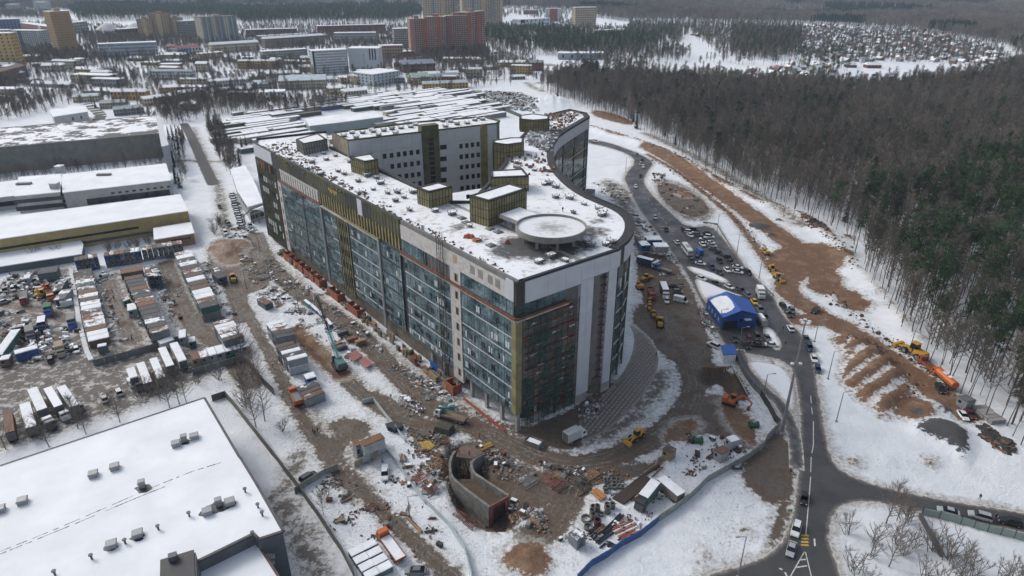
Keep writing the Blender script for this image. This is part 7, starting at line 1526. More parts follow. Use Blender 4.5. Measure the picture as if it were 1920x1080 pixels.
t = thing('blue_tarp','bright blue tarpaulin hung on the facade foot','tarpaulin'); FA.part('sheet',BL,36.5,41,.5,3.4,.8,.9,parent=t)
# rubble and litter of the building site
RBM = [mat('litter_pale',(.42,.425,.42),.8,.2,1),mat('litter_grey',(.22,.22,.21),.8,.3,1),WOOD,RUST,BR,mat('litter_teal',(.16,.27,.28),.7,.3,1),DCONC,SNOWP,mat('litter_pink',(.27,.15,.12),.8,.3,1),mat('litter_dark',(.045,.045,.045),.8,.3,1)]
def pile(q,c_,ms):
    """one heap: parallel boards, stacked sheets, a jumble or a lump under snow"""
    kd = rnd.choice((0,0,1,2,2,2,2,3,4)); a = rnd.uniform(0,3.14); m_ = rnd.choice(ms); z0 = gz(c_.x,c_.y); u_ = Vector((math.cos(a),math.sin(a))); v_ = Vector((-u_.y,u_.x))
    if kd == 0:
        L = rnd.uniform(1.2,3.4); w = rnd.uniform(.1,.22)
        for k in range(rnd.randint(4,9)): p = c_ + v_ * (k * w * 1.1 + rnd.gauss(0,.05)) + u_ * rnd.gauss(0,.2); q.box((p.x,p.y,z0 + .12 + rnd.random() * .2),(L * rnd.uniform(.8,1.1),w,.14),a + rnd.gauss(0,.05),m_)
    elif kd == 1:
        s1,s2 = rnd.uniform(.8,1.7),rnd.uniform(.6,1.1)
        for k in range(rnd.randint(2,6)): q.box((c_.x + rnd.gauss(0,.06),c_.y + rnd.gauss(0,.06),z0 + .1 + k * .2),(s1,s2,.17),a + rnd.gauss(0,.04),m_)
        if rnd.random() < .3: q.box((c_.x,c_.y,z0 + .25 + k * .2),(s1 * .95,s2 * .95,.1),a,7)
    elif kd == 2:
        for k in range(rnd.randint(12,24)): p = c_ + Vector((rnd.gauss(0,.9),rnd.gauss(0,.9))); hh = rnd.uniform(.05,.4); q.box((p.x,p.y,z0 + hh / 2),(rnd.uniform(.15,.9),rnd.uniform(.08,.4),hh),rnd.uniform(0,3.1),rnd.choice(ms) if rnd.random() < .5 else m_,rx=rnd.gauss(0,.2),ry=rnd.gauss(0,.2))
    elif kd == 3:
        for k in range(3): p = c_ + Vector((rnd.gauss(0,.5),rnd.gauss(0,.4))); q.box((p.x,p.y,z0 + .3),(rnd.uniform(.6,1.3),rnd.uniform(.5,1.0),.5),rnd.uniform(0,3.1),rnd.choice((7,0,1,6)),top=(.4,.4))
    else:
        w = rnd.uniform(.9,1.7); q.box((c_.x,c_.y,z0 + .45),(w,w * .6,.9),a,m_,top=(.96,.96)); q.box((c_.x,c_.y,z0 + .93),(w * .94,w * .55,.08),a,rnd.choice((7,m_,m_)))
def litter(label,Pz,n_,sz=(.3,1.6),h=(.08,.5),ms=range(10)):
    q = MB(); ms = [m_ if m_ not in (4,8) or rnd.random() < .6 else 6 for m_ in ms]; tot = 0
    for P_ in Pz:
        W_ = [p.xy for p in GX(P_)]; xs = [p.x for p in W_]; ys = [p.y for p in W_]; k = 0; g_ = 0
        while k < n_ / len(Pz) and g_ < 1500:
            g_ += 1; c_ = Vector((rnd.uniform(min(xs),max(xs)),rnd.uniform(min(ys),max(ys))))
            if not inpoly(np.array([c_.x]),np.array([c_.y]),W_)[0]: continue
            if mk(c_.x,c_.y) > .2 and 'road' not in label and 'pit' not in label and rnd.random() < .93: continue
            if sdpoly(np.array([c_.x]),np.array([c_.y]),RD['far'])[0] > -.5: continue
            if sz[0] >= .5: clutter([c_ + Vector((-1,-1)),c_ + Vector((1,-1)),c_ + Vector((1,1)),c_ + Vector((-1,1))],3,None,sz,ms,h,q); k += 3
            else: pile(q,c_,ms); k += 6
        if sz[0] < .5: clutter(W_,int(n_ / len(Pz) * .12),None,(.15,.8),ms,(.04,.25),q)
    tag(q.build('rubble',RBM),label,None,None,'stuff')
litter('pale building waste and rubble strewn along the facade foot',[[(488,480),(520,500),(560,530),(548,545),(505,520)],[(540,520),(600,555),(610,590),(560,545)],[(600,560),(680,610),(720,660),(690,660),(630,600)],[(690,640),(760,690),(800,725),(790,740),(735,690)],[(760,690),(840,740),(850,765),(805,750)]],1500,(.3,1.7),(.08,.6),(0,1,2,3,4,5,0,7,8,1))
litter('white plastic and plank waste between the two mud tracks',[[(415,430),(480,425),(485,445),(420,455)],[(450,475),(480,495),(505,530),(480,535),(455,500)],[(480,530),(520,530),(575,580),(560,595),(490,560)],[(560,580),(620,600),(680,665),(660,680),(560,610)],[(760,745),(800,780),(780,780),(750,755)]],1100,(.3,2.),(.08,.6),(0,1,2,3,7,0,0,4,5,9))
litter('scattered building material around the concrete pit',[[(760,810),(830,810),(840,850),(790,860)],[(895,835),(960,860),(1000,890),(960,910),(905,870)],[(745,835),(800,850),(830,900),(800,930),(760,880)],[(960,930),(1010,960),(1030,990),(990,990),(955,960)],[(1000,860),(1100,880),(1200,870),(1150,900),(1050,910)]],800,(.2,1.8),(.05,.5),(1,2,3,4,6,9,8,1,2,0))
litter('litter and offcuts on the snow in front of the building',[[(600,900),(760,900),(860,1010),(800,1060),(640,1000)],[(1090,900),(1230,880),(1290,900),(1180,1010),(1060,1050),(1040,980)],[(1270,820),(1400,790),(1430,830),(1300,900)]],420,(.2,1.2),(.05,.4),(1,2,3,4,9,9,6,1,9,9))
litter('dark timber scrap on the bare patch beside the upper road',[[(1232,338),(1285,350),(1325,378),(1335,400),(1300,410),(1255,390),(1232,362)],[(1222,325),(1245,325),(1250,340),(1228,340)]],260,(.3,1.6),(.06,.4),(3,4,9,2,9,4))
litter('debris around the wet yard and the blue cabins',[[(1190,480),(1260,475),(1290,510),(1270,550),(1250,520)],[(1190,400),(1240,440),(1225,440),(1190,425)],[(1300,540),(1340,620),(1345,640),(1320,600)],[(1090,330),(1180,350),(1200,400),(1180,420),(1150,380)],[(1080,770),(1120,740),(1130,760),(1090,790)]],900,(.3,1.8),(.08,.7))
# clods of earth thrown up along the brown road
cb = MB()
for P_,w_ in (([(1105,238),(1180,258),(1260,288),(1340,332),(1420,376),(1500,410),(1560,448),(1600,505)],4.5),([(1225,300),(1290,335),(1350,385),(1400,430),(1440,470)],3),([(1545,545),(1600,590),(1660,640),(1720,680),(1780,720)],3.5),([(1570,640),(1640,650),(1700,700),(1712,740)],3),([(1610,600),(1700,660),(1790,745)],3),([(840,850),(850,910),(930,985),(960,980)],2)):
    P_ = GX(P_)
    for i in range(len(P_) - 1):
        L = (P_[i + 1] - P_[i]).length
        for k in range(int(L * 2.2)):
            c_ = P_[i].lerp(P_[i + 1],rnd.random()); X_,Y_ = c_.x + rnd.gauss(0,w_ * .5),c_.y + rnd.gauss(0,w_ * .5); s_ = abs(rnd.gauss(0,.35)) + .15
            cb.box((X_,Y_,gz(X_,Y_) + s_ * .2),(s_ * 1.4,s_,s_ * .8),rnd.random() * 3,rnd.choice((0,0,1,2)),top=(.5,.6),rx=rnd.gauss(0,.3))
tag(cb.build('earth_clods',[mat('clod_brown',(.14,.07,.04),.9,.4,2),mat('clod_dark',(.07,.055,.045),.9,.4,2),mat('clod_tan',(.25,.19,.13),.9,.3,2)]),'clods of brown earth along the dirt road banks',None,None,'stuff')
litter('black felled logs and branches at the forest edge',[[(1495,400),(1545,425),(1555,440),(1510,425)],[(1840,800),(1905,830),(1890,850),(1845,825)]],160,(.5,3.2),(.15,.4),(9,9,4))
litter('coloured scrap and bundles at the end of the market',[[(870,170),(980,175),(1015,205),(1000,212),(930,200)]],900,(.8,3.5),(.4,1.8),(0,1,3,5,7,7,8,9,0,7))
litter('snow covered scrap among the lorries',[[(0,600),(60,600),(150,620),(155,660),(80,680),(0,690)],[(0,510),(130,510),(135,560),(0,600)]],500,(.5,2.2),(.3,1.3),(7,7,9,6,1,3,7,9,0,7))
litter('rubbish along both sides of the container rows',[[(175,510),(235,505),(280,640),(210,650),(175,560)],[(270,520),(325,500),(375,600),(330,610)],[(357,478),(400,500),(440,590),(420,600),(380,540)]],700,(.3,1.4),(.1,.6),(0,1,2,3,7,7,9,9,6,7))
# ---- lamp posts, mast, sign
LPM = mat('lamp_grey',(.22,.225,.23),.5,.2,1,.3)
def lamp(p,h,label,q_=None,grp='street lamps along the road'):
    a = GG(*p); t = thing('street_lamp',label,'street lamp',a,head(p,q_) if q_ else 0,grp); q = MB(); q.tube((0,0,0),(0,0,h),.16,.09,6); q.build('pole',LPM,t); q = MB(); q.tube((0,0,h),(1.6,0,h + .35),.06,n=4); q.build('arm',LPM,t); q = MB(); q.box((1.9,0,h + .38),(.9,.35,.16)); q.build('lamp_head',STEEL,t); q = MB(); q.box((0,0,.12),(.6,.6,.3)); q.build('base',CONC,t)
for i,(p_,h) in enumerate((((1344,436),9),((1381,478),9),((1423,522),9),((1489,577),9.5),((1456,631),9),((1552,711),9.5),((1568,790),9.5),((1527,641),8),((1348,615),7),((1385,655),8),((1173,322),9),((1433,735),6),((1328,795),8),((768,971),6),((717,866),4),((462,540),8),((475,500),8),((505,520),8),((560,580),8),((487,470),8))): lamp(p_,h,'thin grey lamp post, %s of those counted from the upper parking lot downwards' % onth(i),(p_[0] + 10,p_[1]))
lamp((1384,1082),11,'grey lamp post cut by the bottom picture edge at the junction',(1370,1085))
a = GG(1465,812); t = thing('light_mast','very tall tapering steel light mast beside the road','mast',a); q = MB(); q.tube((0,0,0),(0,0,11),.5,.38,10); q.tube((0,0,11),(0,0,22),.36,.26,10); q.tube((0,0,22),(0,0,34),.24,.14,10); q.build('pole',LPM,t)
for (z_,n_) in ((33.5,5),(21.5,2)):
    for i in range(n_): q = MB(); an = i * 2 * math.pi / n_; q.box((1.0 * math.cos(an),1.0 * math.sin(an),z_),(.7,.7,.45),an); q.build('floodlight',mat('flood_lamp',(.6,.62,.62),.4,.1,1),t)
    q = MB(); q.tube((-1,0,z_),(1,0,z_),.06,n=4); q.tube((0,-1,z_),(0,1,z_),.06,n=4); q.build('head_frame',LPM,t)
q = MB(); q.box((0,0,.2),(1.6,1.6,.6)); q.build('base',CONC,t)
a = GG(1477,975); t = thing('crossing_sign','pedestrian crossing sign in a fluorescent yellow frame at the kerb','road sign',a); q = MB(); q.tube((0,0,0),(0,0,2.3),.05,n=6); q.build('post',LPM,t)
q = MB(); q.box((0,-.06,2.8),(1.15,.04,1.15),rx=-.0); b_ = q.build('board',mat('fluor_yellow',(.55,.75,.06),.5,.05,1),t); q = MB(); q.box((0,-.09,2.8),(.8,.02,.8)); q.build('blue_field',BL,b_); q = MB(); q.tri((-.3,-.11,2.5),(.3,-.11,2.5),(0,-.11,3.1)); q.build('white_triangle',WHITE,b_); q = MB(); q.box((0,-.125,2.74),(.06,.01,.26)); q.box((.05,-.125,2.6),(.05,.01,.18),ry=-.5); q.box((-.05,-.125,2.6),(.05,.01,.18),ry=.5); q.box((0,-.125,2.92),(.08,.01,.08)); q.build('walking_figure',BATT,b_)
# ---- people
def person_mesh():
    V = [(0,0,.95),(0,0,1.2),(0,0,1.42),(0,.02,1.52),(0,.03,1.66),(0,.02,1.76),(.2,0,1.40),(.27,.02,1.13),(.26,.1,.88),(-.2,0,1.40),(-.27,.02,1.13),(-.26,.1,.88),(.1,0,.9),(.12,.1,.5),(.12,.12,.08),(.12,.24,.04),(-.1,0,.9),(-.12,-.05,.5),(-.12,-.18,.1),(-.12,-.06,.04)]
    E = [(0,1),(1,2),(2,3),(3,4),(4,5),(2,6),(6,7),(7,8),(2,9),(9,10),(10,11),(0,12),(12,13),(13,14),(14,15),(0,16),(16,17),(17,18),(18,19)]
    RR = [.17,.16,.15,.07,.11,.09,.085,.07,.05,.085,.07,.05,.11,.08,.06,.05,.11,.08,.06,.05]
    me = bpy.data.meshes.new('person_body'); me.from_pydata(V,E,[]); o_ = bpy.data.objects.new('person_tmp',me); COL.objects.link(o_); s_ = o_.modifiers.new('s','SKIN'); o_.modifiers.new('u','SUBSURF').levels = 1
    for i,r in enumerate(RR): me.skin_vertices[0].data[i].radius = (r,r * .8)
    me.skin_vertices[0].data[0].use_root = True
    dg = bpy.context.evaluated_depsgraph_get(); m2 = bpy.data.meshes.new_from_object(o_.evaluated_get(dg)); bpy.data.objects.remove(o_); m2.name = 'person_body'
    ms = [mat('trousers',(.03,.032,.04),.9,.2,3),mat('jacket_black',(.02,.02,.024),.9,.2,3),mat('skin',(.42,.25,.18),.7,.1,3),mat('dark_hat',(.03,.03,.035),.9,.2,3)]
    for m_ in ms: m2.materials.append(m_)
    for p_ in m2.polygons: z_ = p_.center.z; x_ = abs(p_.center.x); p_.material_index = 0 if z_ < .9 and x_ < .22 else (2 if (1.5 < z_ < 1.70 and p_.center.y > -.02) or (z_ < .86 and x_ >= .22) else (3 if z_ > 1.6 else 1)); p_.use_smooth = True
    return m2
pmh = person_mesh(); JK = {'black': 'jacket_black','red': mat('jacket_red',(.35,.03,.03),.8,.2,3),'orange': mat('jacket_orange',(.55,.13,.02),.8,.2,3),'green': mat('jacket_green',(.15,.5,.12),.7,.2,3)}
for i,(p_,c_,lb) in enumerate((((1482,888),'red','person in red walking along the muddy roadside'),((1836,937),'black','person in dark clothes walking at the snowy kerb'),((1317,662),'black','person in black on the mud by the white car'),((1230,668),'black','person in dark clothes at the end of the paving'),((1079,840),'black','person in black behind the white box lorry'),((587,812),'black','left person of the trio on the rutted track'),((591,815),'black','middle person of the trio on the rutted track'),((596,811),'black','right person of the trio on the rutted track'),
    ((1468,619),'black','person in black at the kerb near the driving white car'),((1472,648),'black','person in dark clothes at the parking lot mouth'),((1411,608),'red','person in red beside the silver tank'),((1406,606),'black','person in pale top beside the person in red'),((894,738 + 42),'black','person standing by the flatbed of the crane lorry'),((512,690),'red','person in brown red on the track beside the cabins'),((211,548),'black','upper person on the path between container rows'),((214,562),'black','lower person on the path between container rows'),((307,565),'black','person in the group beside the stacked containers'),((311,568),'black','second person in the group beside the stacked containers'),((223,610),'black','person by the stacked containers end'),((248,638),'black','person at the gap in the sheet fence'),((474,460),'black','person on the far muddy square'),((830,812),'orange','worker beside the net covered heap'),((899,820),'orange','worker in orange at the road edge above the pit'),((861,846),'orange','worker in orange on the left of the plywood slab'),((880,848),'orange','worker in orange on the right of the plywood slab'),((733,748),'green','worker in green on the snow between mud roads'),((1150,888),'orange','worker in orange at the timber racks'),((1866,974),'black','person standing between silver estate and black off-roader'))):
    a = GG(*p_); o_ = link('person',pmh); o_.location = a; o_.rotation_euler = (0,0,rnd.random() * 6.28); tag(o_,lb,'person','people on the site')
    if p_ in ((861,846),(880,848)): o_.location = (*G(p_[0],p_[1] + 6,2.1).xy,2.1)
    if c_ != 'black': o_.material_slots[1].link = 'OBJECT'; o_.material_slots[1].material = JK[c_]
for p_,lb in (((1055,398),'person in dark clothes walking on the snowy roof'),((996,297),'person far back on the snowy roof')):
    o_ = link('person',pmh); o_.location = (*G(p_[0],p_[1],ZR).xy,ZR + .08); tag(o_,lb,'person','people on the roof')
# big loose things on the roof
for (p_,m_,lb,r) in (((880,446),OP,'orange tarpaulin bundle on the roof edge',1.6),((895,453),OP,'second orange tarpaulin bundle on the roof',1.5),((952,457),OP,'small orange bundle near the helipad',.8)):
    c_ = G(p_[0],p_[1],ZR); t = MB();
    for k in range(5): t.box((rnd.gauss(0,r * .4),rnd.gauss(0,r * .25),.5),(r,r * .7,1.0),rnd.random() * 3,top=(.5,.5))
    o_ = t.build('tarpaulin',m_); o_.location = (c_.x,c_.y,ZR + .05); tag(o_,lb,'tarpaulin')
# ================================================================== TREES
BARK = mat('grey_bark',(.125,.112,.10),.9,.3,1.5); BARKP = mat('pine_bark',(.085,.06,.045),.9,.3,1.5)
def treemat(name,rgb,var):
    m,n,b = _new(name); oi = n.nodes.new('ShaderNodeObjectInfo'); at = n.nodes.new('ShaderNodeAttribute'); at.attribute_name = 'tone'; at.attribute_type = 'INSTANCER'
    f = math_(n,'ADD',oi.outputs['Random'],at.outputs['Fac']); f = math_(n,'FRACT',f)
    v_ = math_(n,'MULTIPLY',maprange(n,f,0,1,1 - var,1 + var),maprange(n,noise(n,.022,4,.7),.35,.65,.62,1.4))
    hv = n.nodes.new('ShaderNodeHueSaturation'); n.links.new(v_,hv.inputs['Value']); hv.inputs['Color'].default_value = (*rgb,1)
    n.links.new(mixc(n,maprange(n,f,.55,.9,0,.35),hv.outputs[0],(rgb[0] * 1.3,rgb[1] * 1.05,rgb[2] * .85)),b.inputs['Base Color']); b.inputs['Roughness'].default_value = .9; b.inputs['Specular IOR Level'].default_value = .2; return m
TWIG = treemat('bare_twigs',(.165,.148,.125),.35); NEED = treemat('pine_needles',(.046,.078,.038),.4); NEEDS = treemat('spruce_needles',(.020,.036,.024),.35)
TWIGL = treemat('pale_twigs',(.19,.165,.145),.3); BARKL = mat('pale_bark',(.15,.135,.12),.9,.3,1.5)
def v3(r): return Vector((rnd.gauss(0,1),rnd.gauss(0,1),rnd.gauss(0,1))).normalized() * r
def twig(q,a,d,L,w):
    s_ = d.cross(v3(1)).normalized() * w; q.tri(a - s_,a + s_,a + d * L)
def bare_tree(h,crown0,spread,nb,nt,wt=.05,multi=1,tr=.14):
    T = MB(); q = MB()
    for k in range(multi):
        base = Vector((0,0,-.3)) if multi == 1 else Vector((rnd.gauss(0,.35),rnd.gauss(0,.35),-.2)); P = [base]; n_ = 6; lean = Vector((rnd.gauss(0,.02),rnd.gauss(0,.02),0)) if multi == 1 else Vector((rnd.gauss(0,.28),rnd.gauss(0,.28),0))
        for i in range(n_): P.append(P[-1] + Vector((rnd.gauss(0,.02) * h / n_ * 2,rnd.gauss(0,.02) * h / n_ * 2,h / n_)) + lean * h / n_)
        for i in range(n_): T.tube(P[i],P[i + 1],tr * (1 - i / n_) + .025,tr * (1 - (i + 1) / n_) + .02,5,caps=False)
        for i in range(nb // multi):
            u_ = crown0 + (1 - crown0) * (i + rnd.random()) / (nb / multi); u_ = min(u_,.97); j = min(n_ - 1,int(u_ * n_)); a = P[j].lerp(P[j + 1],u_ * n_ - j)
            an = i * 2.4 + rnd.random(); L = spread * (1.15 - (u_ - crown0) / (1 - crown0)) * rnd.uniform(.7,1.15) + .5; up = rnd.uniform(.55,1.25)
            d = Vector((math.cos(an),math.sin(an),up)).normalized(); m_ = a + d * L * .55; e = m_ + (d + Vector((0,0,.35)) + v3(.15)).normalized() * L * .55
            T.tube(a,m_,.06 * h / 20 + .015,.04,3,caps=False); T.tube(m_,e,.04,.015,3,caps=False)
            for t_ in range(nt):
                w_ = rnd.random(); b_ = a.lerp(m_,w_ * 2) if w_ < .5 else m_.lerp(e,w_ * 2 - 1)
                twig(q,b_,(d + v3(.75) + Vector((0,0,.35))).normalized(),rnd.uniform(.5,1.25) * (h / 20) ** .4 * 1.35,wt)
        for t_ in range(nt * 2): twig(q,P[-1].lerp(P[-2],rnd.random()),(Vector((0,0,1)) + v3(.6)).normalized(),rnd.uniform(.6,1.3) * (h / 20) ** .4,wt)
    return T,q
def pine_tree(h,kind=0):
    T = MB(); q = MB(); n_ = 5; P = [Vector((0,0,-.3))]
    for i in range(n_): P.append(P[-1] + Vector((rnd.gauss(0,.12),rnd.gauss(0,.12),h / n_)))
    for i in range(n_): T.tube(P[i],P[i + 1],.2 * (1 - i / n_) + .04,.2 * (1 - (i + 1) / n_) + .03,5,caps=False)
    if kind == 0:
        for c_ in range(34):
            u_ = rnd.uniform(.55,1.0); an = rnd.random() * 6.28; r = rnd.uniform(.3,2.4) * (1.25 - u_) * 1.9; ctr = Vector((math.cos(an) * r,math.sin(an) * r,h * u_)); T.tube(P[-1] * (u_ * .96) if 0 else Vector((0,0,h * (u_ - .04))),ctr,.05,.02,3,caps=False)
            for k in range(22):
                a = ctr + Vector((rnd.gauss(0,.6),rnd.gauss(0,.6),rnd.gauss(0,.28))); d = (v3(1) + Vector((0,0,.5))).normalized(); twig(q,a,d,rnd.uniform(.35,.75),rnd.uniform(.12,.24))
    else:
        for L_ in range(15):
            u_ = .1 + .88 * L_ / 15; R_ = 2.6 * (1 - u_) + .25
            for k in range(int(8 + 14 * (1 - u_))):
                an = rnd.random() * 6.28; d = Vector((math.cos(an),math.sin(an),-.28)); s_ = Vector((-d.y,d.x,0)) * rnd.uniform(.22,.42); a = Vector((0,0,h * u_ + rnd.gauss(0,.15))); r = R_ * rnd.uniform(.75,1.1)
                q.tri(a + d * r * .15 - s_,a + d * r * .15 + s_,a + d * r); q.tri(a + d * r * .5 + s_ * 1.2,a + d * r * .5 - s_ * 1.2,a + d * r * .95 + Vector((0,0,-.35)))
    return T,q
def bush(h):
    return bare_tree(h,.1,h * .42,34,15,.014,6,.045)
VAR = {'bare_tree': [],'town_tree': [],'pine_tree': [],'spruce_tree': [],'small_tree': [],'bare_bush': []}
for k in range(9): VAR['bare_tree'].append([x_.mesh(n_,m_) for x_,n_,m_ in zip(bare_tree(rnd.uniform(15,24),rnd.uniform(.34,.56),rnd.uniform(2.8,5.0),28,34,.042),('trunk','crown'),(BARK,TWIG))])
for k in range(6): VAR['town_tree'].append([x_.mesh(n_,m_) for x_,n_,m_ in zip(bare_tree(rnd.uniform(14,20),rnd.uniform(.15,.35),rnd.uniform(3.6,5.4),30,30,.105,1,.2),('trunk','crown'),(BARK,TWIG))])
for k in range(6): VAR['pine_tree'].append([x_.mesh(n_,m_) for x_,n_,m_ in zip(pine_tree(rnd.uniform(19,24)),('trunk','crown'),(BARKP,NEED))])
for k in range(3): VAR['spruce_tree'].append([x_.mesh(n_,m_) for x_,n_,m_ in zip(pine_tree(rnd.uniform(13,17),1),('trunk','crown'),(BARKP,NEEDS))])
for k in range(4): VAR['small_tree'].append([x_.mesh(n_,m_) for x_,n_,m_ in zip(bare_tree(rnd.uniform(8,10),.2,2.9,30,24,.018,1,.10),('trunk','crown'),(BARKL,TWIGL))])
for k in range(3): VAR['bare_bush'].append([x_.mesh(n_,m_) for x_,n_,m_ in zip(bush(rnd.uniform(3.5,5.5)),('stem','twigs'),(BARKL,TWIGL))])
SIZE = {'bare_tree': 21,'town_tree': 18,'pine_tree': 21,'spruce_tree': 15,'small_tree': 9,'bare_bush': 4.5}
TREES = []   # (kind, x, y, scale, group, label)
FOREST = [(1008,168),(1060,190),(1100,205),(1150,222),(1205,248),(1290,300),(1400,368),(1480,395),(1545,425),(1590,450),(1608,500),(1650,568),(1690,625),(1740,690),(1800,742),(1850,790),(1915,850),(2080,960),(2700,700),(2700,120),(2300,110),(1925,122),(1840,150),(1700,172),(1620,178),(1550,172),(1450,168),(1300,160),(1150,152),(1060,150)]
PINEZ = [(1560,400),(1620,440),(1640,520),(1700,600),(1790,700),(1900,800),(2080,900),(2600,640),(2500,300),(1960,300),(1800,330),(1700,400)]
def scatter(P,step,kinds,group,label,jit=.45,scale=(.7,1.15),dens=1.0,patch=None):
    W_ = GX(P); xs = [p.x for p in W_]; ys = [p.y for p in W_]; ax = np.arange(min(xs),max(xs),step); ay = np.arange(min(ys),max(ys),step); X,Y = np.meshgrid(ax,ay); X = X.ravel(); Y = Y.ravel()
    rs = np.random.RandomState(len(TREES) % 9973 + 5); X = X + rs.uniform(-jit,jit,X.shape) * step; Y = Y + rs.uniform(-jit,jit,Y.shape) * step
    ok = inpoly(X,Y,W_) & (rs.rand(len(X)) < dens)
    if patch: ok &= fbm(X / patch,Y / patch,3) > .42
    X,Y = X[ok],Y[ok]; pz = inpoly(X,Y,[p[:2] for p in GX(PINEZ)]) if isinstance(kinds,str) else None
    for i in range(len(X)):
        if abs(X[i]) > Y[i] * .86 + 30: continue
        r = rs.rand(); k_ = None
        if pz is not None: k_ = 'pine_tree' if r < (.55 if pz[i] else .035) else ('spruce_tree' if r > .985 else 'bare_tree')
        else:
            acc = 0
            for kk,w_ in kinds.items():
                acc += w_
                if r < acc: k_ = 'town_tree' if kk == 'bare_tree' else kk; break
        if k_: TREES.append((k_,X[i],Y[i],rs.uniform(*scale),group,label))
scatter(FOREST,4.4,'forest','trees of the forest','in the snowy forest above the brown road',dens=.9)
scatter([(0,150),(130,143),(250,148),(420,150),(560,150),(585,168),(460,188),(330,184),(200,172),(120,196),(0,232)],8,{'bare_tree': .9,'spruce_tree': .04},'trees on the wooded slope','on the snowy wooded slope below the town',scale=(.5,.85),dens=.7,patch=40)
scatter([(-80,235),(0,195),(90,200),(70,225),(-80,240)],9,{'bare_tree': 1},'trees on the wooded slope','on the snowy wooded slope below the town',scale=(.5,.75),dens=.6)
scatter([(292,198),(420,178),(530,198),(650,192),(650,205),(540,218),(410,214),(335,238),(305,232)],6,{'bare_tree': .95},'trees of the belt behind the halls','in the tree belt between hall and market',scale=(.55,.85),dens=.8)
scatter([(385,232),(412,235),(440,290),(462,318),(430,330),(405,290)],5,{'bare_tree': .9,'spruce_tree': .05},'trees along the straight lane','beside the straight lane left of the market',scale=(.5,.75))
scatter([(325,262),(345,262),(352,300),(355,345),(325,350),(318,300)],6,{'bare_tree': .6,'spruce_tree': .1},'trees along the straight lane','beside the straight lane left of the market',scale=(.45,.65))
scatter([(-60,341),(100,326),(312,303),(312,309),(100,334),(-60,350)],3.4,{'small_tree': 1},'row of trees before the grey hall','in the dense row before the long grey hall',scale=(.8,1.15))
scatter([(40,112),(100,100),(190,112),(400,118),(580,126),(590,146),(420,126),(200,121),(60,122)],8,{'bare_tree': .9,'spruce_tree': .05},'trees below the town blocks','in front of the town blocks',scale=(.55,.85),dens=.85)
scatter([(690,112),(770,114),(900,108),(1010,128),(1035,158),(1000,168),(900,158),(865,165),(820,150),(820,128),(760,145),(700,140)],7.5,{'bare_tree': .93,'spruce_tree': .03},'trees of the thicket behind the market','in the thicket behind the market',scale=(.5,.8),dens=.8,patch=45)
scatter([(640,190),(700,178),(780,165),(900,158),(920,166),(860,175),(720,180)],9,{'bare_tree': 1},'trees of the thicket behind the market','in the thicket behind the market',scale=(.45,.65),dens=.6)
scatter([(790,106),(915,98),(920,112),(800,118)],7,{'bare_tree': .7,'spruce_tree': .3},'trees below the pink high rise','at the foot of the pink high rise',scale=(.6,.9))
scatter([(900,68),(940,58),(1050,60),(1120,74),(1200,74),(1240,84),(1200,102),(1060,108),(960,100),(915,82)],9,{'pine_tree': .5,'bare_tree': .5},'dark wood below the museum','in the dark wood below the white museum',scale=(.7,1.0),dens=.95)
scatter([(1060,112),(1250,100),(1300,118),(1480,96),(1510,112),(1430,128),(1330,140),(1100,140)],9,{'bare_tree': .8,'pine_tree': .2},'trees of the valley','in the valley before the far village',scale=(.6,.95),dens=.7,patch=70)
scatter([(1280,62),(1300,70),(1350,108),(1500,92),(1500,55),(1400,50),(1180,48),(1180,70),(1270,80)],11,{'bare_tree': .85,'pine_tree': .15},'trees of the valley','in the valley before the far village',scale=(.7,1.0),dens=.85)
scatter([(1440,120),(1560,104),(1620,118),(1560,160),(1500,160),(1480,140)],10,{'bare_tree': .3,'pine_tree': .6},'pines beside the far village','beside the far village',scale=(.7,1.0),dens=.35)
scatter([(1500,56),(1700,62),(1870,92),(1900,118),(1700,118),(1500,108)],15,{'bare_tree': .6,'pine_tree': .15},'garden trees of the far village','among the houses of the far village',scale=(.4,.6),dens=.7)
scatter([(130,24),(330,18),(780,18),(800,34),(745,48),(600,46),(460,52),(440,40),(370,36),(150,42)],11,{'pine_tree': .8,'bare_tree': .2},'pines of the dark town wood','in the dark wood behind the town',scale=(.9,1.2))
scatter([(-20,24),(100,30),(105,38),(-20,36)],12,{'bare_tree': 1},'pines of the dark town wood','in the dark wood behind the town',scale=(.8,1.1))
scatter([(155,66),(270,78),(380,82),(380,92),(280,90),(165,90)],9,{'bare_tree': .9,'spruce_tree': .1},'trees among the town blocks','among the town blocks',scale=(.6,.9),dens=.8)
scatter([(450,70),(740,58),(770,70),(740,95),(620,96),(450,92)],11,{'bare_tree': 1},'trees among the town blocks','among the town blocks',scale=(.6,.85),dens=.6)
scatter([(-10,98),(60,96),(180,92),(190,108),(100,116),(40,116)],8,{'bare_tree': 1},'trees among the town blocks','among the town blocks',scale=(.5,.8),dens=.7)
scatter([(1562,1000),(1575,958),(1600,948),(1640,955),(1720,965),(1750,1030),(1735,1085),(1590,1100)],3.6,{'bare_bush': .5,'small_tree': .16},'bushes at the junction','on the snow right of the junction',scale=(.9,1.5),dens=.9)
scatter([(1760,1050),(1800,1035),(1870,1060),(1920,1090),(1900,1130),(1740,1120)],3.6,{'bare_bush': .6,'small_tree': .15},'bushes at the junction','on the snow right of the junction',scale=(1.,1.7),dens=.95)
scatter([(400,700),(470,690),(510,760),(540,830),(520,860),(480,800),(430,745),(400,735)],3.2,{'bare_bush': .45,'small_tree': .35},'trees by the dark wooden fence','between the warehouse and the dark fence',scale=(1.0,1.8),dens=.42)
scatter([(555,880),(610,880),(640,960),(620,960),(590,925)],3,{'bare_bush': .5},'bushes by the buried car','by the half buried car',scale=(.6,1),dens=.5)
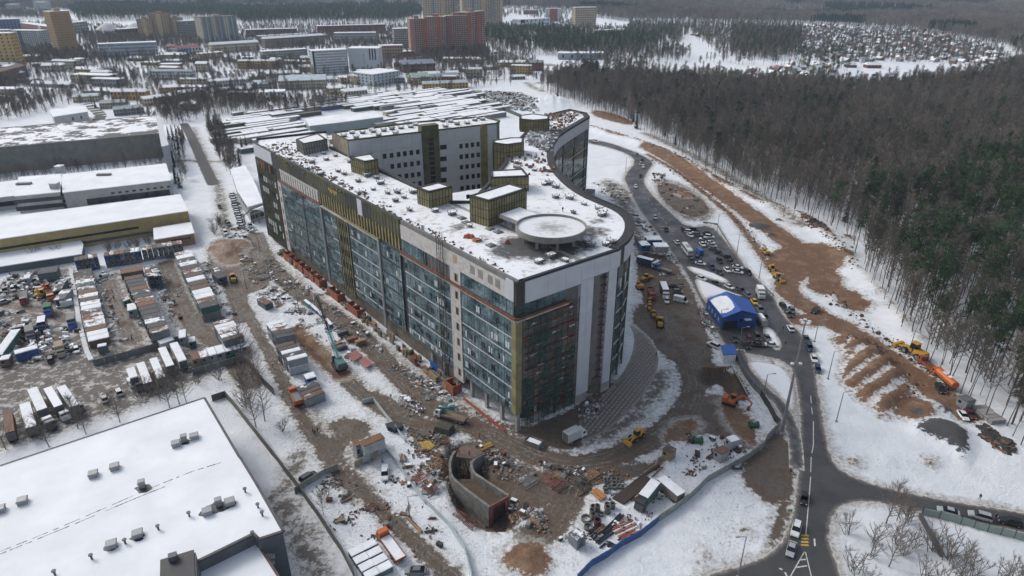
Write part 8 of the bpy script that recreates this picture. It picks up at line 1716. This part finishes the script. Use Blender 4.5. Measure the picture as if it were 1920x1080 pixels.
scatter([(195,465),(330,440),(340,448),(200,474)],3,{'bare_bush': 1},'bushes behind the container yard','behind the container yard',scale=(.6,1))
scatter([(60,475),(110,470),(130,478),(70,490)],4,{'bare_bush': 1},'bushes behind the container yard','behind the container yard',scale=(.8,1.2))
scatter([(392,415),(415,415),(420,440),(400,440)],3,{'bare_bush': .8},'bushes by the access road','by the snowy access road',scale=(.6,1))
scatter([(1090,145),(1110,148),(1120,160),(1085,160)],6,{'pine_tree': 1},'trees of the forest','in the snowy forest above the brown road')
scatter([(0,805),(90,775),(150,775),(280,735),(400,705),(405,735),(300,768),(150,815),(0,858)],4.2,{'small_tree': .5,'bare_bush': .2},'trees between trailers and warehouse','in the strip between trailers and warehouse',scale=(.8,1.2),dens=.6)
for (x_,y_,s_) in ((318,765,1.2),(337,758,1.25),(350,755,1.1),(281,745,.8),(225,792,1.1),(162,815,1.0),(93,838,1.2),(480,800,1.3),(497,790,1.4),(462,765,1.3),(607,965,.7)):
    a = G(x_,y_); TREES.append(('small_tree',a.x,a.y,s_,'trees between trailers and warehouse','in the strip between trailers and warehouse'))
for (x_,y_,s_) in ((455,285,.8),(463,280,.7),(318,262,.75),(326,264,.85),(334,266,.9),(342,268,.7),(330,345,.6),(338,352,.7),(345,262,.7)): a = G(x_,y_); TREES.append(('spruce_tree',a.x,a.y,s_,'spruces by the halls','near the halls on the left'))
scatter([(-120,42),(-20,44),(160,46),(300,62),(460,52),(600,48),(745,50),(950,48),(1000,105),(1010,150),(900,166),(700,176),(600,186),(470,205),(400,226),(300,234),(165,200),(0,232),(-100,240)],8.5,{'bare_tree': .95,'spruce_tree': .03},'bare trees all over the town','somewhere among the town houses',scale=(.35,.7),dens=.62,patch=None)
scatter([(1010,60),(1250,56),(1290,64),(1270,92),(1300,112),(1200,108),(1090,112),(1010,100)],9,{'bare_tree': .75,'pine_tree': .2},'trees of the valley','in the valley before the far village',scale=(.6,.9),dens=.75)
scatter([(1370,60),(1500,60),(1500,100),(1440,116),(1370,108)],8,{'bare_tree': .85,'pine_tree': .15},'trees of the valley','in the valley before the far village',scale=(.7,1.0),dens=.85)
scatter([(1500,54),(1700,60),(1872,92),(1890,116),(1700,120),(1500,112)],10,{'bare_tree': .75,'pine_tree': .12},'garden trees of the far village','among the houses of the far village',scale=(.45,.75),dens=.95)
scatter([(870,26),(1080,24),(1075,56),(960,30),(920,56)],12,{'bare_tree': .8,'pine_tree': .2},'trees of the valley','in the valley before the far village',scale=(.6,.9),dens=.6)
# keep trees off roads, roofs and sites
bldg = [[p[:2] for p in bar],[p[:2] for p in wing]]
X = np.array([t[1] for t in TREES]); Y = np.array([t[2] for t in TREES]); bad = sdpoly(X,Y,RD['far']) > -2
for b_ in bldg: bad |= inpoly(X,Y,b_)
for o_ in list(COL.objects):
    if o_.get('category') in ('building','office block','apartment block','high rise','house','hall','workshop','school','museum','factory','depot','shed','tower block','warehouse','pavilion','trailer','lorry','cabin'):
        for c_ in o_.children:
            if c_.name.startswith(('wall','body')) and c_.type == 'MESH':
                vs = [v_.co for v_ in c_.data.vertices]; mx = Matrix.LocRotScale(o_.location,o_.rotation_euler,None); w_ = [mx @ v_ for v_ in (vs[:8])];
                x0,x1,y0,y1 = min(v_.x for v_ in w_),max(v_.x for v_ in w_),min(v_.y for v_ in w_),max(v_.y for v_ in w_)
                cand = (X > x0 - 1) & (X < x1 + 1) & (Y > y0 - 1) & (Y < y1 + 1) & ~bad
                if cand.any() and len(w_) >= 8:
                    pl = w_[:len(vs) // 2] if len(vs) <= 8 else [v_ for v_ in (mx @ u_ for u_ in vs[:len(vs) // 2])]
                    idx_ = np.where(cand)[0]; bad[idx_[inpoly(X[idx_],Y[idx_],[p[:2] for p in pl])]] = True
                break
TREES = [t for t,b_ in zip(TREES,bad) if not b_]
# the largest of each kind are objects, the rest of the woods are masses
def pxsize(t):
    p_ = PR(t[1],t[2],SIZE[t[0]] * t[3] * .6)
    if not (-20 < p_[0] < 1940 and -10 < p_[1] < 1100): return 0
    return SIZE[t[0]] * t[3] / math.hypot(t[1],t[2],HC)
REST = {}; KNAME = {'bare_tree': 'tall bare tree','town_tree': 'broad bare tree','pine_tree': 'tall pine with a high dark green crown','spruce_tree': 'dark conical spruce','small_tree': 'small bare tree','bare_bush': 'bare many stemmed bush'}
for kd in VAR:
    L = sorted([t for t in TREES if t[0] == kd],key=pxsize,reverse=True); cap = {'bare_tree': 298,'town_tree': 240,'pine_tree': 290,'spruce_tree': 60,'small_tree': 240,'bare_bush': 240}[kd]
    for i,t in enumerate(L[:cap]):
        if pxsize(t) <= 0: continue
        m_ = VAR[kd][i % len(VAR[kd])]; o_ = thing(kd,'%s %s' % (KNAME[kd],t[5]),'tree' if kd != 'bare_bush' else 'bush',(t[1],t[2],gz(t[1],t[2])),rnd.random() * 6.28,t[4] + (' (%s)' % kd.replace('_',' '))); o_.scale = (t[3],) * 3
        link('trunk' if kd != 'bare_bush' else 'stem',m_[0],o_); link('crown' if kd != 'bare_bush' else 'twigs',m_[1],o_)
    REST[kd] = [t for t in L[cap:]] + [t for t in L[:cap] if pxsize(t) <= 0]
BYG = {}
for o_ in COL.objects:
    if o_.type == 'EMPTY' and o_.get('category') in ('tree','bush'): BYG.setdefault((o_['label']),[]).append(o_)
MARKS = [(1105,235,'the glass wing'),(1205,300,'the road bend'),(1300,330,'the upper brown road'),(1425,400,'the gravel heaps'),(1520,415,'the felled logs'),(1610,500,'the rubble bank'),(1620,580,'the bare brown patch'),(1712,650,'the long yellow loader'),(1775,705,'the orange tank lorry'),(1850,775,'the slab stack'),(1915,700,'the lower right edge'),(1915,450,'the middle right edge'),(1740,420,'the upper pine stand'),(1830,570,'the middle of the pine stand'),(1780,640,'the lower pine stand'),(200,240,'the grey hall'),(420,230,'the straight lane'),(560,210,'the market hall'),(600,140,'the white slab'),(100,130,'the yellow block')]
SPL = {}
for lb,os_ in BYG.items():
    if len(os_) > 95:
        for o_ in os_:
            p_ = PR(*o_.location); mk_ = min(MARKS,key=lambda q_: (q_[0] - p_[0]) ** 2 + (q_[1] - p_[1]) ** 2)[2]; SPL.setdefault('%s near %s' % (KNAME[o_.name.split('.')[0]].split(' with ')[0],mk_),[]).append(o_)
    else: SPL[lb] = os_
for lb,os_ in SPL.items():
    for o_ in os_: o_['label'] = lb
    if 1 < len(os_) <= 98:
        os_.sort(key=lambda o: PR(*o.location)[0])
        for i,o_ in enumerate(os_): o_['label'] = '%s, %s from the left' % (lb,onth(i))
# far woods as clumps
FARW = [[(930,22),(1075,24),(1078,34),(1180,44),(1500,46),(1700,56),(1880,84),(1925,112),(2500,100),(2500,-30),(960,-34)],
        [(-200,8),(-100,2),(930,-4),(950,16),(800,14),(740,14),(480,8),(380,12),(200,18),(-200,24)]]
FX,FY,FK = [],[],[]
for P in FARW:
    W_ = GX(P); Yv = [p.y for p in W_]; y_ = min(Yv)
    while y_ < min(max(Yv),6800):
        st = 13 + (y_ - 1200) * .006; xr = y_ * .82 + 20; X = np.arange(-xr,xr,st); rs = np.random.RandomState(int(y_)); X = X + rs.uniform(-.45,.45,X.shape) * st; Y = y_ + rs.uniform(-.45,.45,X.shape) * st; ok = inpoly(X,Y,[p[:2] for p in W_]); FX += list(X[ok]); FY += list(Y[ok]); y_ += st
FX,FY = np.array(FX),np.array(FY)
if len(FX):
    keep = np.ones(len(FX),bool)
    for (x0,x1,yb,yt,w_) in sky_:
        a,c_ = G(x0,yb),G(x1,yb); keep &= ~((FX > a.x - 8) & (FX < c_.x + 8) & (FY > a.y - 25) & (FY < a.y + 45))
    FX,FY = FX[keep],FY[keep]
clump = []
for k in range(3):
    T,q = MB(),MB()
    for j in range(7):
        dx,dy = rnd.uniform(-7,7),rnd.uniform(-7,7); h = rnd.uniform(15,22); conif = (k == 2)
        T.tube((dx,dy,0),(dx,dy,h * .8),.2,.08,3,caps=False)
        for i in range(60 if not conif else 50):
            u_ = rnd.uniform(.35,1); r = 2.6 * (1.25 - u_) if not conif else 2.4 * (1.15 - u_) + .3; a = Vector((dx + rnd.gauss(0,r * .55),dy + rnd.gauss(0,r * .55),h * u_)); twig(q,a,(Vector((0,0,1)) + v3(.55)).normalized(),rnd.uniform(1.5,2.9),.2 if not conif else .42)
    i0 = len(T.v); T.v += q.v; T.f += [tuple(i0 + x_ for x_ in f_) for f_ in q.f]; T.m += [1] * len(q.f); clump.append(T)
def gn_mass(name,label,X,Y,S,K,meshes):
    """points on the ground; each carries one of the tree meshes"""
    me = bpy.data.meshes.new(name); Z = np.array([gz(a,b_) for a,b_ in zip(X,Y)]); me.from_pydata(list(zip(X,Y,Z)),[],[]); n_ = len(X); rs = np.random.RandomState(n_)
    for nm,dt,v_ in (('scl','FLOAT',S),('rot','FLOAT',rs.rand(n_) * 6.28),('tone','FLOAT',rs.rand(n_))): me.attributes.new(nm,dt,'POINT').data.foreach_set('value',np.asarray(v_,np.float32))
    me.attributes.new('pick','INT','POINT').data.foreach_set('value',np.asarray(K,np.int32)); o_ = link(name,me); tag(o_,label,None,None,'stuff')
    ng = bpy.data.node_groups.new(name,'GeometryNodeTree'); ng.interface.new_socket('Geometry',in_out='INPUT',socket_type='NodeSocketGeometry'); ng.interface.new_socket('Geometry',in_out='OUTPUT',socket_type='NodeSocketGeometry')
    gi,go = ng.nodes.new('NodeGroupInput'),ng.nodes.new('NodeGroupOutput'); jn = ng.nodes.new('GeometryNodeJoinGeometry'); ip = ng.nodes.new('GeometryNodeInstanceOnPoints')
    for parts in reversed(meshes):
        j2 = ng.nodes.new('GeometryNodeJoinGeometry'); gti = ng.nodes.new('GeometryNodeGeometryToInstance')
        for ob in parts: oi = ng.nodes.new('GeometryNodeObjectInfo'); oi.inputs['Object'].default_value = ob; ng.links.new(oi.outputs['Geometry'],j2.inputs[0])
        ng.links.new(j2.outputs[0],gti.inputs[0]); ng.links.new(gti.outputs[0],jn.inputs[0])
    def na(nm,dt): x_ = ng.nodes.new('GeometryNodeInputNamedAttribute'); x_.data_type = dt; x_.inputs['Name'].default_value = nm; return x_.outputs['Attribute']
    cx_ = ng.nodes.new('ShaderNodeCombineXYZ'); ng.links.new(na('rot','FLOAT'),cx_.inputs[2]); cs_ = ng.nodes.new('ShaderNodeCombineXYZ'); sc_ = na('scl','FLOAT')
    for i in range(3): ng.links.new(sc_,cs_.inputs[i])
    ng.links.new(gi.outputs[0],ip.inputs['Points']); ng.links.new(jn.outputs[0],ip.inputs['Instance']); ip.inputs['Pick Instance'].default_value = True; ng.links.new(na('pick','INT'),ip.inputs['Instance Index']); ng.links.new(cx_.outputs[0],ip.inputs['Rotation']); ng.links.new(cs_.outputs[0],ip.inputs['Scale']); ng.links.new(ip.outputs[0],go.inputs[0])
    md = o_.modifiers.new('trees','NODES'); md.node_group = ng; return o_
def first_of(kd):
    seen = {}
    for o_ in COL.objects:
        if o_.name.split('.')[0] == kd and o_.type == 'EMPTY':
            ch = list(o_.children)
            if len(ch) == 2 and ch[0].data.name not in seen: seen[ch[0].data.name] = ch
            if len(seen) == len(VAR[kd]): break
    return list(seen.values())
for kd,lb in (('town_tree','brown bare trees filling the gaps of the town'),('bare_tree','grey brown mass of bare forest trees stretching to the village'),('pine_tree','dark green pines scattered through the forest'),('spruce_tree','dark spruces among bare trees'),('small_tree','rows of small bare trees'),('bare_bush','bare undergrowth')):
    L = REST[kd]
    if not L: continue
    pr = first_of(kd)
    if not pr: continue
    gn_mass({'bare_tree': 'forest','town_tree': 'town_trees','pine_tree': 'pine_wood','spruce_tree': 'spruce_wood','small_tree': 'small_trees','bare_bush': 'undergrowth'}[kd],lb,np.array([t[1] for t in L]),np.array([t[2] for t in L]),[t[3] for t in L],[rnd.randrange(len(pr)) for t in L],pr)
k_ = fbm(FX / 260,FY / 260,3); K = np.where(((FX < 0) & (k_ > .40)) | (k_ > .58),2,np.random.RandomState(4).randint(0,2,len(FX)))
pro = []
for k in range(3):
    i = int(np.where(K == k)[0][0]); o_ = clump[k].build('far_tree_clump',[BARK,[TWIG,TWIG,NEEDS][k]]); o_.location = (FX[i],FY[i],gz(FX[i],FY[i])); tag(o_,'clump of far %s trees at the near rim of the distant woods' % ['bare grey','bare brown','dark conifer'][k],None,None,'stuff'); pro.append([o_])
gn_mass('far_forest','hazy far forest covering the hills to the horizon',FX,FY,np.random.RandomState(2).uniform(.9,1.25,len(FX)) * (1 + (FY - 1500) / 9000),K,pro)
# ================================================================== FAR VILLAGE
WALLS = [REDB,BEI,BROWN,CREAM,GRY,mat('wood_house',(.17,.11,.075),.85,.2,.3),mat('green_house',(.10,.15,.12),.85,.2,.3),WHW,mat('blue_house',(.13,.18,.25),.8,.2,.3),TANT]
def cottage(mb_,L,W_,h,rh,wall_i,roof_i,M_=None):
    q = mb_; M_ = M_ or Matrix.Identity(4); T_ = lambda *p_: tuple(M_ @ Vector(p_)); a,b_ = L / 2,W_ / 2
    for (p0,p1) in (((-a,-b_),(a,-b_)),((a,-b_),(a,b_)),((a,b_),(-a,b_)),((-a,b_),(-a,-b_))): q.quad(T_(*p0,-1),T_(*p1,-1),T_(*p1,h),T_(*p0,h),wall_i)
    q.tri(T_(a,-b_,h),T_(a,b_,h),T_(a,0,h + rh),wall_i); q.tri(T_(-a,b_,h),T_(-a,-b_,h),T_(-a,0,h + rh),wall_i); e = .5
    q.quad(T_(-a - e,-b_ - e,h - .2),T_(a + e,-b_ - e,h - .2),T_(a + e,0,h + rh),T_(-a - e,0,h + rh),roof_i); q.quad(T_(a + e,b_ + e,h - .2),T_(-a - e,b_ + e,h - .2),T_(-a - e,0,h + rh),T_(a + e,0,h + rh),roof_i)
H_ = []
for P,st in (([(1500,50),(1560,50),(1700,62),(1800,74),(1872,94),(1884,112),(1840,122),(1700,116),(1560,120),(1500,106)],19),([(1330,145),(1440,130),(1500,119),(1575,124),(1560,140),(1500,157),(1380,152)],20),([(1100,118),(1180,112),(1230,118),(1180,128)],26),([(990,50),(1060,46),(1075,54),(1035,60)],24),([(560,66),(600,60),(740,72),(700,86),(640,84)],30),([(1300,62),(1345,60),(1340,68),(1290,70)],24)):
    W_ = GX(P); X,Y = np.meshgrid(np.arange(min(p.x for p in W_),max(p.x for p in W_),st),np.arange(min(p.y for p in W_),max(p.y for p in W_),st)); X,Y = X.ravel(),Y.ravel(); rs = np.random.RandomState(len(H_)); X = X + rs.uniform(-.3,.3,X.shape) * st; Y = Y + rs.uniform(-.3,.3,X.shape) * st; ok = inpoly(X,Y,W_) & (rs.rand(len(X)) < .86); H_ += list(zip(X[ok],Y[ok]))
H_ += [] ; H_.sort(key=lambda p: p[1]); big = H_[:300]; CN = ['brick red','beige','brown','cream','grey','wooden','green','white','pale blue','ochre']; cmh = {}
for (x_,y_) in big:
    wi = rnd.choice((0,1,2,3,4,5,6,7,9,4,2,5,4,7)); ri = 0 if rnd.random() < .84 else rnd.randrange(1,3); key = (wi,ri)
    if key not in cmh: q = MB(); cottage(q,rnd.uniform(6.5,10),rnd.uniform(5.5,7.5),rnd.uniform(2.5,4.5),rnd.uniform(2,3.2),0,1); cmh[key] = q.mesh('village_house',[WALLS[wi],[ROOFS,MAG,SLATE][ri]])
    o_ = link('village_house',cmh[key]); o_.location = (x_,y_,gz(x_,y_)); o_.rotation_euler = (0,0,.35 + rnd.choice((0,math.pi / 2)) + rnd.gauss(0,.12)); tag(o_,'%s cottage with a %s gable roof in the far village' % (CN[wi],['snowy','dark red','slate grey'][ri]),'house','cottages of the far village')
CB = {}
for o_ in COL.objects:
    if o_.name.startswith('village_house'): CB.setdefault(o_['label'],[]).append(o_)
for lb,os_ in CB.items():
    os_.sort(key=lambda o: PR(*o.location)[0])
    for i,o_ in enumerate(os_): o_['label'] = lb.replace('in the far village','in the far village, %s from left' % onth(min(i,98)))
q = MB()
for (x_,y_) in H_[300:]: cottage(q,rnd.uniform(9,13),8,rnd.uniform(3,5.5),2.5,rnd.randrange(10),10 + (0 if rnd.random() < .75 else 1),Matrix.Translation((x_,y_,gz(x_,y_))) @ Matrix.Rotation(rnd.random() * 3,4,'Z'))
tag(q.build('village_houses',WALLS + [ROOFS,MAG]),'farthest cottages of the village merging under snow',None,None,'stuff')
for i,a in enumerate(((1626,128,1652,128,122,12),(1588,127,1606,127,122,10),(1507,158,1530,157,151,12),(1842,106,1860,108,98,14))): town('farm_building',['long red farmhouse with snow roof on the snowy field','small brown barn on the snowy field','white roofed shed at the forest rim before the field','red building at the right end of the village'][i],*a,[REDB,BROWN,WHW,REDB][i],1,4,cat='farm building',pitched=3)
# ================================================================== HAZE
hb = MB(); zmin = float(ZG[2].min()) - 1.2; hb.box((0,3800,(zmin + 126) / 2),(10800,7950,126 - zmin)); m = bpy.data.materials.new('haze'); m.use_nodes = True; n = m.node_tree; n.nodes.clear(); o_ = n.nodes.new('ShaderNodeOutputMaterial'); pv = n.nodes.new('ShaderNodeVolumePrincipled'); pv.inputs['Density'].default_value = .00010; pv.inputs['Color'].default_value = (.62,.78,.97,1); pv.inputs['Anisotropy'].default_value = 0.0; n.links.new(pv.outputs[0],o_.inputs['Volume'])
tag(hb.build('haze',m),'thin pale winter haze',None,None,'stuff')
print('TREES',len(TREES),{k: len(v) for k,v in REST.items()},'far',len(FX),'houses',len(H_),'script objects',len(COL.objects))
